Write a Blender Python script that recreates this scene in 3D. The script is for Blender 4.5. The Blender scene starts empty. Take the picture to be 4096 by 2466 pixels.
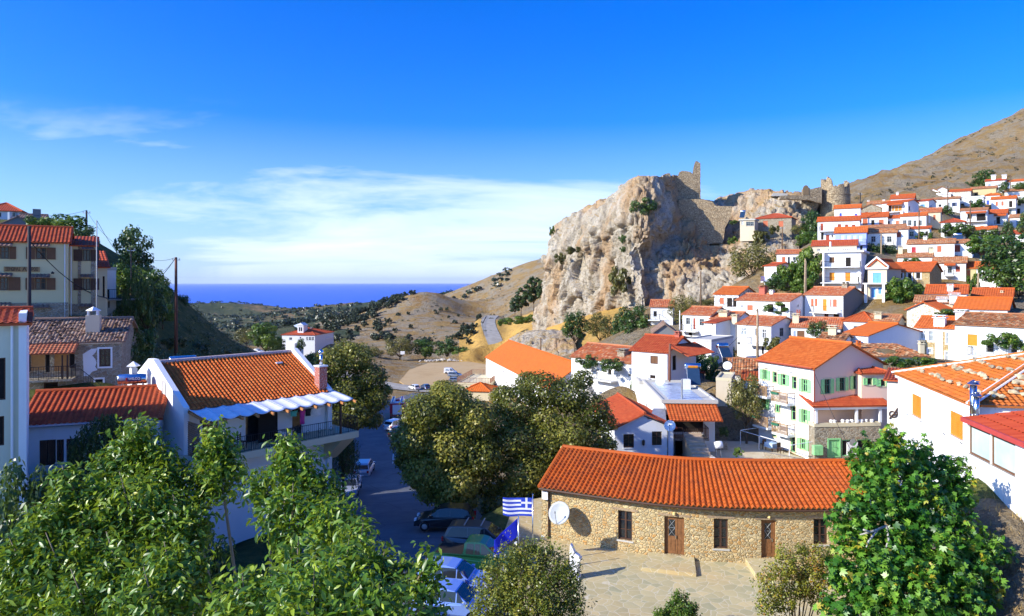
import bpy,bmesh,math,random
import numpy as np
from mathutils import Vector,Matrix,noise as mnoise
random.seed(7)
rng=np.random.default_rng(7)
SC=bpy.context.scene
COL=SC.collection
F,CX,HY=2800.0,2048.0,1130.0
R=math.radians
VIEWS={'A':(0,780,.35043),'B':(0,1180,.55256),'C':(500,1380,.40440),'D':(700,1080,.60852),'E':(2080,600,.47179),'F':(2900,640,.33689),'G':(3200,740,.26954),'H':(3600,440,.31),'I':(3600,680,.25607),'J':(3200,780,.25612),'K':(3640,960,.32340),'L':(2560,1120,.28398),'M':(1780,1360,.34888),'N':(2440,1380,.33691),'O':(2960,1320,.36384),'P':(3400,1280,.48502),'Q':(2080,1740,.59229),'R':(1340,1540,.62383),'S':(0,1740,.73022),'T':(3000,1700,.51625),'W':(2480,1540,.23529),'a':(3380,1020,.28470),'b':(3160,1140,.30829),'c':(3360,1160,.35587),'d':(3000,980,.23734),'e':(1000,1280,.22857),'g':(1560,1440,.33203),'s':(0,0,1.0)}
def vx(v,x):return VIEWS[v][0]+x*VIEWS[v][2]
def vy(v,y):return VIEWS[v][1]+y*VIEWS[v][2]
def P(px,py,Y):return Vector(((px-CX)/F*Y,Y,-(py-HY)/F*Y))
def XY(px,Y):return(px-CX)/F*Y
def link(o,parent=None):
 COL.objects.link(o)
 if parent is not None:
  o.parent=parent
 return o
def tag(o,label=None,cat=None,group=None,kind=None):
 if label:o['label']=label
 if cat:o['category']=cat
 if group:o['group']=group
 if kind:o['kind']=kind
 return o
def thing(name,label,cat,loc=(0,0,0),rz=0.0,group=None):
 o=bpy.data.objects.new(name,None)
 o.empty_display_size=.3
 link(o)
 o.location=loc
 o.rotation_euler=(0,0,rz)
 return tag(o,label,cat,group)
def kids(o):return[c for c in COL.objects if c.parent==o]
def copy_tree(o,parent=None,memo=None):
 c=o.copy()
 COL.objects.link(c)
 c.parent=parent
 for ch in list(o.children):
  copy_tree(ch,c)
 return c
class MB:
 """collects faces, then links them as one mesh object"""
 def __init__(s):
  s.v,s.f,s.m,s.uv=[],[],[],[]
 def face(s,pts,m=0,uv=None):
  n=len(s.v)
  s.v.extend([tuple(p)for p in pts])
  s.f.append(tuple(range(n,n+len(pts))))
  s.m.append(m)
  s.uv.append(uv)
 def box(s,x0,x1,y0,y1,z0,z1,M=None,m=0):
  c=[(x0,y0,z0),(x1,y0,z0),(x1,y1,z0),(x0,y1,z0),(x0,y0,z1),(x1,y0,z1),(x1,y1,z1),(x0,y1,z1)]
  if M is not None:c=[tuple(M@Vector(p))for p in c]
  n=len(s.v)
  s.v.extend(c)
  for q in((0,3,2,1),(4,5,6,7),(0,1,5,4),(1,2,6,5),(2,3,7,6),(3,0,4,7)):
   s.f.append(tuple(n+i for i in q));s.m.append(m);s.uv.append(None)
  return s
 def prism(s,poly,axis_map,a,b,m=0):
  """poly: 2-D outline, axis_map(p, k) gives the 3-D point at extrusion k"""
  n=len(poly)
  A=[axis_map(p,a)for p in poly];B=[axis_map(p,b)for p in poly]
  k=len(s.v)
  s.v.extend([tuple(p)for p in A+B])
  s.f.append(tuple(k+i for i in range(n)));s.f.append(tuple(k+n+i for i in reversed(range(n))))
  s.m+=[m,m];s.uv+=[None,None]
  for i in range(n):
   j=(i+1)%n
   s.f.append((k+i,k+n+i,k+n+j,k+j));s.m.append(m);s.uv.append(None)
  return s
 def tube(s,pts,rad,n=6,m=0,caps=True):
  pts=[Vector(p)for p in pts]
  if not isinstance(rad,(list,tuple)):rad=[rad]*len(pts)
  rings=[]
  for i,p in enumerate(pts):
   d=(pts[min(i+1,len(pts)-1)]-pts[max(i-1,0)])
   if d.length<1e-9:d=Vector((0,0,1))
   d.normalize()
   a=d.cross(Vector((0,0,1))if abs(d.z)<.9 else Vector((1,0,0))).normalized()
   b=d.cross(a)
   k=len(s.v)
   for j in range(n):
    t=2*math.pi*j/n
    s.v.append(tuple(p+a*(rad[i]*math.cos(t))+b*(rad[i]*math.sin(t))))
   rings.append(k)
  for i in range(len(rings)-1):
   for j in range(n):
    s.f.append((rings[i]+j,rings[i]+(j+1)%n,rings[i+1]+(j+1)%n,rings[i+1]+j))
    s.m.append(m);s.uv.append(None)
  if caps:
   s.f.append(tuple(rings[0]+j for j in reversed(range(n))));s.f.append(tuple(rings[-1]+j for j in range(n)))
   s.m+=[m,m];s.uv+=[None,None]
  return s
 def lathe(s,prof,n=12,M=None,m=0):
  k=len(s.v)
  for r,z in prof:
   for j in range(n):
    t=2*math.pi*j/n
    p=Vector((r*math.cos(t),r*math.sin(t),z))
    s.v.append(tuple(M@p if M is not None else p))
  for i in range(len(prof)-1):
   for j in range(n):
    s.f.append((k+i*n+j,k+i*n+(j+1)%n,k+(i+1)*n+(j+1)%n,k+(i+1)*n+j))
    s.m.append(m);s.uv.append(None)
  return s
 def grid(s,fn,nu,nv,m=0,uvs=None):
  k=len(s.v)
  for j in range(nv+1):
   for i in range(nu+1):
    s.v.append(tuple(fn(i/nu,j/nv)))
  for j in range(nv):
   for i in range(nu):
    a=k+j*(nu+1)+i
    s.f.append((a,a+1,a+nu+2,a+nu+1));s.m.append(m);s.uv.append(None)
  return s
 def build(s,name,mats,parent=None,smooth=False,bevel=0):
  me=bpy.data.meshes.new(name)
  me.from_pydata(s.v,[],s.f)
  if not isinstance(mats,(list,tuple)):mats=[mats]
  for x in mats:me.materials.append(x)
  if len(mats)>1:me.polygons.foreach_set('material_index',s.m)
  if any(u is not None for u in s.uv):
   lay=me.uv_layers.new(name='UVMap')
   buf=[]
   for f,u in zip(s.f,s.uv):
    if u is None:buf.extend([0.0,0.0]*len(f))
    else:
     for q in u:buf.extend(q)
   lay.data.foreach_set('uv',buf)
  if smooth:me.polygons.foreach_set('use_smooth',[True]*len(me.polygons))
  me.update()
  o=bpy.data.objects.new(name,me)
  link(o,parent)
  if bevel:
   b=o.modifiers.new('edge','BEVEL');b.width=bevel;b.segments=2;b.limit_method='ANGLE'
  return o
def np_mesh(name,V,Fc,mats,parent=None,uv=None,smooth=False):
 """V (n,3), Fc (m,k) all faces of k corners, uv (m*k,2)"""
 me=bpy.data.meshes.new(name)
 m,k=Fc.shape
 me.vertices.add(len(V));me.vertices.foreach_set('co',np.ascontiguousarray(V,dtype=np.float32).ravel())
 me.loops.add(m*k);me.loops.foreach_set('vertex_index',np.ascontiguousarray(Fc,dtype=np.int32).ravel())
 me.polygons.add(m);me.polygons.foreach_set('loop_start',np.arange(0,m*k,k,dtype=np.int32))
 try:me.polygons.foreach_set('loop_total',np.full(m,k,dtype=np.int32))
 except Exception:pass
 if uv is not None:
  lay=me.uv_layers.new(name='UVMap');lay.data.foreach_set('uv',np.ascontiguousarray(uv,dtype=np.float32).ravel())
 if not isinstance(mats,(list,tuple)):mats=[mats]
 for x in mats:me.materials.append(x)
 if smooth:me.polygons.foreach_set('use_smooth',np.ones(m,dtype=bool))
 me.update(calc_edges=True);me.validate()
 o=bpy.data.objects.new(name,me)
 return link(o,parent)
class NT:
 def __init__(s,name):
  s.mat=bpy.data.materials.new(name);s.mat.use_nodes=True
  s.t=s.mat.node_tree;s.n=s.t.nodes;s.l=s.t.links
  s.b=s.n['Principled BSDF'];s.out=s.n['Material Output']
 def add(s,typ,**kw):
  x=s.n.new(typ)
  for k,v in kw.items():
   if k.startswith('i_'):x.inputs[k[2:].replace('_',' ')].default_value=v
   elif k.startswith('n_'):x.inputs[int(k[2:])].default_value=v
   else:setattr(x,k,v)
  return x
 def link(s,a,b):s.l.new(a,b)
 def coords(s,which='Object',scale=None):
  tc=s.add('ShaderNodeTexCoord');o=tc.outputs[which]
  if scale is not None:
   mp=s.add('ShaderNodeMapping');mp.inputs['Scale'].default_value=scale;s.link(o,mp.inputs[0]);o=mp.outputs[0]
  return o
 def noise(s,co,scale,detail=4,rough=.6):
  x=s.add('ShaderNodeTexNoise');x.inputs['Scale'].default_value=scale;x.inputs['Detail'].default_value=detail
  x.inputs['Roughness'].default_value=rough
  if co is not None:s.link(co,x.inputs['Vector'])
  return x.outputs['Fac']
 def voro(s,co,scale,feature='F1',rand=1.0,out='Distance'):
  x=s.add('ShaderNodeTexVoronoi',feature=feature);x.inputs['Scale'].default_value=scale
  x.inputs['Randomness'].default_value=rand
  if co is not None:s.link(co,x.inputs['Vector'])
  return x.outputs[out]
 def ramp(s,fac,stops,interp='LINEAR'):
  x=s.add('ShaderNodeValToRGB');x.color_ramp.interpolation=interp
  e=x.color_ramp.elements
  while len(e)<len(stops):e.new(.5)
  for el,(p,c)in zip(e,stops):
   el.position=p;el.color=(*c,1)if len(c)==3 else c
  s.link(fac,x.inputs[0]);return x.outputs['Color']
 def mix(s,fac,a,b,mode='MIX'):
  x=s.add('ShaderNodeMixRGB',blend_type=mode)
  for k,v in((0,fac),(1,a),(2,b)):
   if isinstance(v,(int,float)):x.inputs[k].default_value=v
   elif isinstance(v,tuple):x.inputs[k].default_value=(*v,1)
   else:s.link(v,x.inputs[k])
  return x.outputs[0]
 def math(s,op,a,b=None):
  x=s.add('ShaderNodeMath',operation=op)
  for k,v in((0,a),(1,b)):
   if v is None:continue
   if isinstance(v,(int,float)):x.inputs[k].default_value=v
   else:s.link(v,x.inputs[k])
  return x.outputs[0]
 def bump(s,h,strength=.5,dist=.05):
  x=s.add('ShaderNodeBump');x.inputs['Strength'].default_value=strength;x.inputs['Distance'].default_value=dist
  s.link(h,x.inputs['Height']);s.link(x.outputs[0],s.b.inputs['Normal'])
 def base(s,c,rough=.8,spec=.3,metal=0):
  if isinstance(c,tuple):s.b.inputs['Base Color'].default_value=(*c,1)
  else:s.link(c,s.b.inputs['Base Color'])
  s.b.inputs['Roughness'].default_value=rough
  s.b.inputs['Specular IOR Level'].default_value=spec
  s.b.inputs['Metallic'].default_value=metal
  return s.mat
MATS={}
def plain(name,c,rough=.6,spec=.3,metal=0,var=.12,sc=3.0):
 if name in MATS:return MATS[name]
 t=NT(name)
 n=t.noise(t.coords('Object'),sc,5)
 d=tuple(x*(1-var)for x in c);u=tuple(min(1,x*(1+var))for x in c)
 MATS[name]=t.base(t.ramp(n,[(.3,d),(.7,u)]),rough,spec,metal)
 return MATS[name]
def plaster(name,c,dirt=(.5,.45,.36),amt=.35):
 if name in MATS:return MATS[name]
 t=NT(name);co=t.coords('Object')
 n=t.noise(co,.7,6,.65)
 streak=t.noise(t.coords('Object',(2.2,2.2,.18)),1.0,4)
 f=t.math('MULTIPLY',t.ramp(t.math('MULTIPLY',n,streak),[(.27,(0,0,0)),(.5,(1,1,1))]),amt)
 col=t.mix(f,c,tuple(c[i]*.45+dirt[i]*.55 for i in range(3)))
 t.bump(t.noise(co,9,5),.25,.02)
 MATS[name]=t.base(col,.85,.2);return MATS[name]
def stone(name,c1,c2,c3,mortar,scale=3.2,edge=.05,bump=.8,white=0.0):
 if name in MATS:return MATS[name]
 t=NT(name)
 co=t.coords('Object',(1,1,1.45))
 wob=t.noise(co,2.5,3)
 x=t.add('ShaderNodeVectorMath',operation='ADD');t.link(co,x.inputs[0])
 cb=t.add('ShaderNodeCombineXYZ');w=t.math('MULTIPLY',wob,.25)
 for i in range(3):t.link(w,cb.inputs[i])
 t.link(cb.outputs[0],x.inputs[1]);co2=x.outputs[0]
 cell=t.voro(co2,scale,'F1',1.0,'Color')
 sep=t.add('ShaderNodeSeparateColor');t.link(cell,sep.inputs[0])
 col=t.ramp(sep.outputs[0],[(0,c1),(.45,c2),(.8,c3),(1,tuple(min(1,k*1.2)for k in c2))])
 col=t.mix(t.math('MULTIPLY',t.noise(co,14,5),.55),col,tuple(k*.55 for k in c1))
 ed=t.voro(co2,scale,'DISTANCE_TO_EDGE')
 m=t.ramp(ed,[(edge*.35,(1,1,1)),(edge,(0,0,0))])
 col=t.mix(m,col,mortar)
 h=t.math('ADD',t.ramp(ed,[(0,(0,0,0)),(edge*2.2,(1,1,1))]),t.math('MULTIPLY',t.noise(co,12,5),.5))
 t.bump(h,bump,.05)
 MATS[name]=t.base(col,.9,.15);return MATS[name]
def tilemat(name,cols,rough=.75,dirt=.25,dirtcol=(.10,.07,.05)):
 """per-tile colour from the tile index kept in the UVs"""
 if name in MATS:return MATS[name]
 t=NT(name);uv=t.coords('UV')
 fl=t.add('ShaderNodeVectorMath',operation='FLOOR');t.link(uv,fl.inputs[0])
 wn=t.add('ShaderNodeTexWhiteNoise',noise_dimensions='2D');t.link(fl.outputs[0],wn.inputs['Vector'])
 n=len(cols)
 col=t.ramp(wn.outputs['Value'],[(i/max(1,n-1),c)for i,c in enumerate(cols)])
 big=t.noise(t.coords('Object'),.45,5,.7)
 f=t.math('MULTIPLY',t.ramp(big,[(.42,(0,0,0)),(.75,(1,1,1))]),dirt)
 col=t.mix(f,col,dirtcol)
 col=t.mix(t.math('MULTIPLY',t.noise(t.coords('Object'),11,4),.22),col,dirtcol)
 MATS[name]=t.base(col,rough,.08);return MATS[name]
def leafmat(name,dark,mid,light,trans=.35,hue=None):
 if name in MATS:return MATS[name]
 t=NT(name);uv=t.coords('UV')
 sp=t.add('ShaderNodeSeparateXYZ');t.link(uv,sp.inputs[0])
 oi=t.add('ShaderNodeObjectInfo')
 v=t.math('ADD',sp.outputs[0],t.math('MULTIPLY',t.math('SUBTRACT',oi.outputs['Random'],.5),.3))
 col=t.ramp(v,[(0.02,dark),(.5,mid),(.93,light),(1.0,hue or light)])
 t.base(col,.38,.45)
 tr=t.add('ShaderNodeBsdfTranslucent')
 t.link(t.mix(.5,col,tuple(min(1,x*1.6)for x in light)),tr.inputs['Color'])
 mx=t.add('ShaderNodeMixShader');mx.inputs[0].default_value=trans
 t.link(t.b.outputs[0],mx.inputs[1]);t.link(tr.outputs[0],mx.inputs[2]);t.link(mx.outputs[0],t.out.inputs[0])
 MATS[name]=t.mat;return t.mat
WHITE=plaster('white_plaster',(.80,.80,.79),(.55,.52,.46),.30)
WHITE2=plaster('old_white_plaster',(.76,.75,.71),(.45,.41,.33),.6)
CREAM=plaster('cream_plaster',(.62,.54,.36),(.4,.34,.22),.3)
BEIGE=plaster('beige_plaster',(.58,.49,.36),(.4,.33,.22),.35)
OLIVE=plaster('ochre_plaster',(.50,.42,.22),(.3,.25,.14),.6)
YELLOW=plaster('yellow_plaster',(.66,.57,.32),(.5,.42,.25),.3)
PINK=plaster('pink_plaster',(.80,.58,.44),(.5,.38,.33),.25)
VIOLET=plaster('violet_plaster',(.36,.44,.80),(.4,.42,.6),.2)
CONC=plaster('concrete',(.50,.48,.43),(.28,.25,.20),.6)
DARKWALL=plaster('dark_wall_grey',(.20,.20,.20),(.12,.11,.1),.5)
STONE=stone('ochre_stone_wall',(.42,.31,.15),(.68,.54,.29),(.56,.30,.09),(.60,.50,.31),4.4,.07,1.0)
STONE_G=stone('grey_stone_wall',(.24,.20,.14),(.42,.36,.26),(.33,.24,.15),(.46,.42,.34),3.0,.06,.8)
STONE_W=stone('white_pointed_stone_wall',(.50,.42,.27),(.62,.55,.40),(.44,.36,.23),(.80,.78,.72),3.0,.13,.6)
STONE_R=stone('ruin_stone_wall',(.30,.22,.13),(.50,.40,.26),(.42,.31,.18),(.16,.12,.08),1.5,.10,1.0)
STONE_P=stone('patterned_white_stone',(.40,.42,.47),(.5,.5,.52),(.42,.42,.46),(.82,.82,.81),1.1,.16,.3)
TILE_N=tilemat('new_orange_tiles',[(.60,.13,.022),(.68,.17,.035),(.55,.11,.02),(.70,.19,.04)],.7,.12)
TILE_D=tilemat('deep_orange_tiles',[(.52,.10,.022),(.62,.14,.03),(.47,.085,.02),(.60,.13,.03)],.65,.14)
TILE_R=tilemat('red_tiles',[(.46,.075,.028),(.52,.10,.035),(.42,.065,.025),(.55,.12,.04)],.65,.12)
TILE_O=tilemat('old_patchy_tiles',[(.50,.16,.05),(.60,.24,.09),(.38,.12,.05),(.66,.40,.20),(.30,.16,.09),(.56,.19,.06)],.85,.3)
TILE_OR=tilemat('old_reddish_tiles',[(.50,.12,.04),(.56,.16,.05),(.40,.09,.04),(.60,.30,.15),(.48,.12,.05)],.8,.25)
TILE_S=tilemat('brown_weathered_tiles',[(.20,.12,.09),(.30,.19,.14),(.15,.10,.08),(.34,.25,.19),(.24,.13,.10)],.9,.4)
TILE_F=tilemat('flat_orange_roofing',[(.64,.14,.02),(.67,.155,.024),(.62,.13,.02)],.7,.12)
GLASS=plain('dark_window_glass',(.015,.02,.025),.08,.6,0,.2)
GLASS_B=plain('pale_curtained_glass',(.30,.34,.36),.12,.5,0,.2)
W_BROWN=plain('brown_wood',(.16,.075,.035),.6)
W_DBROWN=plain('dark_brown_wood',(.07,.035,.022),.6)
W_RED=plain('red_brown_paint',(.36,.07,.035),.5)
W_TERRA=plain('terracotta_paint',(.52,.15,.07),.5)
W_ORANGE=plain('orange_varnish',(.66,.24,.02),.45)
W_BLUE=plain('sky_blue_paint',(.13,.36,.72),.5)
W_DBLUE=plain('deep_blue_paint',(.04,.09,.55),.5)
W_CYAN=plain('pale_blue_curtain',(.55,.78,.86),.6)
W_GREEN=plain('pale_green_paint',(.27,.62,.26),.5)
W_DGREEN=plain('dark_green_paint',(.03,.14,.08),.5)
W_WHITE=plain('white_paint',(.80,.80,.80),.5,var=.05)
W_GREY=plain('grey_paint',(.32,.34,.35),.5)
IRON=plain('black_iron',(.02,.02,.022),.5)
STEEL=plain('brushed_steel',(.62,.64,.68),.22,.5,1.0,.1)
GALV=plain('galvanised_steel',(.42,.43,.45),.4,.5,.6,.15)
BRICKC=plain('chimney_brick',(.42,.12,.08),.8,.2,0,.3,14)
POLEW=plain('weathered_pole_wood',(.16,.10,.06),.85,.1,0,.35,6)
POLEP=plain('pale_pole_wood',(.34,.25,.16),.85,.1,0,.3,6)
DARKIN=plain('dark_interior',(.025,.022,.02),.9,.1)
SLATE=plain('roof_slate_stones',(.24,.21,.17),.9,.1,0,.5,5)
BARK=plain('tree_bark',(.13,.095,.065),.9,.1,0,.4,9)
BARKP=plain('pale_fig_bark',(.42,.39,.34),.85,.1,0,.25,9)
def slope(mb,A,B,up,sp=.30,rows=0,amp=.06,n=4,r0=0.0,r1=1.0,jit=0.0,thick=.10,uvo=0,m=0):
 """one roof slope: eave from A to B, 'up' the vector from eave to ridge; r0, r1 cut it into a hip"""
 A,B,up=Vector(A),Vector(B),Vector(up)
 e=B-A;L=e.length
 nc=max(2,int(round(L/sp)))
 nrm=e.cross(up).normalized()
 if nrm.z<0:nrm=-nrm
 nr=max(1,rows)
 def vm(f):
  v=1.0
  if r0>1e-6:v=min(v,f/r0)
  if r1<1-1e-6:v=min(v,(1-f)/(1-r1))
  return max(v,0.0)
 full=(r0<1e-6 and r1>1-1e-6)
 lift=.035 if rows else 0.0
 off=[-1.2*amp,0]if False else None
 for c in range(nc):
  jc=random.uniform(-1,1)*jit*.3
  for r in range(nr):
   ja,jb=random.uniform(-1,1)*jit,random.uniform(-1,1)*jit
   v0,v1=r/nr,(r+1)/nr
   lo,hi=[],[]
   for k in range(n+1):
    f=(c+k/n)/nc
    hgt=amp*(0.5-0.5*math.cos(2*math.pi*k/n))if n>2 else amp*(k%2)
    lim=1.0 if full else vm(f)
    a,b=min(v0,lim),min(v1+(.04/nr if rows else 0),lim)
    p=A+e*(f+jc/L*.0)
    lo.append(p+up*a+nrm*(hgt+lift+ja+jc));hi.append(p+up*b+nrm*(hgt+jb+jc))
   if not full and vm((c+.5)/nc)<=v0:continue
   base=len(mb.v)
   mb.v.extend([tuple(p)for p in lo+hi])
   for k in range(n):
    mb.f.append((base+k,base+k+1,base+n+2+k,base+n+1+k));mb.m.append(m)
    u=(c+.5+uvo*97,r+.5+uvo*31)
    if not rows:
     u0,u1=(c+.5+uvo*97,uvo*31+.01),(c+.5+uvo*97,uvo*31+max(1,up.length/.35))
     mb.uv.append([u0,u0,u1,u1])
    else:mb.uv.append([u,u,u,u])
 d=nrm*-thick
 if full:poly=[A,B,B+up,A+up]
 elif r1-r0>1e-3:poly=[A,B,A+e*r1+up,A+e*r0+up]
 else:poly=[A,B,A+e*r0+up]
 mb.face([p+d for p in reversed(poly)],m)
 q=[p+nrm*(amp*.4)for p in poly]
 for i in range(len(poly)):
  j=(i+1)%len(poly)
  mb.face([q[i],q[j],poly[j]+d,poly[i]+d],m,None)
def ridge_cap(mb,a,b,rad=.13,m=0):
 a,b=Vector(a),Vector(b);L=(b-a).length
 k=max(1,int(L/.45))
 for i in range(k):
  p,q=a.lerp(b,i/k),a.lerp(b,(i+1.08)/k)
  if i==k-1:q=b
  mb.tube([p,q],[rad,rad*.86],7,m)
def rail(mb,pts,h=1.0,step=.14,r=.012,top=.025,z0=.08):
 for a,b in zip(pts[:-1],pts[1:]):
  a,b=Vector(a),Vector(b);L=(b-a).length
  mb.tube([a+Vector((0,0,h)),b+Vector((0,0,h))],top,5)
  mb.tube([a+Vector((0,0,z0)),b+Vector((0,0,z0))],top*.7,4)
  k=max(1,int(L/step))
  for i in range(k+1):
   p=a.lerp(b,i/k)
   mb.tube([p+Vector((0,0,0 if i%8==0 else z0)),p+Vector((0,0,h))],r if i%8 else r*1.8,4,caps=False)
TERR=[]
HOUSES=[]
def wall_rect(mb,o,du,W,H0,H1,inn,holes,dep=.18,m=0):
 """a wall with openings: o lower-left corner at h=0, du unit vector along it, inn inward unit vector"""
 o,du,inn=Vector(o),Vector(du),Vector(inn)
 hs=[(max(.02,a),max(H0+.02,b),min(W-.02,c),min(H1-.02,d))for a,b,c,d in holes]
 hs=[h for h in hs if h[2]-h[0]>.05 and h[3]-h[1]>.05]
 us=sorted({0.0,W,*[h[0]for h in hs],*[h[2]for h in hs]})
 zs=sorted({H0,H1,*[h[1]for h in hs],*[h[3]for h in hs]})
 def pt(u,z):return o+du*u+Vector((0,0,z))
 for i in range(len(us)-1):
  for j in range(len(zs)-1):
   cu,cz=(us[i]+us[i+1])/2,(zs[j]+zs[j+1])/2
   if any(h[0]<cu<h[2]and h[1]<cz<h[3]for h in hs):continue
   mb.face([pt(us[i],zs[j]),pt(us[i+1],zs[j]),pt(us[i+1],zs[j+1]),pt(us[i],zs[j+1])],m)
 d=inn*dep
 for a,b,c,e in hs:
  q=[pt(a,b),pt(c,b),pt(c,e),pt(a,e)]
  for i in range(4):
   j=(i+1)%4
   mb.face([q[j],q[i],q[i]+d,q[j]+d],m)
class House:
 """a building in its own frame: u along the facade, w into the depth, h up"""
 def __init__(s,name,label,v,x0,x1,ye,yr,yb,Y,a=None,dep=7.0,roof='g',wall=None,rmat=None,cat='house',group=None,x1f=None,ov=.28,sp=.32,rows=0,n=4,amp=.06,jit=0.0,fd=3.0,terr=True,W=None,sidemat=None):
  s.v=v
  X0,X1,YE,YR,YB=vx(v,x0),vx(v,x1),vy(v,ye),vy(v,yr),vy(v,yb)
  s.O=P(X0,YB,Y)
  if a is None:a=math.degrees(math.atan2(s.O.x,Y))+4
  s.th=R(-a)
  s.t=Vector((math.cos(s.th),math.sin(s.th),0));s.b=Vector((-math.sin(s.th),math.cos(s.th),0))
  k=(X1-CX)/F
  s.W=W if W else(k*s.O.y-s.O.x)/(s.t.x-k*s.t.y)
  s.H=(HY-YE)/F*Y-s.O.z
  s.dep,s.roof,s.fd=dep,roof,fd
  s.wm,s.rm=wall or WHITE,rmat or TILE_N
  s.sidemat=sidemat
  if roof=='f':q=s.O+s.t*(s.W/2)
  elif roof in('s',):q=s.O+s.t*(s.W/2)+s.b*dep
  else:q=s.O+s.t*(s.W/2)+s.b*(dep/2)
  s.rh=max(.35,(HY-YR)/F*q.y-s.O.z-s.H)
  if roof in('g','h'):s.rh=min(s.rh,dep*.34)
  s.root=thing(name,label,cat,s.O,s.th,group)
  s.holes={'F':[],'R':[],'L':[]}
  s.ropt=dict(ov=ov,sp=sp,rows=rows,n=n,amp=amp,jit=jit)
  if terr:
   for u in(0.0,s.W):
    p=s.O+s.t*u;TERR.append((p.x,p.y,p.z))
    p=p+s.b*dep;TERR.append((p.x,p.y,p.z+min(1.2,.12*dep)))
  HOUSES.append(s)
 def loc(s,face,x,y):
  d=Vector(((vx(s.v,x)-CX)/F,1.0,-(vy(s.v,y)-HY)/F))
  if face=='F':n,c,o=s.b,s.t,s.O
  elif face=='R':n,c,o=s.t,s.b,s.O+s.t*s.W
  else:n,c,o=s.t,s.b,s.O
  k=o.dot(n)/d.dot(n)
  p=d*k
  return(p-o).dot(c),p.z-s.O.z
 def rect(s,face,x0,y0,x1,y1):
  u0,h1=s.loc(face,x0,y0);u1,h0=s.loc(face,x1,y1)
  u0b,h1b=s.loc(face,x1,y0)
  if u0>u1:u0,u1=u1,u0
  return u0,min(h0,h1),u1,max(h0,h1,)
 def frame(s,face):
  if face=='F':return Vector((0,0,0)),Vector((1,0,0)),Vector((0,1,0))
  if face=='R':return Vector((s.W,0,0)),Vector((0,1,0)),Vector((-1,0,0))
  return Vector((0,0,0)),Vector((0,1,0)),Vector((1,0,0))
 def M(s,face):
  o,du,inn=s.frame(face)
  return Matrix(((du.x,inn.x,0,o.x),(du.y,inn.y,0,o.y),(0,0,1,0),(0,0,0,1)))
 def op(s,kind,x0,y0,x1,y1,col=None,face='F',sur=None,shw=None,name=None,label=None,raw=None,fr=None):
  """an opening of one kind, cut from the wall and fitted with frame, pane, shutters or leaf"""
  r=raw or s.rect(face,x0,y0,x1,y1)
  u0,h0,u1,h1=r
  Wf=s.W if face=='F' else s.dep
  u0,u1=max(.06,u0),min(Wf-.06,u1)
  h1=min(h1,s.H-.05)if s.roof!='f' or face!='F' else h1
  if u1-u0<.12 or h1-h0<.12:return None
  cut=h1<=s.H
  if cut:s.holes[face].append((u0,h0,u1,h1))
  M=s.M(face)
  z=0.0 if cut else-.06
  col=col or W_BROWN
  nm=name or('door' if kind in('door','gdoor')else 'window')
  mb=MB();f=min(.09,(u1-u0)*.12)
  if sur:
   k=.13
   for q in((u0-k,u0,h0-k,h1+k),(u1,u1+k,h0-k,h1+k),(u0,u1,h1,h1+k),(u0,u1,h0-k,h0)):
    mb.box(q[0],q[1],-.035,.06,q[2],q[3],M,1)
  y0_,y1_=(.07+z,.14+z)
  for q in((u0,u0+f,h0,h1),(u1-f,u1,h0,h1),(u0+f,u1-f,h1-f,h1),(u0+f,u1-f,h0,h0+f)):
   mb.box(q[0],q[1],y0_,y1_,q[2],q[3],M,0)
  if kind in('glass','open','gdoor','pale'):
   if u1-u0>.55:
    c=(u0+u1)/2;mb.box(c-f*.45,c+f*.45,y0_+.01,y1_-.005,h0+f,h1-f,M,0)
   if h1-h0>1.0:
    c=h0+(h1-h0)*.62;mb.box(u0+f,u1-f,y0_+.012,y1_-.008,c-f*.3,c+f*.3,M,0)
  if nm=='window' and not sur:mb.box(u0-.06,u1+.06,-.07,.05,h0-.07,h0,M,1)
  w=mb.build(nm,[fr or col,sur or s.wm],s.root)
  if label:w['label']=label
  ins=MB()
  pa=(u0+f,u1-f,h0+f,h1-f)
  if kind in('glass','open','gdoor'):
   ins.box(pa[0],pa[1],.10+z,.125+z,pa[2],pa[3],M);ins.build('pane',GLASS,w)
  elif kind in('pale','bare'):
   ins.box(pa[0],pa[1],.10+z,.125+z,pa[2],pa[3],M);ins.build('pane',GLASS_B if kind=='pale' else plain('blind_behind_glass',(.50,.62,.60),.15,.5,0,.15,1),w)
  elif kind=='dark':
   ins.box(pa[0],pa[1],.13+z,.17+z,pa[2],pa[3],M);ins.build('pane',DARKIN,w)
  elif kind=='blind':
   ins.box(pa[0],pa[1],.085+z,.12+z,pa[2],pa[3],M)
   k=max(3,int((pa[3]-pa[2])/.12))
   for i in range(k):
    q=pa[2]+(pa[3]-pa[2])*(i+.5)/k
    ins.box(pa[0],pa[1],.075+z,.085+z,q-.035,q+.035,M)
   ins.build('roller_blind',col,w)
  elif kind=='shut':
   c=(pa[0]+pa[1])/2
   for p,q in((pa[0],c-.012),(c+.012,pa[1])):
    leaf=MB();leaf.box(p,q,.075+z,.115+z,pa[2],pa[3],M)
    st=min(.09,(q-p)*.2);k=max(4,int((pa[3]-pa[2])/.11))
    for bb in((p,p+st,pa[2],pa[3]),(q-st,q,pa[2],pa[3])):
     leaf.box(bb[0],bb[1],.055+z,.075+z,bb[2],bb[3],M)
    for i in range(k):
     h=pa[2]+(pa[3]-pa[2])*(i+.5)/k
     leaf.box(p+st,q-st,.06+z,.075+z,h-.03,h+.02,M)
    leaf.build('shutter',col,w)
  elif kind=='door':
   ins.box(pa[0],pa[1],.085+z,.13+z,pa[2]-f,pa[3],M)
   wdt,hh=pa[1]-pa[0],pa[3]-pa[2]
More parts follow.
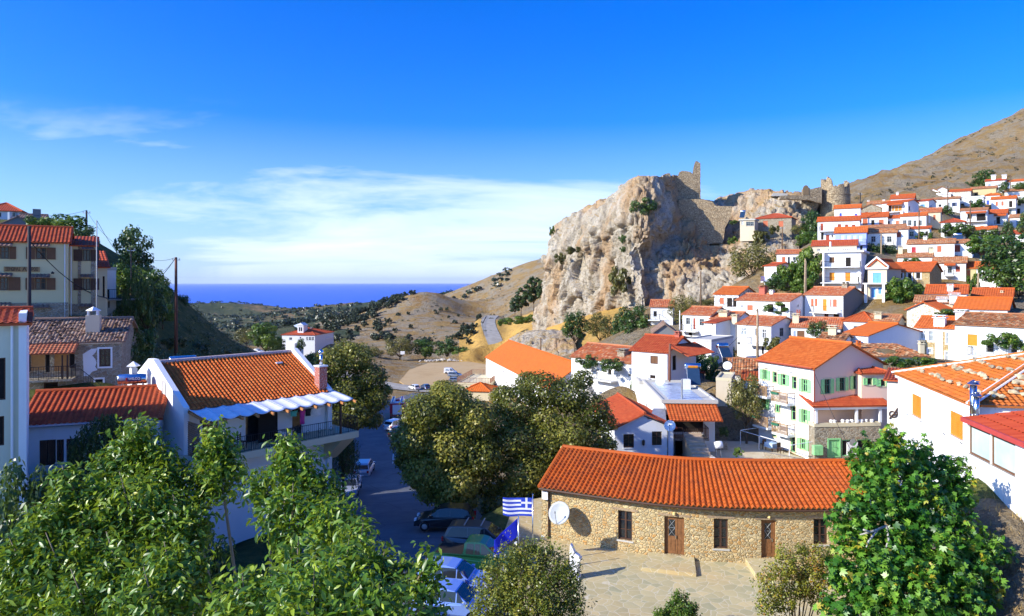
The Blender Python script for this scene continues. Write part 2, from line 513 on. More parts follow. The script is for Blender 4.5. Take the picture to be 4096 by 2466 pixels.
   for a,b,c_,d in((.15,.46,.06,.42),(.54,.85,.06,.42),(.15,.46,.5,.92),(.54,.85,.5,.92)):
    ins.box(pa[0]+a*wdt,pa[0]+b*wdt,.065+z,.085+z,pa[2]+c_*hh,pa[2]+d*hh,M)
   dd=ins.build('leaf',col,w)
   hd=MB();hd.box(pa[1]-.14,pa[1]-.10,.02+z,.065+z,pa[2]+hh*.45,pa[2]+hh*.52,M);hd.build('handle',STEEL,w)
  if kind=='open':
   sw=shw or(u1-u0)*.5
   for p,q in((u0-sw,u0-.02),(u1+.02,u1+sw)):
    leaf=MB();leaf.box(p,q,-.07,-.02,h0,h1,M)
    st=.07;k=max(4,int((h1-h0)/.12))
    leaf.box(p,p+st,-.09,-.07,h0,h1,M);leaf.box(q-st,q,-.09,-.07,h0,h1,M)
    for hz in(h0,(h0+h1)/2-st/2,h1-st):leaf.box(p+st,q-st,-.09,-.07,hz,hz+st,M)
    leaf.build('shutter',col,w)
  return r
 def chim(s,x,y0,y1,wpx=None,mat=None,w=.55,name='chimney',cap=True,dist=None):
  """a chimney whose top and foot rows are read in the picture, standing on the ridge line or given depth"""
  dd=s.dep*.5 if dist is None else dist
  k=(vx(s.v,x)-CX)/F
  o=s.O+s.b*dd
  u=(k*o.y-o.x)/(s.t.x-k*s.t.y)
  p=o+s.t*u
  z1=(HY-vy(s.v,y0))/F*p.y-s.O.z
  z0=s.H-.2
  if z1<z0+.5:z1=z0+1.3
  mb=MB();mb.box(u-w/2,u+w/2,dd-w/2,dd+w/2,z0,z1,None,0)
  c=mb.build(name,mat or s.wm,s.root)
  if cap:
   cb=MB();cb.box(u-w*.65,u+w*.65,dd-w*.65,dd+w*.65,z1+.004,z1+.09)
   for a in(-.35,.35):cb.box(u+a*w-.05,u+a*w+.05,dd-w*.4,dd+w*.4,z1+.09,z1+.28)
   cb.box(u-w*.6,u+w*.6,dd-w*.6,dd+w*.6,z1+.284,z1+.35)
   cb.build('cap',mat or s.wm,c)
  return c
 def awn(s,x0,y0,x1,y1,proj=1.2,mat=None,face='F',rows=0,jit=0):
  """a little tiled porch roof on the wall; y0 its top row, y1 its front edge row"""
  u0,h1=s.loc(face,x0,y0);u1,_=s.loc(face,x1,y0)
  o,du,inn=s.frame(face)
  d=P(vx(s.v,x0),vy(s.v,y1),1.0)
  h0=h1-proj*.42
  mb=MB()
  A=o+du*u0-inn*proj+Vector((0,0,h0));B=o+du*u1-inn*proj+Vector((0,0,h0))
  slope(mb,A,B,inn*proj+Vector((0,0,h1-h0)),sp=s.ropt['sp'],rows=rows,n=s.ropt['n'],amp=.05,jit=jit,thick=.06)
  return mb.build('porch_roof',mat or s.rm,s.root)
 def balcony(s,x0,x1,y,proj=1.2,h=1.0,face='F',slab=.16,mat=None,railmat=None,step=.16,raw=None,railing=True):
  if raw:u0,u1,h0=raw
  else:
   u0,h0=s.loc(face,x0,y);u1,_=s.loc(face,x1,y)
  o,du,inn=s.frame(face);M=s.M(face)
  mb=MB();mb.box(u0,u1,-proj,-.003,h0-slab,h0,M)
  b=mb.build('balcony',mat or s.wm,s.root)
  if railing:
   rb=MB();e=.05
   rail(rb,[M@Vector((u0+e,-.03,h0)),M@Vector((u0+e,-proj+e,h0)),M@Vector((u1-e,-proj+e,h0)),M@Vector((u1-e,-.03,h0))],h,step)
   rb.build('railing',railmat or IRON,b)
  return u0,u1,h0
 def finish(s,walls=True,roof=True):
  W,D,H,rh,fd=s.W,s.dep,s.H,s.rh,s.fd
  X,Yv=Vector((1,0,0)),Vector((0,1,0))
  side=1 if s.sidemat else 0
  if walls:
   mb=MB()
   wall_rect(mb,(0,0,0),X,W,-fd,H,Yv,s.holes['F'])
   wall_rect(mb,(W,0,0),Yv,D,-fd,H,-X,s.holes['R'],m=side)
   wall_rect(mb,(0,0,0),Yv,D,-fd,H,X,s.holes['L'],m=side)
   mb.face([(0,D,-fd),(W,D,-fd),(W,D,H),(0,D,H)])
   if s.roof=='g':
    for u in(0,W):mb.face([(u,0,H),(u,D,H),(u,D/2,H+rh)],side)
   elif s.roof=='f':
    for w in(0,D):mb.face([(0,w,H),(W,w,H),(W/2,w,H+rh)])
   elif s.roof=='s':
    for u in(0,W):mb.face([(u,0,H),(u,D,H),(u,D,H+rh)])
    mb.face([(0,D,H),(W,D,H),(W,D,H+rh),(0,D,H+rh)])
   mb.build('wall',[s.wm,s.sidemat]if s.sidemat else s.wm,s.root)
  if not roof:return s
  q=s.ropt;ov=q['ov'];kw=dict(sp=q['sp'],rows=q['rows'],amp=q['amp'],n=q['n'],jit=q['jit'])
  mb=MB();lift=.06
  if s.roof=='g':
   dz=ov*rh/(D/2)
   z=H-dz+lift
   slope(mb,(-ov,-ov,z),(W+ov,-ov,z),(0,D/2+ov,rh+dz),**kw)
   slope(mb,(W+ov,D+ov,z),(-ov,D+ov,z),(0,-D/2-ov,rh+dz),uvo=1,**kw)
   ridge_cap(mb,(-ov,D/2,H+rh+lift+.06),(W+ov,D/2,H+rh+lift+.06))
   mb.build('roof',s.rm,s.root)
  elif s.roof=='f':
   dz=ov*rh/(W/2);z=H-dz+lift
   slope(mb,(-ov,D+ov,z),(-ov,-ov,z),(W/2+ov,0,rh+dz),**kw)
   slope(mb,(W+ov,-ov,z),(W+ov,D+ov,z),(-W/2-ov,0,rh+dz),uvo=1,**kw)
   ridge_cap(mb,(W/2,-ov,H+rh+lift+.06),(W/2,D+ov,H+rh+lift+.06))
   mb.build('roof',s.rm,s.root)
  elif s.roof=='h':
   dz=ov*rh/(D/2);z=H-dz+lift
   c=min(D,W)/2+ov;f=c/(W+2*ov)
   f=min(f,.499)
   slope(mb,(-ov,-ov,z),(W+ov,-ov,z),(0,D/2+ov,rh+dz),r0=f,r1=1-f,**kw)
   slope(mb,(W+ov,D+ov,z),(-ov,D+ov,z),(0,-D/2-ov,rh+dz),r0=f,r1=1-f,uvo=1,**kw)
   slope(mb,(W+ov,-ov,z),(W+ov,D+ov,z),(-c,0,rh+dz),r0=.5,r1=.5,uvo=2,**kw)
   slope(mb,(-ov,D+ov,z),(-ov,-ov,z),(c,0,rh+dz),r0=.5,r1=.5,uvo=3,**kw)
   a,b=Vector((-ov+c,D/2,H+rh+lift+.05)),Vector((W+ov-c,D/2,H+rh+lift+.05))
   ridge_cap(mb,a,b+Vector((.01,0,0)))
   for p,t in(((-ov,-ov,z+.05),a),((-ov,D+ov,z+.05),a),((W+ov,-ov,z+.05),b),((W+ov,D+ov,z+.05),b)):ridge_cap(mb,p,t)
   mb.build('roof',s.rm,s.root)
  elif s.roof=='s':
   dz=ov*rh/D;z=H-dz+lift
   slope(mb,(-ov,-ov,z),(W+ov,-ov,z),(0,D+2*ov,rh+2*dz),**kw)
   mb.build('roof',s.rm,s.root)
  else:
   p=.22
   mb.box(-ov,W+ov,-ov,D+ov,H+.002,H+.18)
   for bx in((-ov,W+ov,-ov,-ov+p),(-ov,W+ov,D+ov-p,D+ov),(-ov,-ov+p,-ov+p,D+ov-p),(W+ov-p,W+ov,-ov+p,D+ov-p)):
    mb.box(bx[0],bx[1],bx[2],bx[3],H+.18,H+.34)
   mb.build('roof',s.rm,s.root)
  return s
GRP='village houses on the slope'
def V(label,v,x0,x1,ye,yr,yb,Y,ops=(),**kw):
 h=House(kw.pop('name','village_house'),label,v,x0,x1,ye,yr,yb,Y,group=GRP,**kw)
 for o in ops:
  kind,r,col=o[0],o[1],(o[2]if len(o)>2 else None)
  kk=o[3]if len(o)>3 else{}
  h.op(kind,*r,col=col,**kk)
 return h
V('tall white house with two small blue windows below the round ruined tower','G',510,895,355,305,640,172,[('shut',(585,422,620,475),W_DBLUE),('shut',(815,430,850,485),W_DBLUE)],dep=5).finish()
h=V('white house with red doors and a green cloth hung on its balcony','G',262,885,545,480,870,160,[('door',(303,575,345,682),W_RED),('shut',(558,585,612,632),W_RED),('shut',(668,590,715,634),W_RED),('shut',(770,592,822,634),W_RED),('door',(385,742,437,832),W_RED),('dark',(468,740,490,783),W_GREY),('dark',(312,712,350,815),W_DBROWN)],rmat=TILE_D,dep=6)
h.balcony(282,510,690,1.2);h.finish()
h=V('pale violet-blue house with a row of light curtains under bright orange tiles','G',520,985,714,634,1005,150,[('blind',(600,748,655,838),W_CYAN),('blind',(690,748,748,838),W_CYAN),('blind',(782,748,832,838),W_CYAN),('blind',(868,750,922,838),W_CYAN),('dark',(890,905,930,990),W_GREY)],wall=VIOLET,rmat=TILE_N,dep=6)
h.balcony(760,985,884,1.0);h.finish()
h=V('low beige-walled house under a long red tiled ridge above the white apartments','G',182,842,905,832,1060,142,[('glass',(255,950,305,985),W_WHITE),('glass',(415,955,465,985),W_WHITE),('glass',(625,955,690,995),W_WHITE),('glass',(692,955,745,995),W_WHITE)],wall=BEIGE,rmat=TILE_R,dep=6);h.finish()
h=V('white three-storey apartment block with balconies and orange roller blinds','J',350,955,905,880,1560,133,[('shut',(460,975,538,1062),W_BROWN),('dark',(713,978,795,1120),W_DBROWN),('blind',(460,1215,540,1340),W_ORANGE),('blind',(706,1215,788,1350),W_ORANGE),('dark',(460,1428,548,1475),W_BROWN),('dark',(785,1428,860,1540),W_DBROWN)],roof='flat',rmat=WHITE,dep=10,a=32,ov=.5,name='apartment_block')
h.balcony(345,950,1128,1.5);h.balcony(335,925,1370,1.5)
mb=MB();mb.tube([(1.0,3,h.H+.3),(1.0,3,h.H+2.2)],.16,8);mb.build('vent_pipe',WHITE,h.root)
mb=MB();mb.box(.25,.5,-1.5,0,-2.5,h.H);mb.build('side_fin',WHITE,h.root)
h.finish()
h=V('white house with three pairs of brown shutters under a terracotta roof','G',902,1300,487,420,640,178,[('shut',(930,505,1003,594),W_TERRA),('dark',(1055,522,1108,600),W_GREY),('shut',(1172,518,1243,605),W_TERRA)],rmat=TILE_D,dep=6);h.finish()
V('rough stone gable house with two tiny dark windows behind the terracotta roof','G',897,1210,358,284,470,188,[('dark',(965,405,1008,422),W_RED),('dark',(1087,408,1132,424),W_RED)],wall=STONE_G,rmat=TILE_O,roof='f',dep=8).finish()
V('small white cottage with a brown door below the wooden balcony','G',1302,1476,497,462,640,176,[('door',(1420,535,1470,618),W_TERRA),('dark',(1296,540,1330,606),W_GREY)],rmat=TILE_D,dep=5).finish()
V('topmost white block with a smooth orange roof and a white chimney, behind the wooden balcony','G',1345,1692,212,150,330,192,(),rmat=TILE_D,dep=8).finish()
HOUSES[-1].chim(1445,128,205)
V('long low orange roof with white chimneys behind the rough stone gable','G',1000,1345,292,242,360,196,(),rmat=TILE_O,dep=6).finish()
HOUSES[-1].chim(975+40,248,292);HOUSES[-1].chim(1245,238,285)
h=V('white house with a wooden balcony and orange blinds beneath a wide terracotta roof','G',1222,1602,278,238,470,183,[('blind',(1362,316,1402,388),W_ORANGE),('blind',(1408,316,1458,388),W_ORANGE),('blind',(1462,316,1510,388),W_ORANGE),('dark',(1312,310,1356,400),W_DBROWN)],rmat=TILE_D,dep=7,a=50)
h.op('dark',1615,315,1635,388,W_GREY,face='R');h.balcony(1296,1542,412,1.3,railmat=W_DBROWN);h.awn(1300,280,1540,302,1.4);h.finish()
h=V('white house with bright blue shutters under a thin dark-red roof','I',214,446,500,474,650,190,[('open',(332,540,370,598),W_BLUE)],rmat=TILE_R,dep=6,a=48)
h.op('shut',472,552,500,606,W_BLUE,face='R');h.finish()
h=V('white house with four dark green-framed windows and a pergola frame','I',2,408,728,682,915,172,[('glass',(45,788,105,870),W_GREY),('glass',(125,788,182,870),W_GREY),('gdoor',(210,792,258,892),W_GREY),('glass',(300,790,342,870),W_GREY)],rmat=TILE_N,dep=6)
h.chim(28,662,725);h.finish()
h=V('cream house with a patchy old roof and two narrow doors, beside the four-window house','I',300,632,672,606,900,174,[('door',(445,710,475,832),W_WHITE),('shut',(520,706,555,782),W_TERRA)],wall=CREAM,rmat=TILE_OR,dep=7);h.finish()
h=V('white cottage with two glass windows and a grey-blue door under patchy old tiles','G',982,1432,718,656,960,160,[('glass',(1055,765,1122,850),W_GREY),('glass',(1290,765,1360,850),W_GREY),('door',(1215,768,1255,890),plain('slate_blue_paint',(.2,.26,.36)))],wall=WHITE2,rmat=TILE_O,dep=5)
h.balcony(1190,1390,892,1.0);h.finish()
V('low house showing only a thin strip of orange tiles behind the two-window cottage','G',902,1560,640,602,720,167,(),rmat=TILE_O,dep=5).finish()
V('white wall house with one square red shutter beside the outside stair','G',1434,1606,662,628,950,158,[('shut',(1437,702,1500,776),W_RED)],rmat=TILE_O,dep=5).finish()
h=V('white house hung with vines behind a tall brown pole','I',85,470,928,896,1110,160,[('glass',(150,965,215,1040),W_GREY),('glass',(305,965,370,1040),W_GREY),('dark',(395,960,440,1080),W_GREY)],rmat=TILE_D,dep=6)
h.balcony(100,370,1092,1.0,railing=True);h.finish()
V('plain white chapel-like gable house at the foot of the rocky mountain','I',412,612,352,296,500,208,(),rmat=TILE_O,roof='f',dep=9).finish()
V('small white gable with a pointed chimney behind the chapel-like house','I',575,735,312,268,420,218,(),rmat=TILE_O,roof='f',dep=7).finish()
V('low flat white house between the chapel-like gable and the beige one','I',586,792,388,370,470,203,[('glass',(605,420,640,450),W_WHITE)],roof='flat',rmat=WHITE,dep=6).finish()
V('pale stone-faced house with a straight orange roof in the top row','I',780,1105,347,312,455,207,[('dark',(935,400,965,418),W_GREY)],wall=STONE_W,rmat=TILE_D,dep=6).finish()
V('ochre ruined house with one dark window and an old tile edge','I',1106,1502,304,268,450,209,[('dark',(1160,355,1220,414),W_DBROWN)],wall=OLIVE,rmat=TILE_O,dep=6).finish()
h=V('white house with dark blue-grey shutters and rough stone right end','I',520,930,468,436,690,198,[('shut',(750,515,782,576),W_GREY),('open',(828,512,866,570),plain('ink_blue_paint',(.05,.07,.16))),('dark',(600,540,650,580),W_GREY)],rmat=TILE_O,dep=6);h.finish()
V('narrow flat white house with a pale door next to the stone right end','I',934,1014,425,410,640,200,[('pale',(945,435,998,505),W_WHITE),('dark',(940,530,1000,600),W_DBROWN)],roof='flat',rmat=WHITE,dep=5).finish()
h=V('highest house of all, white with a red roof and two tall white chimneys','I',1335,1642,182,150,300,228,[('pale',(1378,222,1420,264),W_BLUE),('pale',(1490,215,1540,264),W_WHITE)],rmat=TILE_R,dep=6)
h.chim(1462,96,175,w=1.2);h.chim(1630,92,185,w=1.2);h.finish()
V('white house with an orange roof and vine beside the highest house','I',1676,1990,190,157,330,226,(),rmat=TILE_N,dep=6).finish()
V('white house with three little brown windows under mottled tiles near the top','I',1635,1990,347,308,450,215,[('shut',(1700,390,1740,412),W_TERRA),('shut',(1772,390,1812,412),W_TERRA),('shut',(1843,390,1884,412),W_TERRA)],rmat=TILE_O,dep=6).finish()
h=V('white house with a deep blue door under a small orange hip roof','I',1335,1560,404,362,620,205,[('door',(1350,478,1395,562),W_DBLUE)],rmat=TILE_N,roof='h',dep=6)
h.balcony(1320,1420,572,.8,railing=False);h.finish()
h=V('clean white house with two brown shuttered windows and a brown balcony door','I',1426,1808,466,422,720,200,[('shut',(1493,500,1530,564),W_TERRA),('shut',(1582,493,1620,561),W_TERRA),('dark',(1702,488,1758,586),W_BROWN),('gdoor',(1700,622,1745,695),W_GREY)],rmat=TILE_N,dep=6)
h.balcony(1665,1806,598,1.3,railing=False);h.finish()
V('flat-roofed white house with dark openings and a vine on its roof edge','I',1812,1990,432,420,720,203,[('dark',(1840,472,1890,562),W_GREY),('dark',(1812,606,1880,690),W_GREY)],roof='flat',rmat=WHITE,dep=6).finish()
V('plain flat white house with a vine over its front, below the ochre ruin','I',1016,1302,442,425,640,199,[('dark',(1190,470,1230,540),W_GREY)],roof='flat',rmat=WHITE,dep=6).finish()
h=V('white two-storey house with a long tiled porch and laundry on its balcony','I',946,1362,642,606,925,180,[('dark',(1052,692,1125,766),W_GREY),('dark',(1196,690,1335,806),W_DBROWN),('shut',(1113,874,1175,902),W_TERRA),('shut',(1255,874,1310,902),W_TERRA)],rmat=TILE_O,dep=7)
h.awn(1025,658,1350,686,1.2,TILE_D);h.balcony(1048,1345,812,1.2);h.finish()
h=V('white house with an orange roof and a small tiled porch over a dark door','I',1366,1666,686,628,930,182,[('dark',(1502,735,1568,852),W_GREY)],rmat=TILE_D,dep=6)
h.awn(1470,695,1664,724,1.3,TILE_D);h.balcony(1480,1640,856,1.2);h.finish()
V('white cottage with patchy tiles half hidden behind the big right-hand tree','I',1716,1990,748,702,960,186,[('glass',(1815,800,1870,900),W_BLUE)],rmat=TILE_O,dep=6).finish()
V('vine-covered white house with a red hip roof','I',640,1012,824,768,1110,167,[('dark',(690,890,760,960),W_GREY),('dark',(860,890,930,960),W_GREY)],rmat=TILE_R,roof='h',dep=7).finish()
V('white house with a bright orange strip of roof behind a creeper-covered terrace','I',1152,1492,942,896,1100,165,(),rmat=TILE_N,dep=6).finish()
V('low white house with faded red tiles behind the big right-hand tree','I',1520,1990,1012,962,1130,163,(),rmat=TILE_R,dep=6).finish()
h=V('long white house with a crimson door and a solar heater on its patchy roof','I',118,850,1162,1094,1340,148,[('door',(180,1208,248,1312),plain('crimson_paint',(.42,.03,.04))),('glass',(438,1210,515,1296),W_GREY),('shut',(580,1190,650,1284),W_TERRA)],rmat=TILE_O,dep=6)
h.chim(395,1060,1150,w=.7);h.finish()
h=V('white house with a flat porch and red-brown window beside the solar heater','I',720,1128,1150,1100,1400,146,[('shut',(842,1178,940,1282),W_RED),('dark',(726,1180,790,1330),W_GREY)],rmat=TILE_O,dep=6);h.finish()
h=V('white house with old tiles and a stub chimney, behind the green bush','I',-40,500,1368,1310,1480,139,(),rmat=TILE_O,dep=6)
h.chim(490,1235,1345,mat=CREAM,w=.8);h.chim(8,1215,1345,mat=CREAM,w=.8);h.finish()
h=V('white house with a tiled door porch and two red-brown shutters','K',285,690,287,222,500,131,[('shut',(333,328,388,386),W_TERRA),('shut',(565,328,620,396),W_RED),('glass',(465,330,520,412),W_GREY)],rmat=TILE_O,dep=6)
h.chim(415,250,310,w=.5);h.awn(425,288,566,312,1.1,TILE_D);h.balcony(425,545,440,1.1);h.finish()
h=V('tall white house with an orange roof in the shade of the big right-hand tree','K',822,1110,350,282,640,127,[('dark',(900,580,980,606),W_BROWN)],rmat=TILE_N,dep=7);h.finish()
h=V('yellowish vine-draped house with an orange roof joined to a tall white one','K',684,815,350,280,600,129,[('shut',(705,380,745,455),W_TERRA)],wall=OLIVE,rmat=TILE_N,dep=7);h.finish()
h=V('stone house with three dark white-framed windows under deep orange tiles','s',3556,3719,1087,1052,1200,125,[('dark',(3588,1091,3612,1116),W_WHITE,dict(sur=W_WHITE)),('dark',(3629,1091,3648,1137),W_WHITE,dict(sur=W_WHITE)),('dark',(3662,1091,3683,1116),W_WHITE,dict(sur=W_WHITE)),('dark',(3661,1144,3682,1164),W_WHITE,dict(sur=W_WHITE))],wall=STONE,rmat=TILE_D,dep=8,a=44)
h.balcony(3636,3682,1138,1.2,railmat=W_DBROWN);h.finish()
h=V('narrow beige house with sky-blue shutters, white pediment and pillared porch','a',320,588,182,66,625,118,[('shut',(390,250,510,402),W_BLUE,dict(sur=W_WHITE)),('door',(370,465,432,602),W_BLUE,dict(sur=W_WHITE)),('shut',(468,462,513,550),W_BLUE,dict(sur=W_WHITE))],wall=BEIGE,rmat=TILE_D,roof='f',dep=8,a=44)
b=MB();W_=h.W
b.box(-.35,W_+.35,-1.5,-.003,2.55,2.75)
h_b=b.build('balcony',WHITE,h.root)
for u in(-.1,W_-.3):
 c=MB();c.box(u,u+.38,-1.45,-1.07,-.6,2.548);c.build('pillar',WHITE,h.root)
c=MB();hh=h.H
c.box(-.3,W_+.3,-.34,-.003,hh-.25,hh)
for s_ in(0,1):
 A=Vector((-.35 if s_==0 else W_+.35,-.36,hh));B=Vector((W_/2,-.36,hh+h.rh+.25))
 c.prism([(A.x,A.z),(B.x,B.z),(B.x,B.z+.28),(A.x,A.z+.28)],lambda p,k:(p[0],k,p[1]),-.36,-.01)
c.build('pediment',WHITE,h.root);h.finish()
h=V('low white house with a wide red tiled roof and a dark flue pipe','K',200,700,660,566,790,110,[('dark',(300,688,380,720),W_BROWN),('dark',(515,690,590,750),W_DBROWN)],rmat=TILE_D,dep=7)
h.chim(498,655,715,w=.8,dist=1.0);h.finish()
h=V('white house with a long deep-orange roof and a slim flue under the tree','K',776,1260,690,608,770,112,(),rmat=TILE_D,dep=7)
h.chim(1135,655,735,w=.35,mat=CREAM,dist=1.5);h.finish()
h=V('beige cottage with a mottled tan roof and two white chimneys','K',60,530,772,700,860,106,(),wall=BEIGE,rmat=TILE_O,dep=7)
h.chim(400,735,845,w=1.3,dist=.6,mat=WHITE);h.chim(550,755,845,w=1.3,dist=.4,mat=WHITE);h.finish()
h=V('white-pointed stone gable house with one light-blue shuttered window','K',-40,375,860,772,1300,99,[('open',(150,965,230,1022),plain('powder_blue_paint',(.42,.62,.84))),],wall=STONE_W,rmat=TILE_D,roof='f',dep=9,a=40);h.finish()
h=V('wide smooth bright-orange roof over a white house with a stone end','K',552,1206,848,722,960,98,[('dark',(860,885,916,935),W_DBROWN)],rmat=TILE_F,dep=9,a=40,sp=.5,amp=.03,sidemat=STONE_G);h.finish()
h=V('stone and white house with tall white-framed windows and a bare plaster strip','K',80,556,1078,958,1500,90,[('pale',(130,1120,195,1226),W_WHITE,dict(sur=W_WHITE)),('pale',(232,1130,290,1256),W_WHITE,dict(sur=W_WHITE)),('pale',(449,1152,512,1290),W_WHITE,dict(sur=W_WHITE)),('pale',(220,1345,272,1400),W_WHITE,dict(sur=W_WHITE)),('pale',(436,1385,506,1495),W_WHITE,dict(sur=W_WHITE))],wall=STONE,rmat=TILE_N,jit=.02,dep=8,a=42)
h.chim(372,965,1080,w=1.2,dist=.7,mat=WHITE);h.chim(638,895,1000,w=1.2,dist=3.5,mat=WHITE)
mb=MB()
for x0,x1 in((310,405),(-1,-1)):
 if x0>0:
  u0,_=h.loc('F',x0,1100);u1,_=h.loc('F',x1,1100);mb.box(u0,u1,-.03,-.003,h.H-4.6,h.H-.02)
mb.box(h.W-.7,h.W+.02,-.03,-.003,-2,h.H-.02);mb.box(0,h.W,-.032,-.004,h.H-.45,h.H-.01)
mb.build('plaster_strip',WHITE,h.root);h.finish()
h=V('white house with one square orange blind and a vine terrace under mottled tiles','K',556,1500,1042,925,1500,84,[('blind',(710,1166,832,1314),W_ORANGE),('dark',(940,1235,1040,1400),W_GREY),('dark',(1250,1260,1330,1400),W_GREY)],rmat=TILE_O,rows=12,jit=.02,dep=8,a=52)
h.balcony(760,1420,1420,1.4);h.finish()
h=V('white house half hidden by leaves with old red tiles at the cliff foot','L',150,462,378,290,640,126,[('blind',(318,430,368,517),W_WHITE),('dark',(190,440,240,520),W_GREY)],rmat=TILE_OR,dep=7)
h.balcony(120,285,560,1.3);h.finish()
h=V('white house patterned with grey stones, orange roof and glazed gable','L',1048,1388,200,104,460,136,[('shut',(1122,252,1182,342),W_TERRA),('dark',(1226,256,1300,382),W_DBROWN),('dark',(1310,256,1366,382),W_DBROWN)],wall=STONE_P,rmat=TILE_N,dep=9,a=40)
for i,(a_,b_)in enumerate(((1500,1530),(1545,1580),(1585,1630),(1640,1680))):h.op('dark',a_,175,b_,205,W_WHITE,face='R')
h.finish()
h=V('white house with a brick chimney and a big green vine over its terrace','L',1360,2112,282,204,530,124,[('dark',(1425,358,1447,386),W_GREY),('shut',(1510,355,1590,432),W_TERRA),('dark',(1800,340,1880,460),W_DBROWN),('dark',(1980,340,2050,460),W_DBROWN)],rmat=TILE_OR,dep=7,a=50)
h.op('dark',2220,348,2236,382,W_GREY,face='R');h.chim(1738,112,235,mat=BRICKC,w=1.1);h.chim(1860,170,270,w=.6);h.balcony(1740,2150,515,1.5);h.finish()
h=V('white house with a slim red door and a small balcony between two windows','L',600,990,482,388,800,117,[('glass',(645,532,705,630),W_GREY),('glass',(836,548,902,650),W_GREY),('door',(750,540,780,698),W_RED),('dark',(684,720,732,785),W_DBROWN)],rmat=TILE_OR,dep=7,a=44)
h.balcony(604,826,712,1.1);h.finish()
h=V('white house with a square tan chimney and one glass window','L',990,1345,550,455,960,113,[('glass',(1220,615,1276,712),W_GREY)],rmat=TILE_OR,dep=7,a=40)
h.chim(1190,455,540,mat=CREAM,w=1.4,dist=1.6);h.finish()
h=V('white lean-to house with a tiny window and thin red roof','L',905,1065,600,545,960,109,[('dark',(1008,606,1026,640),W_GREY)],rmat=TILE_R,roof='s',dep=5,a=46);h.finish()
h=V('big white house with vines around its glass door and a grey shaded gable','L',1370,1846,618,520,1080,108,[('pale',(1418,672,1502,782),W_WHITE),('gdoor',(1715,690,1776,828),W_WHITE),('dark',(1622,684,1660,790),W_GREY),('dark',(1712,925,1745,1050),W_GREY),('dark',(1335,872,1410,915),W_GREY)],rmat=TILE_OR,dep=8,a=50)
h.op('glass',1968,680,2025,795,W_GREY,face='R');h.chim(1350,515,590,mat=CREAM,w=.9,dist=1.5);h.balcony(1560,1870,895,1.3);h.finish()
h=V('white house with an orange-framed door on a long balcony and a dark side wall','b',190,690,124,36,470,119,[('shut',(272,182,308,275),W_TERRA),('shut',(322,182,358,275),W_TERRA),('shut',(520,188,540,282),W_TERRA),('shut',(556,188,608,284),W_TERRA),('door',(425,185,477,341),W_ORANGE),('glass',(445,372,498,436),W_RED),('dark',(565,378,637,436),W_DBROWN)],rmat=TILE_OR,dep=7,a=52,sidemat=DARKWALL)  # right end wall darkened in its material for the shaded side
h.chim(722,-10,70,mat=STONE_G,w=.9);h.balcony(300,660,350,1.2);h.finish()
h=V('white house with one brown window and a blue door post behind a leafy tree','b',14,650,542,432,760,105,[('blind',(92,595,190,706),W_BROWN),('door',(45,600,78,720),plain('dusty_blue_paint',(.3,.4,.62)))],rmat=TILE_OR,dep=7,a=30)
h.chim(78,398,470,mat=CREAM,w=.9,dist=1.5);h.chim(110,355,440,mat=BRICKC,w=.5,dist=4.5);h.finish()
h=V('white house with a red hip roof and a mottled annexe behind the textured gable','c',40,345,346,256,480,103,[('dark',(150,405,215,460),W_GREY)],rmat=TILE_D,roof='h',dep=8,a=40,sp=.4);h.finish()
h=V('long white house with mottled tiles and a small flue, above the smooth orange roof','c',322,640,352,284,500,101,(),rmat=TILE_O,dep=6,a=38)
h.chim(432,275,335,mat=CREAM,w=.9,dist=1.2);h.finish()
h=V('white house with a rough white gable wall and a smooth orange roof','c',30,316,492,380,640,88,(),rmat=TILE_F,dep=11,a=62,sp=.4,amp=.03,sidemat=plaster('rough_white_render',(.74,.77,.82),(.6,.62,.66),.5));h.finish()
mb=MB();mb.box(-.25,-.01,0,0,0,0)if False else None
h=V('low white outbuilding with mottled old tiles beside the smooth orange roof','b',372,680,722,640,800,84,[('dark',(474,735,500,780),W_DBROWN)],wall=WHITE2,rmat=TILE_O,rows=8,jit=.03,dep=6,a=36)
h.chim(555,560,640,mat=CREAM,w=.9,dist=2.5);h.finish()
h=V('long shed under rows of stones and patchy orange tiles, behind the pink gable','c',330,980,748,615,850,73,(),wall=plaster('pale_green_render',(.60,.68,.62)),rmat=TILE_O,rows=14,jit=.035,dep=7,a=4,roof='s')
h.chim(208,605,700,w=.4,mat=TILE_N,dist=4);h.chim(914,610,700,w=.45,mat=CREAM,dist=1.5);h.finish()
h=V('white house with a wood-shuttered window under a red roof, behind the wooden pole','s',2527,2669,1399,1346,1535,84,[('shut',(2601,1423,2632,1458),W_BROWN,dict(fr=W_DBROWN)),('dark',(2600,1500,2622,1516),W_DBROWN)],rmat=TILE_R,dep=7,a=42,rows=10)
h.op('dark',2690,1425,2705,1480,W_DBROWN,face='R');h.chim(2712,1338,1360,mat=BRICKC,w=.6);h.awn(2672,1383,2780,1420,2.6,TILE_R,face='R');h.finish()
h=V('plain flat-roofed concrete and white block behind the red-roofed house','s',2748,2845,1364,1345,1480,97,[('dark',(2768,1370,2786,1410),W_GREY)],roof='flat',rmat=CONC,wall=WHITE2,dep=9,a=36,ov=.05);h.finish()
h=V('unlit gable house with shade painted dark grey, among trees at the cliff foot','s',2614,2706,1330,1298,1380,106,(),wall=DARKWALL,rmat=TILE_S,roof='f',dep=8,a=10);h.finish()  # wall colour darkened to carry the shade on this gable
h=V('white house with mottled red tiles, a stone chimney and vines over its doors','s',2286,2531,1425,1385,1600,100,[('dark',(2430,1476,2446,1502),W_GREY),('dark',(2385,1477,2396,1486),W_GREY),('dark',(2512,1496,2524,1506),W_GREY)],rmat=TILE_OR,rows=10,jit=.02,dep=7,a=50)
h.chim(2495,1406,1450,mat=STONE_G,w=1.2,dist=1.5);h.balcony(2385,2470,1512,1.3)
mb=MB()
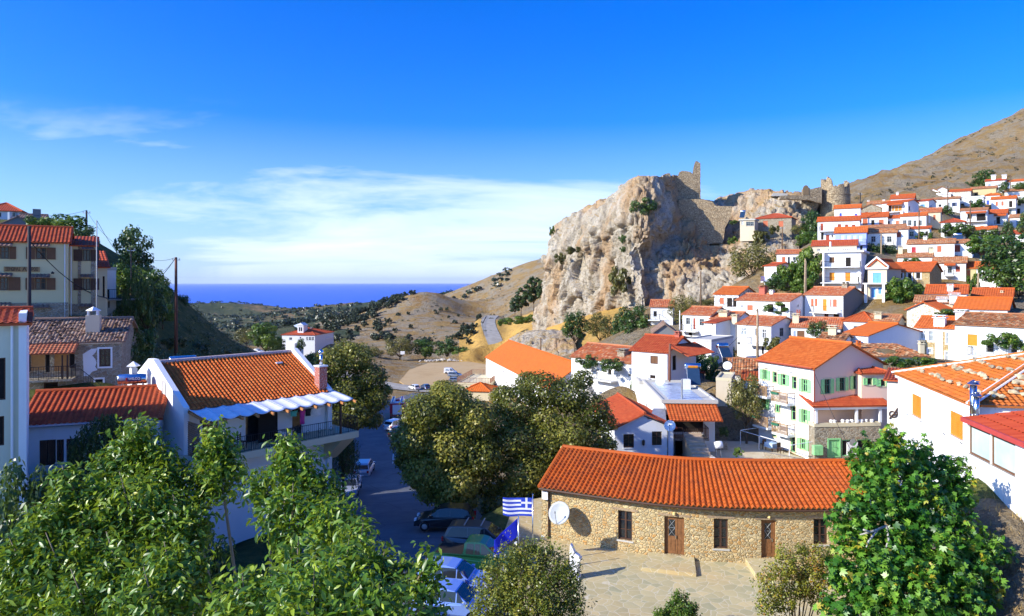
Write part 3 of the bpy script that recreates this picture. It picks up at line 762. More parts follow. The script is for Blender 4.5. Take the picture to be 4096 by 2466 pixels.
for i in range(12):
 mb.box(h.W-6.2+i*.32,h.W-5.9+i*.32,-2.3,-1.3,-3,2.6-i*.3)
mb.build('outside_stair',CONC,h.root);h.finish()
h=House('long_building','long white building under a flat bright-orange roof behind the plane tree','s',1944,2193,1428,1390,1505,150,a=76,dep=10,rmat=TILE_F,sp=.5,amp=.03)
for r in((1970,1473,1979,1526),(2002,1490,2011,1538),(2050,1505,2060,1556)):h.op('door',*r,W_WHITE)
mb=MB()
for uu in(8,16):
 mb.box(uu,uu+.9,-.4,-.02,3.0,3.7)
mb.build('air_conditioner',W_WHITE,h.root)
h.finish()
h=House('terrace','cream terrace block with iron railings in front of the long white building','s',1828,1960,1538,1530,1590,138,a=10,dep=14,roof='flat',wall=CREAM,rmat=CREAM,ov=.05)
mb=MB();rail(mb,[(0,.1,h.H+.3),(h.W,.1,h.H+.3),(h.W,8,h.H+.3)],1.0,.3,.03,.04)
rail(mb,[(0,.1,h.H+.3),(0,13,h.H+.3),(h.W,13.5,h.H+.3)],1.0,.3,.03,.04);mb.build('railing',plain('rusty_iron',(.3,.16,.1)),h.root);h.finish()
h=House('kiosk','small orange-roofed hut below the terrace of the long building','s',1858,1956,1562,1533,1600,126,a=12,dep=5,roof='h',wall=CREAM,rmat=TILE_F,sp=.4,amp=.03);h.finish()
h=House('village_house','lone stone house with terracotta shutters perched on the cliff','F',360,790,700,645,860,196,a=30,dep=8,wall=STONE_G,rmat=TILE_R,terr=False,roof='h',group=GRP)
h.op('shut',452,725,508,794,W_TERRA);h.op('shut',636,728,692,794,W_TERRA)
h.finish()
h=House('village_house','small cement annexe with a glazed bay hanging off the lone cliff house','F',178,350,722,700,838,192,a=30,dep=5,wall=BEIGE,rmat=CONC,roof='flat',terr=False,group=GRP)
h.op('glass',250,735,298,785,W_GREY);h.op('glass',298,735,344,785,W_GREY);h.op('pale',195,725,220,775,W_WHITE);h.finish()
h=V('white house with one orange shutter above the leafy thicket left of the apartments','d',450,900,152,92,360,146,[('shut',(540,205,598,300),W_TERRA),('glass',(635,205,675,350),W_GREY),('glass',(722,205,806,260),W_GREY)],rmat=TILE_OR,dep=6);h.finish()
h=V('white house with a shaded blue balcony deep in the thicket','d',240,445,355,308,640,142,[('dark',(395,455,470,540),W_GREY)],rmat=TILE_R,dep=6,a=55)
h.balcony(240,440,620,1.2,railmat=W_DBLUE);h.finish()
h=V('white wall and low red roof seen through the thicket','d',490,840,470,420,690,138,[('dark',(555,535,582,566),W_GREY),('dark',(690,535,740,620),W_GREY)],rmat=TILE_R,dep=6);h.finish()
h=House('guesthouse','tall white guesthouse with pale green shutters, wooden balconies and a pinkish gable','O',205,815,328,122,1360,70,a=68,dep=8.6,rmat=TILE_N,rows=16,sp=.26,n=4,amp=.05,sidemat=PINK,name='guesthouse')if False else House('guesthouse','tall white guesthouse with pale green shutters, wooden balconies and a pinkish gable','O',205,815,328,122,1360,70,a=68,dep=8.6,rmat=TILE_N,rows=16,sp=.26,n=4,amp=.05,sidemat=PINK,ov=.3)  # pinkish gable material carries the tone of its shaded side
G_=dict(shw=.42)
for r in((256,435,300,552),(458,485,504,615),(685,540,742,690),(684,870,738,1030),(668,1190,722,1325)):h.op('open',*r,W_GREEN,shw=.4,sur=CREAM)
for r in((362,460,406,585),(575,512,622,655),(392,778,440,915),(566,835,614,1000),(562,1150,610,1350),(362,1085,402,1180)):h.op('gdoor',*r,W_GREEN,sur=CREAM,name='door')
h.op('open',244,745,292,870,W_GREEN,shw=.4,sur=CREAM)
WOODR=plain('balcony_wood',(.36,.22,.11),.6)
for x0,x1,y in((222,360,700),(440,590,775),(232,372,1030),(445,590,1112)):
 u0,_=h.loc('F',x0-6,y);u1,_=h.loc('F',x1+20,y)
 hh=h.loc('F',x0,y)[1]
 b=MB();b.box(u0,u1,-1.0,-.003,hh-.2,hh);bb=b.build('balcony',WHITE,h.root)
 rb=MB()
 for q in((u0,u0+.08,-1.0,-.92),(u1-.08,u1,-1.0,-.92)):rb.box(q[0],q[1],q[2],q[3],hh,hh+1.0)
 rb.box(u0+.08,u1-.08,-.99,-.93,hh+.92,hh+1.0);rb.box(u0+.02,u0+.07,-.92,0,hh+.92,hh+1);rb.box(u1-.07,u1-.02,-.92,0,hh+.92,hh+1)
 k=int((u1-u0)/.13)
 for i in range(k):rb.box(u0+.1+i*.13,u0+.15+i*.13,-.985,-.955,hh,hh+.92)
 for side in(u0+.045,u1-.045):
  for i in range(5):rb.tube([(side,-.9+i*.2,hh+.05),(side,min(-.05,-.9+i*.2+.35),hh+.9)],.02,4)
 rb.build('railing',WOODR,bb)
 fb=MB();fb.box(u0+.1,u0+1.0,-1.2,-1.0,hh+.72,hh+.92);fb.build('flower_box',W_DGREEN,bb)
for r in((925,545,990,700),(1090,528,1150,668),(1240,508,1305,648)):h.op('open',*r,W_GREEN,face='R',shw=.4,sur=CREAM,fr=W_DGREEN)
mb=MB();mb.tube([(h.W+.06,-.06,-2),(h.W+.06,-.06,h.H)],.06,6);mb.tube([(-.05,-.36,h.H-.05),(h.W+.1,-.36,h.H-.05)],.07,6)
mb.build('gutter',W_RED,h.root)
mb=MB()
for i in range(4):
 a0=.5+i*1.6
 for q in(((a0,0,h.H-.6),(a0,-1.1,h.H-.6)),((a0,-1.1,h.H-.6),(a0+1.3,-1.1,h.H-.6)),((a0+1.3,-1.1,h.H-.6),(a0+1.3,0,h.H-.6))):mb.tube(q,.015,4)
mb.build('awning_frame',IRON,h.root)
mb=MB()
for q in(((.4,-2.6,2.6),(h.W,-2.6,2.6)),((.4,0,2.7),(.4,-2.6,2.6)),((h.W,0,2.7),(h.W,-2.6,2.6)),((.4,-2.6,2.6),(.4,-2.6,-.5)),((3,-2.6,2.6),(3,-2.6,-.5)),((h.W-.3,-2.6,2.6),(h.W-.3,-2.6,-.5))):mb.tube(q,.035,5)
mb.build('pergola_frame',W_WHITE,h.root)
h.finish();HOTEL=h
mb=MB();mb.box(1.2,1.9,-2.55,-1.9,-.2,.75);
w2=House('guesthouse_wing','pink two-window wing with green shutters between the guesthouse and the white house','O',1336,1625,478,372,1400,64.4,a=-5,dep=6,roof='h',wall=PINK,rmat=TILE_R,rows=10,sp=.28)
for r in((1398,530,1452,605),(1545,545,1600,620)):w2.op('open',*r,W_GREEN,shw=.4,sur=CREAM)
w2.finish()
tw=House('guesthouse_tower','plain beige corner block carrying a curly iron letter sign','O',1618,1800,552,480,1520,57,a=32,dep=5,roof='s',wall=plaster('pale_beige_plaster',(.74,.68,.58)),rmat=TILE_R,rows=6,sp=.26)
tw.finish()
def text_obj(name,s,size,mat,M,parent=None,ext=.02,width=None,align='CENTER',offset=0.0):
 cu=bpy.data.curves.new(name,'FONT');cu.body=s;cu.size=size;cu.extrude=ext;cu.align_x=align;cu.align_y='CENTER'
 cu.offset=offset
 cu.materials.append(mat)
 tmp=bpy.data.objects.new('tmp',cu);COL.objects.link(tmp)
 bpy.context.view_layer.update()
 me=bpy.data.meshes.new_from_object(tmp.evaluated_get(bpy.context.evaluated_depsgraph_get()))
 COL.objects.unlink(tmp);bpy.data.objects.remove(tmp)
 if width:
  xs=[v.co.x for v in me.vertices]
  if xs:
   k=width/(max(xs)-min(xs));me.transform(Matrix.Diagonal((k,1,1,1)))
 me.transform(M)
 me.name=name
 o=bpy.data.objects.new(name,me);link(o,parent)
 return o
UP=Matrix.Rotation(R(90),4,'X')
u,z=tw.loc('F',1712,925)
sg=MB()
pts=[]
for i in range(60):
 t=i/59
 ang=-2.2+t*9.2;rr=.12+.30*t
 pts.append((u-.22+rr*math.cos(ang)*.8,-.06,z+rr*math.sin(ang)*.8))
sg.tube(pts,.045,6)
sg.tube([(u-.45,-.06,z-.42),(u-.1,-.06,z+.05),(u+.12,-.06,z+.48),(u+.2,-.06,z+.1),(u+.24,-.06,z-.4)],.055,6)
sg.tube([(u-.15,-.06,z-.05),(u+.2,-.06,z-.02)],.04,6)
sg.tube([(u+.38,-.06,z-.75),(u+.40,-.06,z-.2),(u+.55,-.06,z-.05),(u+.68,-.06,z-.2),(u+.55,-.06,z-.38),(u+.42,-.06,z-.3)],.05,6)
L_=sg.build('wall_lettering',W_DBROWN,None,True)
L_.location=tw.O;L_.rotation_euler=(0,0,tw.th);tag(L_,'curly dark iron letters on the beige corner block','sign')
pc=House('porch_house','stone-walled terrace with a red tiled porch roof and green doors below','O',820,1500,1070,1060,1400,62.9,a=-5,dep=4,roof='flat',wall=STONE_G,rmat=CREAM,ov=.05,W=6.2)
for k,r in(('door',(975,1210,1092,1385)),):pc.op(k,*r,W_GREEN,sur=W_GREEN)
r=pc.rect('F',1120,1210,1445,1385)
pc.op('dark',0,0,0,0,W_GREEN,raw=(r[0],r[1],(r[0]+r[2])/2-.03,r[3]),name='door',fr=W_GREEN)
pc.op('dark',0,0,0,0,W_GREEN,raw=((r[0]+r[2])/2+.03,r[1],r[2],r[3]),name='door',fr=W_GREEN)
mb=MB();mb.box(r[0]+.5,r[0]+1.5,-.02,.1,r[1]+.1,r[3]-.25)
ac=mb.build('air_conditioner',W_WHITE,pc.root)
fan=MB()
for zz in(r[1]+.55,r[1]+1.25):fan.lathe([(.0,0),(.3,0),(.3,.02),(0,.02)],16,Matrix.Translation((r[0]+1.0,-.021,zz))@Matrix.Rotation(R(90),4,'X'))
fan.build('fan_grille',GALV,ac)
ca=pc.rect('F',790,1265,885,1365)
mb=MB();mb.box(ca[0],ca[2],-.45,-.01,ca[1],ca[3]);mb.box((ca[0]+ca[2])/2-.01,(ca[0]+ca[2])/2+.01,-.462,-.452,ca[1],ca[3])
mb.build('meter_cabinet',W_GREEN,pc.root)
top=pc.H+.34
rf=MB();hz=1.55
slope(rf,(-.35,-.35,top+hz),(pc.W+1.0,-.35,top+hz),(0,3.0,.85),sp=.27,rows=9,amp=.05)
rf.build('porch_roof',TILE_R,pc.root)
mb=MB();mb.box(-.2,pc.W+.9,-.2,.02,top+hz-.32,top+hz-.08);mb.build('beam',W_WHITE,pc.root)
for uu in(.05,pc.W*.62,pc.W-.1):
 mb=MB();mb.box(uu,uu+.2,-.1,.1,top,top+hz-.32);mb.build('post',W_WHITE,pc.root)
mb=MB();mb.box(-.1,pc.W+.2,2.7,2.82,top-.2,top+hz+.6);mb.build('back_wall',PINK,pc.root)
for uu in(3.0,4.6):
 mb=MB();mb.box(uu,uu+1.1,2.6,2.69,top,top+1.5);mb.build('door',W_DGREEN,pc.root)
mb=MB();mb.box(5.0,6.1,1.9,2.55,top,top+.5);mb.build('bar_counter',W_DBROWN,pc.root)
for i in range(9):
 mb=MB();mb.lathe([(.0,0),(.14,0),(.17,.2),(.1,.26),(0,.26)],7,Matrix.Translation((1.6+i*.5+random.uniform(-.2,.2),.15+random.uniform(-.1,.1),top)))
 mb.build('ornament',W_WHITE,pc.root)
pc.finish()
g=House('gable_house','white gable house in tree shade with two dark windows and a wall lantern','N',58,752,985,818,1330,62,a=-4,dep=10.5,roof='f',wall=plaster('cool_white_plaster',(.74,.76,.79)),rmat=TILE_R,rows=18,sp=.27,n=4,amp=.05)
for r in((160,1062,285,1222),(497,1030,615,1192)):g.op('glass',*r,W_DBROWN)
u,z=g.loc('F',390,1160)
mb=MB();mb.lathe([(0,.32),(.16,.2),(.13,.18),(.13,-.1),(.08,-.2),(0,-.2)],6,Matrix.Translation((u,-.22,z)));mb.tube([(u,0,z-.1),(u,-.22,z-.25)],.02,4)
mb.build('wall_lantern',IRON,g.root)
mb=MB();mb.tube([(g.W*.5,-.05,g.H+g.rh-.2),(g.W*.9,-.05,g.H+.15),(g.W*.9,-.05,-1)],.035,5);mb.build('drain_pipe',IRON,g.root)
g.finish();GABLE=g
f=House('flat_house','flat-roofed house with silvery roof sheets, tiled porch and a dark garage opening','N',640,1245,690,680,1330,66,a=3,dep=13,roof='flat',wall=WHITE2,rmat=CONC,ov=.25)
f.op('dark',765,1100,1070,1325,STONE_G,name='door');f.op('dark',660,830,1110,1040,W_DBROWN)
f.awn(655,700,1262,810,2.6,TILE_D,rows=9)
sl=f.balcony(640,1120,1060,2.0,railmat=W_DBROWN,mat=STONE_G)
mb=MB()
for i in range(18):mb.box(.6,f.W-.9,.7+i*.62,1.28+i*.62,f.H+.19,f.H+.21+.012*(i%2))
mb.build('roof_sheets',plain('silver_sheeting',(.50,.58,.70),.35,.5,.3,.25,2),f.root)
mb=MB();mb.tube([(1.9,1.2,f.H+.18),(1.9,1.2,f.H+2.1)],.1,8);mb.build('flue_pipe',GALV,f.root)
mb=MB();mb.box(f.W-1.6,f.W-.8,7.2,8,f.H+.18,f.H+1.2);mb.build('roof_block',W_WHITE,f.root)
mb=MB();A=Vector((-.9,-2.4,0))
mb.face([(-1.9,-2.2,f.H-1.9),(-.1,-2.4,f.H-2.0),(.1,-.1,f.H-.5),(-1.0,-.1,f.H-.5)]);mb.face([(-1.9,-2.2,f.H-1.94),(-1.0,-.1,f.H-.54),(.1,-.1,f.H-.54),(-.1,-2.4,f.H-2.04)])
mb.build('metal_canopy',GALV,f.root);f.finish();FLAT=f
f2=House('flat_annex','tall narrow flat annexe with a satellite dish, left of the silvery roof','N',352,500,470,455,900,79,a=3,dep=5,roof='flat',wall=WHITE2,rmat=CONC,ov=.02);f2.finish();ANNEX=f2
b1=House('beige_block','small beige flat-roofed block behind the garden tree','N',1258,1440,425,385,720,74,a=22,dep=5,roof='flat',wall=BEIGE,rmat=CREAM,ov=.02);b1.finish()
o1=House('low_house','low house with mottled orange tiles wedged beside the green-shuttered guesthouse','N',1345,1765,335,172,480,83,a=20,dep=7,wall=WHITE2,rmat=TILE_O,rows=12,jit=.035);o1.finish()
o2=House('low_house','lean-to with clean deep-orange tiles against the guesthouse wall','N',1580,1770,412,345,500,77,a=20,dep=4,roof='s',wall=WHITE2,rmat=TILE_D,rows=8);o2.finish()
pv=House('shed','small tiled shed roof behind the solar heater','N',985,1100,322,296,480,88,a=20,dep=3,wall=DARKWALL,rmat=TILE_R);pv.finish()
wh=House('white_house','large white house with two orange shuttered windows and stones laid on its hip roof','P',397,1022,440,275,1560,44,a=103,dep=11.0,roof='h',wall=plaster('bright_white_plaster',(.82,.82,.82),(.7,.7,.68),.12),rmat=tilemat('warm_orange_tiles',[(.60,.15,.02),(.66,.19,.03),(.56,.14,.03),(.68,.22,.05)],.8,.12),rows=22,sp=.26,n=4,amp=.05,jit=.008,ov=.22)  # hip roof tiles in their own orange, tone varied per tile
wh.op('shut',505,602,587,822,W_ORANGE);wh.op('shut',818,740,931,1000,W_ORANGE)
mb=MB()
for x,y in((478,780),(595,840),(785,942),(926,1015)):
 u,z=wh.loc('F',x,y);mb.tube([(u-.08,-.03,z),(u,-.1,z+.03),(u+.08,-.05,z-.03)],.02,4)
mb.build('shutter_catch',IRON,wh.root)
mb=MB();mb.box(-.15,wh.W+.15,-.14,-.004,wh.H-.28,wh.H-.08);mb.build('cornice',WHITE,wh.root)
wh.finish();WH=wh
mb=MB();D_,W_,H_,rr=wh.dep,wh.W,wh.H,wh.rh
c=min(D_,W_)/2+.22
for p,t in(((-.22,-.22),(c-.22,D_/2)),((W_+.22,-.22),(W_+.22-c,D_/2)),((-.22,D_+.22),(c-.22,D_/2)),((W_+.22,D_+.22),(W_+.22-c,D_/2))):
 for s_ in(-1,1):
  d=Vector((t[0]-p[0],t[1]-p[1],0)).normalized();nn=Vector((-d.y,d.x,0))*(.17*s_)
  mb.tube([Vector((p[0],p[1],H_+.04))+nn,Vector((t[0],t[1],H_+rr+.06))+nn],.055,5)
mb.build('hip_mortar',WHITE,wh.root)
def stone_bm(mb,c,s,m=0):
 k=len(mb.v);bm=bmesh.new();bmesh.ops.create_icosphere(bm,subdivisions=1,radius=1)
 q=[random.uniform(.7,1.25)for _ in bm.verts]
 ax=(s*random.uniform(.8,1.3),s*random.uniform(.6,1),s*random.uniform(.45,.7));rz=random.uniform(0,6.28)
 for v,w in zip(bm.verts,q):
  x,y,z=v.co.x*ax[0]*w,v.co.y*ax[1]*w,v.co.z*ax[2]*w
  mb.v.append((c[0]+x*math.cos(rz)-y*math.sin(rz),c[1]+x*math.sin(rz)+y*math.cos(rz),c[2]+z))
 bm.verts.index_update()
 for f_ in bm.faces:
  mb.f.append(tuple(k+v.index for v in f_.verts));mb.m.append(m);mb.uv.append(None)
 bm.free()
mb=MB()
def roofz(u,w):
 dz=min(w,D_-w,u,W_-u)/(D_/2)*rr
 return H_+dz+.16
for w in(.7,1.9,3.0,4.2):
 u=w+.3
 while u<W_-w-.3:
  if random.random()<.93:stone_bm(mb,(u,w+random.uniform(-.2,.2),roofz(u,w)),random.uniform(.13,.24))
  u+=random.uniform(.24,.6)
for _ in range(70):
 w=random.uniform(1.0,D_-.8);du_=random.uniform(.4,min(w,D_-w)-.2)if min(w,D_-w)>.8 else.4
 stone_bm(mb,(W_-du_,w,roofz(W_-du_,w)),random.uniform(.13,.26))
rs=mb.build('roof_stone',plain('laid_roof_stones',(.42,.35,.22),.9,.1,0,.5,3),wh.root);rs['kind']='stuff'
mb=MB();mb.box(W_-1.9,W_-1.3,3.4,4.0,roofz(W_-1.6,3.7)-.3,roofz(W_-1.6,3.7)+.75);mb.box(W_-2.0,W_-1.2,3.3,4.1,roofz(W_-1.6,3.7)+.754,roofz(W_-1.6,3.7)+.9)
mb.build('chimney',TILE_N,wh.root)
for i,(x,y0,y1)in enumerate(((1041,495,770),(1086,592,765))):
 u=W_+.35+.32*i;p=wh.O+wh.t*u+wh.b*(-.15)
 z0=-(vy('P',y1)-HY)/F*p.y-wh.O.z-.5;z1=-(vy('P',y0)-HY)/F*p.y-wh.O.z
 mb=MB();rr_=.15 if i==0 else.13
 mb.tube([(u,-.15,z0),(u,-.15,z1-.25)],rr_,12)
 for k in range(4):mb.tube([(u,-.15,z0+.4+k*.5),(u,-.15,z0+.44+k*.5)],rr_+.012,12)
 pp=mb.build('flue_pipe',STEEL,wh.root,True)
 mb=MB();mb.lathe([(.0,.22),(rr_*1.75,.02),(rr_*1.75,0),(0,.0)],12,Matrix.Translation((u,-.15,z1-.2)));mb.build('cowl',plain('blue_steel',(.25,.33,.5),.25,.5,.9),pp)
an=House('sunroom','white sunroom with a wide brown-framed window and painted red tile roof','P',968,1480,822,770,1345,31,a=100,dep=6,roof='s',wall=plaster('cracked_white_plaster',(.78,.77,.72),(.45,.4,.32),.5),rmat=tilemat('painted_red_tiles',[(.50,.065,.022),(.56,.085,.03),(.46,.055,.02)],.6,.06),rows=10,sp=.28,n=4,amp=.05,ov=.15)
r=an.rect('F',976,862,1362,1228)
c_=r[0]+(r[2]-r[0])*.5
hh=an.loc('F',976,1100)[1];ht=an.loc('F',976,862)[1]
an.op('bare',0,0,0,0,W_BROWN,raw=(r[0],hh,c_-.02,ht));an.op('bare',0,0,0,0,W_BROWN,raw=(c_+.02,hh,r[2],ht))
mb=MB();mb.box(-.1,an.W+.1,-.24,-.1,an.H-.1,an.H+.1);mb.build('eave_board',plain('red_painted_wood',(.45,.06,.05)),an.root)
mb=MB();mb.box(-.02,an.W,-.12,-.003,-3,-.1);mb.build('plinth',CONC,an.root);an.finish();SUN=an
EV=[(2157,1950),(2420,1988),(2640,2018),(2860,2033),(3080,2037),(3300,2038),(3600,2036)]
zE,zB=-12.55,-15.7
ev=[(XY(px,-zE*F/(py-HY)),-zE*F/(py-HY))for px,py in EV]
ev2=[]
for i in range(len(ev)-1):
 for k in range(4):ev2.append((ev[i][0]+(ev[i+1][0]-ev[i][0])*k/4,ev[i][1]+(ev[i+1][1]-ev[i][1])*k/4))
ev2.append(ev[-1])
for _ in range(6):
 ev2=[ev2[0]]+[tuple((ev2[i-1][j]+2*ev2[i][j]+ev2[i+1][j])/4 for j in(0,1))for i in range(1,len(ev2)-1)]+[ev2[-1]]
SLINE=[Vector((x,y,0))for x,y in ev2]
def arc(SLINE):
 s=[0.0]
 for a,b in zip(SLINE[:-1],SLINE[1:]):s.append(s[-1]+(b-a).length)
 return s
SA=arc(SLINE)
TAN=[(SLINE[min(i+1,len(SLINE)-1)]-SLINE[max(i-1,0)]).normalized()for i in range(len(SLINE))]
def along(s):
 s=max(0,min(SA[-1],s))
 for i in range(len(SA)-1):
  if s<=SA[i+1]:
   k=(s-SA[i])/(SA[i+1]-SA[i]);p=SLINE[i].lerp(SLINE[i+1],k);d=(TAN[i]*(1-k)+TAN[i+1]*k).normalized()
   return p,d,Vector((-d.y,d.x,0))
def at_s(s,back,z):
 p,d,n=along(s);return p+n*back+Vector((0,0,z))
def s_of(px,py=None,back=.35):
 best=min((abs((at_s(s_,back,0).x/at_s(s_,back,0).y)-(px-CX)/F),s_)for s_ in[SA[-1]*i/800 for i in range(801)])
 return best[1]
ORG=Vector((SLINE[8].x,SLINE[8].y,zB))
SB=thing('stone_building','long low stone building with a curved front, red-orange tile roof and brown doors','building',ORG)
DEP,RIDGE=7.6,1.62
SBo=-ORG
def zq(px,py,s):p=at_s(s,.35,0);return-(py-HY)/F*p.y
ops_sb=[]
for kind,x0,y0,x1,y1 in(('w',663,508,758,705),('d2',975,548,1110,805),('w',1308,566,1405,768),('d1',1630,576,1728,832),('w',1982,568,2080,742)):
 X0,X1,Y0,Y1=vx('Q',x0),vx('Q',x1),vy('Q',y0),vy('Q',y1)
 s0,s1=s_of(X0),s_of(X1)
 ops_sb.append((kind,s0,zq(X0,Y1,s0),s1,zq(X0,Y0,s0)))
wm=MB();ss=sorted({0.0,SA[-1],*[o[1]for o in ops_sb],*[o[3]for o in ops_sb],*[SA[-1]*i/30 for i in range(31)]})
zs=sorted({zB-1.2,zE+.12,*[o[2]for o in ops_sb],*[o[4]for o in ops_sb]})
BK=.35
for i in range(len(ss)-1):
 if ss[i+1]-ss[i]<1e-4:continue
 for j in range(len(zs)-1):
  cs,cz=(ss[i]+ss[i+1])/2,(zs[j]+zs[j+1])/2
  if any(o[1]<cs<o[3]and o[2]<cz<o[4]for o in ops_sb):continue
  wm.face([at_s(ss[i],BK,zs[j])+SBo,at_s(ss[i+1],BK,zs[j])+SBo,at_s(ss[i+1],BK,zs[j+1])+SBo,at_s(ss[i],BK,zs[j+1])+SBo])
for o in ops_sb:
 q=[(o[1],o[2]),(o[3],o[2]),(o[3],o[4]),(o[1],o[4])]
 for i in range(4):
  a,b=q[i],q[(i+1)%4]
  wm.face([at_s(a[0],BK,a[1])+SBo,at_s(b[0],BK,b[1])+SBo,at_s(b[0],BK+.3,b[1])+SBo,at_s(a[0],BK+.3,a[1])+SBo])
for s_ in(0.0,SA[-1]):
 wm.face([at_s(s_,BK,zB-1.2)+SBo,at_s(s_,DEP-BK,zB-1.2)+SBo,at_s(s_,DEP-BK,zE)+SBo,at_s(s_,DEP/2,zE+RIDGE)+SBo,at_s(s_,BK,zE+.12)+SBo])
for i in range(30):
 a,b=SA[-1]*i/30,SA[-1]*(i+1)/30
 wm.face([at_s(b,DEP-BK,zB-1.2)+SBo,at_s(a,DEP-BK,zB-1.2)+SBo,at_s(a,DEP-BK,zE+.1)+SBo,at_s(b,DEP-BK,zE+.1)+SBo])
wm.build('wall',STONE,SB)
rf=MB();NC=70;NR=15
def roof_pt(c,k,v,n,amp,lift,back0,back1,z0,z1):
 s_=(c+k/n)/NC*SA[-1]
 hgt=amp*(.5-.5*math.cos(2*math.pi*k/n))**.8
 return at_s(s_,back0+(back1-back0)*v,z0+(z1-z0)*v+hgt+lift)+SBo
for front in(True,False):
 b0,b1=(-.12,DEP/2)if front else(DEP+.12,DEP/2)
 nn=6 if front else 2
 for c in range(NC):
  for r in range(NR if front else 1):
   v0,v1=(r/NR,(r+1.12)/NR)if front else(0,1)
   j=random.uniform(0,.012);base=len(rf.v)
   for k in range(nn+1):rf.v.append(tuple(roof_pt(c,k,v0,nn,.115,.045+j,b0,b1,zE,zE+RIDGE)))
   for k in range(nn+1):rf.v.append(tuple(roof_pt(c,k,min(v1,1),nn,.10,j,b0,b1,zE,zE+RIDGE)))
   for k in range(nn):
    rf.f.append((base+k,base+k+1,base+nn+2+k,base+nn+1+k));rf.m.append(0);rf.uv.append([(c+.5,r+.5+(0 if front else 40))]*4)
   if front:
    lip=len(rf.v)
    for k in range(nn+1):
     p=Vector(rf.v[base+k]);rf.v.append((p.x,p.y,p.z-.035))
    for k in range(nn):
     rf.f.append((base+k+1,base+k,lip+k,lip+k+1));rf.m.append(0);rf.uv.append([(c+.5,r+.5)]*4)
for c in range(44):
 a,b=SA[-1]*c/44,SA[-1]*(c+1.1)/44
 rf.tube([at_s(a,DEP/2,zE+RIDGE+.07)+SBo,at_s(min(b,SA[-1]),DEP/2,zE+RIDGE+.09)+SBo],[.15,.125],8)
for s_ in(0.03,SA[-1]-.03):
 for q in((-.1,DEP/2),(DEP+.1,DEP/2)):
  rf.tube([at_s(s_,q[0],zE+.06)+SBo,at_s(s_,q[1],zE+RIDGE+.06)+SBo],.12,7)
rf.build('roof',tilemat('curved_roof_tiles',[(.46,.088,.012),(.54,.12,.018),(.38,.072,.012),(.51,.105,.015),(.48,.095,.013)],.6,.3),SB)
mb=MB();mb.tube([at_s(SA[-1]*i/40,-.02,zE-.08)+SBo for i in range(41)],.085,7);mb.tube([at_s(.5,.27,zE-.1)+SBo,at_s(.5,.27,zB)+SBo],.05,6)
mb.build('gutter',W_DBROWN,SB)
def facade_box(mb,s0,s1,z0,z1,b0,b1,m=0):
 q=[at_s(s0,b0,z0),at_s(s1,b0,z0),at_s(s1,b1,z0),at_s(s0,b1,z0),at_s(s0,b0,z1),at_s(s1,b0,z1),at_s(s1,b1,z1),at_s(s0,b1,z1)]
 n=len(mb.v);mb.v.extend([tuple(p+SBo)for p in q])
 for f_ in((0,3,2,1),(4,5,6,7),(0,1,5,4),(1,2,6,5),(2,3,7,6),(3,0,4,7)):
  mb.f.append(tuple(n+i for i in f_));mb.m.append(m);mb.uv.append(None)
DOORW=plain('warm_door_wood',(.22,.10,.04),.5,.3,0,.25,8)
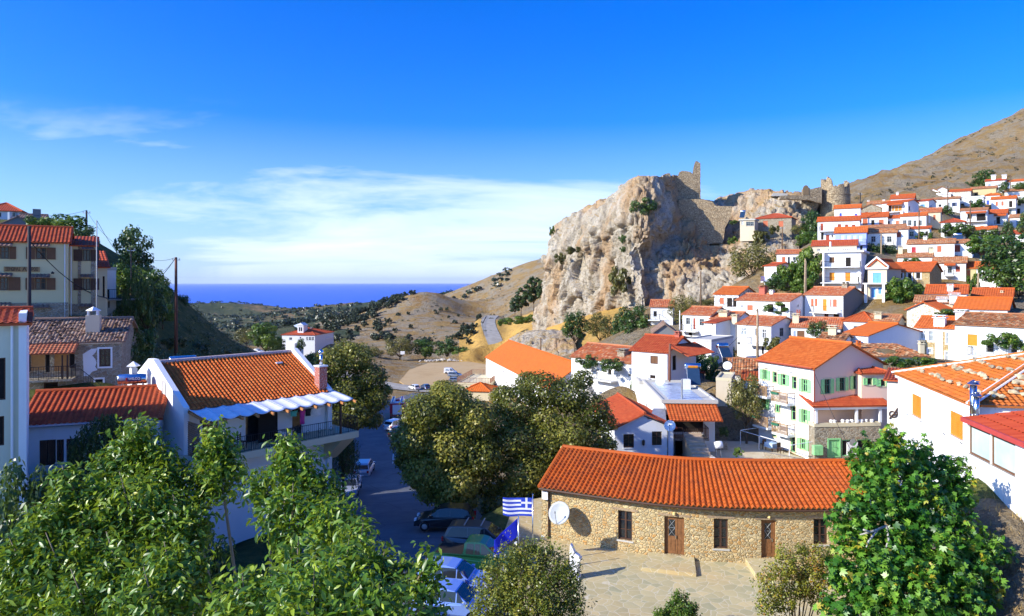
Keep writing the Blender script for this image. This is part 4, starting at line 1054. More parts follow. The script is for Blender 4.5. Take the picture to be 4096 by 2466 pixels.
for kind,s0,z0,s1,z1 in ops_sb:
 fr=.09;mb=MB()
 for q in((s0,s0+fr,z0,z1),(s1-fr,s1,z0,z1),(s0+fr,s1-fr,z1-fr,z1)):facade_box(mb,q[0],q[1],q[2],q[3],BK+.12,BK+.24)
 if kind=='w':
  facade_box(mb,s0+fr,s1-fr,z0,z0+fr,BK+.12,BK+.24)
  c=(s0+s1)/2;facade_box(mb,c-.05,c+.05,z0+fr,z1-fr,BK+.13,BK+.23)
  for k in(.35,.67):facade_box(mb,s0+fr,s1-fr,z0+(z1-z0)*k-.02,z0+(z1-z0)*k+.02,BK+.14,BK+.22)
  w=mb.build('window',W_DBROWN,SB);p=MB();facade_box(p,s0+fr,s1-fr,z0+fr,z1-fr,BK+.19,BK+.2);p.build('pane',GLASS,w)
  sl_=MB();facade_box(sl_,s0-.08,s1+.08,z0-.09,z0-.004,BK-.05,BK+.12);sl_.build('sill',CONC,w)
 else:
  w=mb.build('door',DOORW,SB)
  e=s0+(s1-s0)*(.66 if kind=='d2' else 1)-(0 if kind=='d2' else fr)
  leaf=MB();zz=z0+(z1-z0)*.47
  facade_box(leaf,s0+fr,e,z0+.02,zz,BK+.16,BK+.22)
  for q in((s0+fr,s0+fr+.14),(e-.14,e)):facade_box(leaf,q[0],q[1],zz,z1-fr,BK+.16,BK+.22)
  facade_box(leaf,s0+fr+.14,e-.14,z1-fr-.12,z1-fr,BK+.16,BK+.22)
  c=(s0+fr+e)/2
  for q in((s0+fr+.14,c-.06),(c+.06,e-.14)):facade_box(leaf,q[0],q[1],z0+.2,zz-.18,BK+.145,BK+.16)
  if kind=='d2':
   facade_box(leaf,e+.02,s1-fr,z0+.02,z1-fr,BK+.16,BK+.22)
   facade_box(leaf,e+.1,s1-fr-.1,z0+.2,zz-.18,BK+.145,BK+.16);facade_box(leaf,e+.1,s1-fr-.1,zz+.1,z1-.35,BK+.145,BK+.16)
  leaf.build('leaf',DOORW,w)
  p=MB();facade_box(p,s0+fr+.14,e-.14,zz,z1-fr-.12,BK+.195,BK+.205);p.build('pane',GLASS,w)
  gr=MB()
  a0,a1,b0_,b1_=s0+fr+.14,e-.14,zz,z1-fr-.12;bm_=(b0_+b1_)/2
  for q in((a0,b0_,a1,bm_),(a1,b0_,a0,bm_),(a0,bm_,a1,b1_),(a1,bm_,a0,b1_),(a0,bm_,a1,bm_)):
   gr.tube([at_s(q[0],BK+.17,q[1])+SBo,at_s(q[2],BK+.17,q[3])+SBo],.010,4)
  gr.build('grille',W_GREY,w)
  hd=MB();facade_box(hd,e-.11,e-.07,zz-.12,zz+.06,BK+.11,BK+.16);hd.build('handle',STEEL,w)
  lt=MB();lt.lathe([(0,.09),(.09,.06),(.09,-.06),(0,-.09)],8,Matrix.Translation(at_s((s0+s1)/2,BK-.1,z1+.22)+SBo));lt.build('door_lamp',plain('lamp_cream',(.8,.62,.25)),SB)
 bm2=MB();facade_box(bm2,s0-.35,s1+.35,z1+.03,z1+.15,BK-.03,BK+.1);bm2.build('lintel',POLEP,SB)
mb=MB();facade_box(mb,0,SA[-1],zB-.3,zB+.1,BK-.05,BK-.003);mb.build('base_line',WHITE,SB)
mb=MB();facade_box(mb,.12,.5,zE-.75,zE-.25,BK-.22,BK-.01);facade_box(mb,.14,.5,zE-.22,zE-.12,BK-.24,BK-.01);mb.build('wall_box',W_WHITE,SB)
for(kind,s0,z0,s1,z1),lab in((ops_sb[1],'stone-paved landing before the double-leaf door'),(ops_sb[3],'stone-paved landing before the single brown door')):
 mb=MB();a,b=s0-.9,s1+.55
 q=[at_s(a,BK-2.3,0),at_s(b,BK-2.3,0),at_s(b,BK-.06,0),at_s(a,BK-.06,0)]
 o=Vector(((q[0].x+q[2].x)/2,(q[0].y+q[2].y)/2,zB))
 mb.prism([(p.x-o.x,p.y-o.y)for p in q],lambda p,k:(p[0],p[1],k),-.4,max(.12,z0-zB))
 ld=mb.build('door_landing',MATS.get('plaza')or CONC,None);ld.location=o;tag(ld,lab,'landing')
 if not 'LAND' in globals():LAND=[]
 LAND.append(ld)
for s_ in(0,SA[-1]*.5,SA[-1]):
 p=at_s(s_,0,zB);TERR.append(tuple(p));p=at_s(s_,DEP+1,zB);TERR.append(tuple(p))
LG='buildings on the shaded left slope'
yh=House('inn','yellow plastered inn with brown shutters, a carved wooden name board and a stone ground floor','A',-560,776,512,368,1420,60,a=-30,dep=8,wall=YELLOW,rmat=TILE_R,rows=12,sp=.3,n=4,amp=.06)
for r,sw in(((405,600,530,738),.7),((400,950,528,1085),.7),((0,590,105,733),.5),((0,940,92,1092),.9),((405,1300,530,1420),.6),((-300,590,-190,733),.7),((-300,940,-190,1092),.7)):
 yh.op('open',*r,W_BROWN,shw=sw)
for x0,x1,y in((355,572,552),(355,572,905),(-60,148,545),(-60,145,893),(355,560,1250),(-60,128,1232)):yh.awn(x0,y,x1,y+24,.7,TILE_S)
u0,h1=yh.loc('F',-560,1245)
mb=MB();mb.box(-.02,yh.W+.03,-.12,-.003,-3,h1);mb.build('stone_plinth',STONE_G,yh.root)
u0,h0=yh.loc('F',45,878);u1,h1=yh.loc('F',455,824)
mb=MB();mb.box(u0,u1,-.09,-.004,h0,h1)
sb=mb.build('name_board',plain('board_wood',(.40,.24,.10),.7),yh.root)
def board_text(s,x0,x1):
 a,_=yh.loc('F',x0,850);b,_=yh.loc('F',x1,850)
 text_obj('lettering',s,(h1-h0)*.95,W_DBROWN,Matrix.Translation(((a+b)/2,-.095,(h0+h1)/2))@UP,sb,.01,b-a,offset=.012)
board_text('ΞΕΝΩΝΑΣ',62,236);board_text('ΑΙ',258,322);board_text('ΡΟΣ',360,436)
for x in(740,):
 u,z=yh.loc('F',x,1245);mb=MB();mb.tube([(u,-.08,-2),(u,-.08,yh.H-.1)],.05,6);mb.build('drain_pipe',W_WHITE,yh.root)
u,z=yh.loc('F',605,890);mb=MB();mb.tube([(u,0,z),(u,-.5,z+.1)],.03,5);mb.lathe([(0,.12),(.14,0),(.1,-.12),(0,-.12)],8,Matrix.Translation((u,-.5,z)));mb.build('wall_lamp',IRON,yh.root)
yh.finish()
u0_=vx('A',776)
tw2=House('inn_wing','narrow yellow wing of the inn with stone-edged windows and dark-brown shutters','A',782,1088,578,488,1420,66,a=-30,dep=6,wall=YELLOW,rmat=TILE_R,rows=8,sp=.3,roof='s')
for r in((945,625,1030,757),(945,955,1030,1087)):tw2.op('open',*r,W_DBROWN,shw=.75)
tw2.op('dark',925,1290,1000,1420,W_DBROWN,name='door')
for x0,x1,y in((930,1068,590),(920,1068,908),(915,1055,1245)):tw2.awn(x0,y,x1,y+22,.6,TILE_S)
mb=MB();a_,hA=tw2.loc('F',900,1245)
mb.box(-.02,tw2.W+.03,-.12,-.003,-3,hA)
for x0,x1 in((890,925),(1040,1088)):
 q0,_=tw2.loc('F',x0,900);q1,_=tw2.loc('F',x1,900);mb.box(q0,min(q1,tw2.W-.01),-.06,-.002,hA+.004,tw2.H-.05)
mb.build('stone_trim',STONE_G,tw2.root)
u,z=tw2.loc('F',798,600);mb=MB();mb.tube([(u+.1,-.2,-2),(u+.1,-.2,tw2.H)],.05,6);mb.build('drain_pipe',W_WHITE,tw2.root)
tw2.finish()
cr=House('cottage','stone and cream cottage end with a steep bright-red tiled roof strip beside the inn','A',1100,1225,826,655,1420,70,a=-34,dep=7,wall=CREAM,rmat=TILE_R,rows=8,sp=.3,roof='s')
cr.op('dark',1172,930,1195,1165,W_DBROWN);cr.finish()
wb=House('balcony_house','white house with a concrete balcony and sun shade in front of the ivy bank','A',1222,1325,862,845,1430,76,a=-34,dep=6,roof='flat',rmat=CONC,wall=WHITE2,ov=.05)
wb.balcony(0,0,0,2.2,raw=(0,wb.W+2.6,wb.loc('F',1222,1185)[1]),mat=CONC)
if False:mb=MB();hh=0;mb.face([(wb.W,0,hh+.3),(wb.W+4.5,-.3,hh-.5),(wb.W+4.5,-2.3,hh-.9),(wb.W,-2.0,hh-.1)]);mb.face([(wb.W,0,hh+.26),(wb.W,-2.0,hh-.14),(wb.W+4.5,-2.3,hh-.94),(wb.W+4.5,-.3,hh-.54)]);mb.build('sun_shade',CONC,wb.root)
wb.op('dark',1235,1215,1252,1290,W_GREY);wb.finish()
uh=House('upper_house','far upper-left white house with a red hip roof behind the dark gable','A',-230,240,172,100,330,112,a=-26,dep=9,rmat=TILE_R,roof='h',wall=plaster('pale_grey_plaster',(.62,.64,.68)));uh.op('open',120,200,175,255,W_GREY,shw=.3);uh.op('dark',-40,200,15,255,W_GREY);uh.finish()
dg=House('upper_house','dark grey gable end with a low stub chimney just above the inn roof','A',-60,450,362,250,470,92,a=-32,dep=8,roof='f',wall=DARKWALL,rmat=TILE_S,ov=.15);dg.finish()
mb=MB();u=dg.W*.84;mb.box(u,u+.9,.6,1.4,dg.H-.2,dg.H+2.6);mb.build('chimney',DARKWALL,dg.root)
mb=MB();u=dg.W*.33;mb.tube([(u,.5,dg.H),(u,.5,dg.H+2.0)],.25,8);mb.build('vent_pipe',GALV,dg.root)
rh_=House('upper_house','low slate-roofed house between the dark gable and the trees','A',218,500,262,232,420,100,a=-28,dep=6,wall=DARKWALL,rmat=TILE_S);rh_.finish()
sh=House('stone_house','stone house with a rough slab roof, pale chimney and torn white plaster patch','B',178,884,348,180,690,54,a=-20,dep=7.5,wall=STONE_G,rmat=TILE_S,rows=14,sp=.26,amp=.05,jit=.06)
sh.op('glass',718,392,801,518,W_DBROWN,sur=WHITE)
sh.op('dark',190,420,222,560,W_DBROWN);sh.op('blind',225,418,325,548,plain('reed_blind',(.50,.25,.08)));sh.op('dark',328,420,360,560,W_DBROWN);sh.op('blind',392,402,500,552,plain('reed_blind',(.5,.25,.08)));sh.op('dark',502,405,540,530,W_DBROWN)
sh.op('dark',316,636,420,680,W_DBROWN);sh.op('dark',690,612,745,655,IRON,sur=WHITE)
sh.awn(172,352,575,402,1.7,tilemat('dull_porch_tiles',[(.46,.14,.07),(.52,.19,.09),(.40,.11,.06)],.8,.2),rows=6)  # porch tiles in one dull orange range, varied per tile
b0,b1,hz_=sh.balcony(172,555,606,1.6,mat=STONE_G)
mb=MB()
for uu in(b0+2.9,b1-.3):mb.tube([(uu,-1.5,hz_),(uu,-1.5,sh.H-.9)],.06,6)
mb.build('porch_post',W_DBROWN,sh.root)
mb=MB()
pp=[(600,430),(660,392),(705,388),(690,420),(668,440),(688,462),(700,492),(690,520),(706,545),(668,556),(640,590),(606,588),(604,520)]
mb.prism([sh.loc('F',*p)for p in pp],lambda p,k:(p[0],k,p[1]),-.03,-.003);mb.build('plaster_patch',WHITE,sh.root)
mb=MB();q0,_=sh.loc('F',560,340);mb.box(0,sh.W,-.05,-.002,sh.H-.22,sh.H-.04);mb.build('white_band',WHITE,sh.root)
mb=MB();u,_=sh.loc('F',650,320);z0=sh.H;z1=z0+2.0
mb.prism([(u-.55,1.2),(u+.45,1.2),(u+.45,2.0),(u-.55,2.0)],lambda p,k:(p[0],p[1],k),z0-.2,z1)
ch=mb.build('chimney',BEIGE,sh.root)
mb=MB();mb.lathe([(0,.35),(.55,.05),(.55,0),(0,0)],4,Matrix.Translation((u-.05,1.6,z1+.35)))
for a in(-.35,.3):mb.box(u-.05+a-.05,u-.05+a+.05,1.3,1.9,z1,z1+.36)
mb.build('cap',WHITE,ch)
rl=MB();s0=sh.loc('F',606,530);s1=sh.loc('F',745,640)
rl.tube([(s0[0],-.9,s0[1]),(s1[0],-.9,s1[1])],.025,5)
for i in range(9):
 t=i/8;rl.tube([(s0[0]+(s1[0]-s0[0])*t,-.9,s0[1]+(s1[1]-s0[1])*t-.9),(s0[0]+(s1[0]-s0[0])*t,-.9,s0[1]+(s1[1]-s0[1])*t)],.012,4,caps=False)
rl.build('stair_railing',IRON,sh.root);sh.finish()
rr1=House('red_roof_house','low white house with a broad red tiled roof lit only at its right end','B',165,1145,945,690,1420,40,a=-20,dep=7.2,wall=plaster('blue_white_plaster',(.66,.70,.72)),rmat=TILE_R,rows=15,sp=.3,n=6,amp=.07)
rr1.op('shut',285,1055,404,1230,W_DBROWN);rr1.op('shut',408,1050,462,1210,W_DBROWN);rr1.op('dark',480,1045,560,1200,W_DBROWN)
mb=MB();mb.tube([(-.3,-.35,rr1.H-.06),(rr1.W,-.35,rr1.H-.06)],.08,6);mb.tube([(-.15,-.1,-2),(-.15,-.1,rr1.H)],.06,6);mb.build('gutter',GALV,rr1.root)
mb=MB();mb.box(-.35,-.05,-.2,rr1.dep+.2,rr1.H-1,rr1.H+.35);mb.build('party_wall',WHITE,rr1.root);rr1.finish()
cb=House('cream_building','tall cream building with dark balcony doors cut by the left edge of the view','B',-620,182,232,120,2235,30.5,a=-34,dep=10,wall=plaster('pale_cream_plaster',(.66,.64,.48),(.4,.4,.3)),rmat=TILE_R,rows=10)  # pale cream plaster, the same tone on every wall
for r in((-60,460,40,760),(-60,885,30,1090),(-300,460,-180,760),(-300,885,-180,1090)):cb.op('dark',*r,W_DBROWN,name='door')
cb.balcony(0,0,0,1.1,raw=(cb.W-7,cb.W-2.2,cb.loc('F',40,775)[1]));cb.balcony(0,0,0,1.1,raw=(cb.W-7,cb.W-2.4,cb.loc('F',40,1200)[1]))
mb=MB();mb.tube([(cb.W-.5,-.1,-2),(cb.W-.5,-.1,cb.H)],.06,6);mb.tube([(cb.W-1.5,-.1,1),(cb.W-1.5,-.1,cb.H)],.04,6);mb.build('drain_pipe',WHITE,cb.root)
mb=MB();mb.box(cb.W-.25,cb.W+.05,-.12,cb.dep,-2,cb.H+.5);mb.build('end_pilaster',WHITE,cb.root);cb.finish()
YL=43.0
bh=House('pergola_house','big white house with an orange tiled roof, sheeted pergola and a wide railed balcony','s',731,1318,1640,1474,2280,YL,a=-48,dep=9.6,wall=WHITE,rmat=TILE_N,fd=2.0)
W_,D_,H_=bh.W,bh.dep,bh.H
bh.rh=2.35
rh=bh.rh
def bl(x,y):return bh.loc('F',x,y)
floorz=H_-2.75
bh.holes['F']+=[(1.3,floorz,2.3,H_-.6),(4.0,floorz,5.6,H_-.55),(7.4,floorz,8.3,H_-.6)]
bh.finish(roof=False)
for a,b in((1.3,2.3),(4.0,5.6),(7.4,8.3)):
 mb=MB();mb.box(a,a+.08,.05,.14,floorz,H_-.6);mb.box(b-.08,b,.05,.14,floorz,H_-.6);mb.box(a+.08,b-.08,.05,.14,H_-.68,H_-.6)
 d=mb.build('door',W_WHITE,bh.root);mb=MB();mb.box(a+.08,b-.08,.1,.13,floorz,H_-.68);mb.build('pane',GLASS,d)
rf=MB();NC,NR=40,19;tri=.5
dzo=.35*rh/(D_/2)
for front in(True,False):
 if front:slope(rf,(.25,-.35,H_-dzo+.1),(W_-.25,-.35,H_-dzo+.1),(0,D_/2+.35,rh+dzo),sp=.27,rows=19,amp=.085,n=6)
 else:slope(rf,(W_-.25,D_+.3,H_-dzo+.1),(.25,D_+.3,H_-dzo+.1),(0,-D_/2-.3,rh+dzo),sp=.27,rows=8,amp=.06,n=4,uvo=1)
rf.build('roof',TILE_N,bh.root)
mb=MB()
for i in range(24):
 a=.3+(W_-.6)*i/24;mb.tube([(a,D_/2,H_+rh+.17),(a+(W_-.6)/24*1.1,D_/2,H_+rh+.2)],[.15,.12],7)
mb.build('ridge',plain('mortared_ridge',(.55,.42,.38),.8,var=.3,sc=9),bh.root)
for u0,u1 in((-.05,.3),(W_-.3,W_+.05)):
 mb=MB();pf=[(-.25,-2),(D_+.3,-2),(D_+.3,H_+.1),(D_/2+.4,H_+rh+.42),(D_/2-.4,H_+rh+.42),(-.25,H_+.15)]
 mb.prism(pf,lambda p,k:(k,p[0],p[1]),u0,u1);mb.build('gable_parapet',WHITE,bh.root)
BP=2.3
mb=MB();mb.box(-.4,W_+.9,-BP,-.003,floorz-.45,floorz);mb.box(W_+.003,W_+.9,-.003,3.5,floorz-.45,floorz)
bal=mb.build('balcony',CREAM,bh.root)
rb=MB();e=.06
rail(rb,[(-.35,-BP+e,floorz),(W_+.85,-BP+e,floorz),(W_+.85,3.4,floorz)],1.0,.15,.014,.022)
for i in range(int((W_+1)/.9)):
 c=Vector((.1+i*.9,-BP+e,floorz+.5));rb.tube([c+Vector((.13*math.cos(t),0,.16*math.sin(t)))for t in[k*math.pi/5 for k in range(11)]],.012,4,caps=False)
rb.build('railing',IRON,bal)
mb=MB();mb.prism([(-BP,floorz-.45),(-.01,floorz-.45),(-.01,floorz-2.2)],lambda p,k:(k,p[0],p[1]),W_-.5,W_+.6);mb.build('bracket',CREAM,bal)
mb=MB();pz=H_-.55
for uu in(.25,W_-.6):mb.box(uu,uu+.12,-BP+.05,-BP+.17,floorz,pz)
mb.box(.1,W_+.3,-BP+.03,-BP+.19,pz,pz+.14)
pg=mb.build('pergola',W_DBROWN,bh.root)
NRAF=11
for i in range(NRAF):
 uu=.25+(W_-.1)*i/(NRAF-1)
 r_=MB();r_.prism([(-.05,H_-.06),(-.05,H_-.2),(-BP-.75,pz-.02),(-BP-.75,pz+.13)],lambda p,k:(k,p[0],p[1]),uu-.05,uu+.05)
 r_.build('rafter',plain('orange_pine',(.45,.19,.06)),pg)
for i in range(NRAF-1):
 u0=.25+(W_-.1)*i/(NRAF-1)-.02;u1=.25+(W_-.1)*(i+1)/(NRAF-1)+.02
 m_=MB()
 def fn(a,b,u0=u0,u1=u1):
  w=-.12-(BP+.25)*b
  z=(H_-.02)+(pz+.14-H_+.02)*(b*(BP+.3)/(BP+.7))+.05-.16*math.sin(math.pi*a)*(.5+.5*b)
  return(u0+(u1-u0)*a,w,z)
 m_.grid(fn,6,6)
 so=m_.build('sheet',plain('pergola_sheet',(.72,.74,.78),.6),pg,True)
 sd=so.modifiers.new('thick','SOLIDIFY');sd.thickness=.015
mb=MB()
for k in range(14):
 a=k*.12
 for sgn in(1,-1):
  p0=Vector((.12,-BP+.2+(a if sgn>0 else 1.6-a),floorz));mb.tube([p0,p0+Vector((0,0,2.1))],.012,4,caps=False)
for k in range(16):mb.tube([(.12,-BP+.2,floorz+.13*k),(.12,-.4,floorz+.13*k+.12)],.012,4,caps=False)
mb.build('lattice_screen',W_BROWN,bh.root)
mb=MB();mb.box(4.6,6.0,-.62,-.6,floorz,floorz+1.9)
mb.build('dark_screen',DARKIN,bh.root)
cx_,cy_=W_-.55,.25
mb=MB();mb.box(cx_-.32,cx_+.32,cy_-.3,cy_+.34,H_-.3,H_+1.75)
ch=mb.build('chimney',stone('chimney_brick_bond',(.42,.11,.08),(.48,.14,.1),(.36,.09,.06),(.6,.5,.45),6,.05,.3),bh.root)
mb=MB();mb.box(cx_-.37,cx_+.37,cy_-.35,cy_+.39,H_+1.754,H_+1.85)
mb.build('cap',W_WHITE,ch)
mb=MB();mb.tube([(cx_,cy_,H_+1.85),(cx_,cy_,H_+2.6)],.12,10);mb.lathe([(0,3.0),(.12,2.95),(.2,2.8),(.17,2.65),(.1,2.6)],12,Matrix.Translation((cx_,cy_,H_)))
mb.build('cowl',STEEL,ch,True)
mb=MB();mb.box(-1.05,-.7,D_*.55,D_*.55+.4,H_-1,H_+rh-.15)
cc=mb.build('chimney',WHITE,bh.root);mb=MB();mb.lathe([(0,.3),(.42,.0),(.42,-.05),(0,-.05)],4,Matrix.Translation((-.88,D_*.55+.2,H_+rh+.0)));mb.box(-1.0,-.76,D_*.55+.05,D_*.55+.35,H_+rh-.15,H_+rh-.05);mb.build('cap',WHITE,cc)
mb=MB();mb.tube([(-.1,2.6+.25*math.cos(t),H_+1.0+.6*math.sin(t))for t in[k*2*math.pi/16 for k in range(17)]],.025,5,caps=False);mb.build('hose_loop',GALV,bh.root)
mb=MB();mb.box(W_*.78,W_*.78+.5,3.35,3.5,H_+rh*.74+.12,H_+rh*.74+.22);mb.build('roof_vent',W_WHITE,bh.root)
BHm=Matrix.Translation(bh.O)@Matrix.Rotation(bh.th,4,'Z')
def on_bh(u,w,z):return BHm@Vector((u,w,z))
def hang(name,label,u,wd,ht,mat,top=1.85):
 o=on_bh(u,-1.0,floorz+top-ht);m_=MB()
 m_.grid(lambda a,b:((a-.5)*wd*(1-.08*math.sin(b*5)),.05*math.sin(a*7+b*3),b*ht),6,5)
 x=m_.build(name,mat,None,True);x.location=o;x.rotation_euler=(0,0,bh.th);tag(x,label,'laundry','laundry hung on the balcony line')
 s_=x.modifiers.new('thick','SOLIDIFY');s_.thickness=.012
hang('hung_cloth','teal cloth hanging at the left end of the balcony washing line',7.0,.5,.38,plain('teal_cloth',(.08,.5,.45)))
hang('hung_dress','long pink dress hanging on the balcony washing line',7.65,.38,1.0,plain('pink_cloth',(.62,.05,.30)))
hang('hung_shirt','black shirt hanging between the pink dress and the white sheet',8.1,.42,.5,plain('black_cloth',(.015,.015,.02)))
hang('hung_sheet','white sheet hanging on the balcony washing line',8.75,.75,.6,plain('white_cloth',(.78,.78,.8)))
mb=MB();mb.tube([(-1.9,0,0),(0,0,-.03),(1.9,0,0)],.008,4)
wl=mb.build('washing_line',IRON);wl.location=on_bh(7.9,-1.0,floorz+1.87);wl.rotation_euler=(0,0,bh.th);tag(wl,'thin washing line across the pergola balcony','clothes line')
ct=thing('balcony_chair','dark wooden chair standing on the shaded pergola balcony','chair',on_bh(3.2,-1.2,floorz),bh.th+.6)
mb=MB();mb.box(-.22,.22,-.22,.22,.42,.46);mb.build('seat',W_DBROWN,ct)
mb=MB()
for k in range(3):mb.box(-.22,.22,.19,.22,.55+k*.13,.62+k*.13)
mb.build('backrest',W_DBROWN,ct)
for a in(-.2,.2):
 for b in(-.2,.2):
  mb=MB();mb.box(a-.02,a+.02,b-.02,b+.02,0,.42 if b<0 else.98);mb.build('leg',W_DBROWN,ct)
tb=thing('balcony_table','round metal table on the pergola balcony near the laundry','table',on_bh(6.3,-1.4,floorz),0)
mb=MB();mb.lathe([(0,.74),(.45,.74),(.45,.70),(0,.70)],16);mb.build('tabletop',GALV,tb)
mb=MB();mb.tube([(0,0,0),(0,0,.7)],.03,6);mb.lathe([(0,.03),(.25,.0)],10);mb.build('stem',IRON,tb)
fh=House('villa','white two-storey villa with a red hip roof, outside stair and glazed porch','e',560,1135,262,138,560,250,a=8,dep=17,roof='h',wall=plaster('cool_villa_plaster',(.72,.73,.75)),rmat=TILE_R,sp=.7,amp=.1)
fh.op('glass',688,308,738,356,W_WHITE);fh.op('glass',870,300,895,330,W_WHITE);fh.op('dark',752,480,778,526,W_GREY)
for r in((985,300,1020,362),(1032,300,1078,362),(1085,300,1125,362)):fh.op('glass',*r,W_WHITE)
mb=MB();u0,z0=fh.loc('F',640,505);u1,z1=fh.loc('F',815,395)
for i in range(12):mb.box(u0+(u1-u0)*i/12,u0+(u1-u0)*(i+1)/12,-1.5,-.05,-2,z0+(z1-z0)*i/12)
mb.build('outside_stair',WHITE,fh.root)
mb=MB();u,_=fh.loc('F',840,200);mb.box(u-1.1,u+1.1,2.0,5.5,fh.H+.3,fh.H+3.2);mb.prism([(u-1.4,fh.H+3.2),(u+1.4,fh.H+3.2),(u,fh.H+4.2)],lambda p,k:(p[0],k,p[1]),1.8,5.5);dm=mb.build('dormer',WHITE,fh.root)
mb=MB()
for k in(-.6,.15):mb.box(u+k,u+k+.45,1.94,1.995,fh.H+1.2,fh.H+2.6)
mb.build('pane',GLASS,dm);fh.finish();fh.chim(1045,160,215,mat=WHITE,w=1.2)
mb=MB();mb.face([(1.5,6,fh.H+2.9),(4.0,4.0,fh.H+2.3),(5.2,5.5,fh.H+3.0),(2.7,7.5,fh.H+3.6)]);mb.face([(1.5,6,fh.H+2.85),(2.7,7.5,fh.H+3.55),(5.2,5.5,fh.H+2.95),(4,4,fh.H+2.25)]);mb.build('solar_panel',plain('pale_panel',(.5,.56,.66),.2),fh.root)
fa=House('villa_annexe','low flat white annexe just right of the red-roofed villa','e',1132,1318,340,330,450,258,a=8,dep=6,roof='flat',rmat=WHITE);fa.finish()
SEA=-104.0
def tp(px,py,Y):p=P(px,py,Y);TERR.append(tuple(p))
for x,y,z in((0,4,-8),(-5,5,-9),(5,5,-8.5),(-4,10,-13.2),(-9,14,-14.5),(1,15,-14.2),(8,16,-12.4),(14,16,-10),(20,18,-8.6),(10,22,-13.6),(16.5,25,-11.3),(20,26,-10.2),(26,26,-7.5),(4,26,-15.4),(12,29,-15.3),(-3,32,-15.7),(3,34,-15.7),(10,34,-15.7),(17,34,-15.2),(20,38,-14.2),(10,40,-15.7),(5,45,-15.8),(18,50,-15.7),(10,56,-15.8),(20,58,-16.2),(14,62,-15.9),(23,50,-15.6),(26,56,-15.9),(21.5,46,-15.5),(27,60,-15.9),(22,41,-14.6),(10,76,-15.2),(14,78,-14.8),(8,84,-15),(-7,40,-16),(-7.5,44,-16.2),(-3,44,-16),(-11,55,-18),(-16,76,-20.6),(-10,76,-19.5),(-8,60,-17.2),(2,62,-16.8),(-18,100,-21.6),(-19,125,-22.6),(-8,110,-21),(-24,140,-24),(-22,160,-26.5),(-15,185,-29),(-30,190,-29.5),(-27,220,-29.3),(-12,222,-29.2),(-4,200,-29),(-12,250,-29),(-30,255,-29.2),(-36,250,-29),(-66,252,-24.9),(-92,258,-25),(-77,250,-25.6),(-50,240,-27.5),(-20,32,-15.5),(-27,33,-14),(-17,22,-15),(-25,20,-13),(-18,42,-15.8),(-14,52,-18.0),(-30,40,-14.5),(-36,32,-11),(-45,30,-6),(-24,60,-17.5),(-30,62,-14),(-25,75,-19.8)):
 TERR.append((x,y,z))
for q in((420,1262,74),(520,1285,80),(620,1380,84),(560,1450,82),(480,1470,72),(700,1470,90),(860,1480,100),(720,1190,120),(800,1262,125),(900,1345,132),(980,1400,140),(1050,1432,150),(1000,1470,120),(900,1440,108),(640,1215,108),(560,1190,104),(440,1120,100),(300,1085,98),(100,1060,104),(-150,1040,112),(-400,1000,100),(640,1130,122),(500,1090,126),(720,1260,170),(850,1345,180),(960,1420,200),(500,1180,180),(200,1120,180),(1010,1420,225)):tp(*q)
for q in((1700,1440,268),(1850,1432,275),(1550,1438,270),(1300,1400,300),(1100,1380,330),(800,1380,300),(600,1330,260),(1600,1372,330),(1800,1376,325),(1960,1352,318),(1500,1330,380),(1650,1285,410),(1800,1300,400),(1930,1305,395),(1700,1166,480),(1620,1190,478),(1540,1222,470),(1780,1192,482),(1860,1236,480),(1940,1278,470),(1460,1262,455),(1380,1300,430),(1700,1225,620),(1540,1260,620),(1850,1240,600),(1300,1300,560),(1100,1318,520),(900,1345,480),(1300,1255,900),(1180,1258,950),(1050,1285,900),(1420,1232,1000),(1250,1228,1150),(1120,1262,1150),(860,1262,1400),(930,1223,1450),(1000,1236,1450),(820,1240,1400),(1070,1262,1400),(720,1250,1300),(500,1250,1300),(200,1230,1300),(930,1240,1900),(1200,1246,1700),(1500,1240,1600),(600,1250,1900)):tp(*q)
for th in range(-60,66,10):
 for r_,z in((2600,-112),(4000,-140),(9000,-240),(20000,-400)):TERR.append((r_*math.sin(R(th)),r_*math.cos(R(th)),z))
for q in((1800,1172,700),(1900,1130,690),(2000,1092,680),(2100,1058,670),(2200,1028,665),(2350,990,660),(2600,960,660),(1880,1215,560),(2000,1190,520),(2100,1150,500),(2050,1240,430),(1960,1270,440),(1800,1200,760),(2000,1130,860),(2300,1060,860),(2200,1110,470),(2000,1205,1400),(2500,1150,1500),(4096,452,420),(3960,515,405),(3830,590,390),(3700,650,372),(3600,690,358),(3500,725,345),(3400,760,335),(3300,790,330),(3150,815,330),(4300,360,440),(4700,200,460),(5200,60,470),(4096,560,350),(3900,640,330),(3700,720,305),(3550,765,285),(4096,650,290),(3950,725,255),(3800,765,250),(3650,800,245),(3480,800,260),(4300,640,280),(4600,560,280),(4096,620,700),(3700,780,650),(3300,900,620),(4700,420,750),(3300,870,420),(3100,900,420),(2800,960,450)):tp(*q)
for q in((2000,1345,300),(1960,1392,262),(1900,1440,245),(2010,1310,325),(2120,1290,300),(1870,1395,270),(1840,1330,320),(2060,1372,240),(2130,1330,245),(2200,1306,238),(2250,1330,200),(2330,1400,165),(2200,1440,160),(2100,1450,170),(2010,1460,190),(2420,1350,170),(2500,1290,190),(2600,1240,190),(2720,1240,185),(2850,1210,172),(2950,1175,165),(3050,1110,165),(2900,1200,200),(3050,1150,196),(3200,1050,196),(3250,900,206),(2400,1262,210),(2300,1278,222)):tp(*q)
T3=np.array(TERR,dtype=float)
rr_=np.hypot(T3[:,0],T3[:,1]);keep=rr_>3.5
T3,rr_=T3[keep],rr_[keep]
uu=np.stack([np.arctan2(T3[:,0],T3[:,1]),np.log(rr_)],1);qq=T3[:,2]/rr_
sel=[]
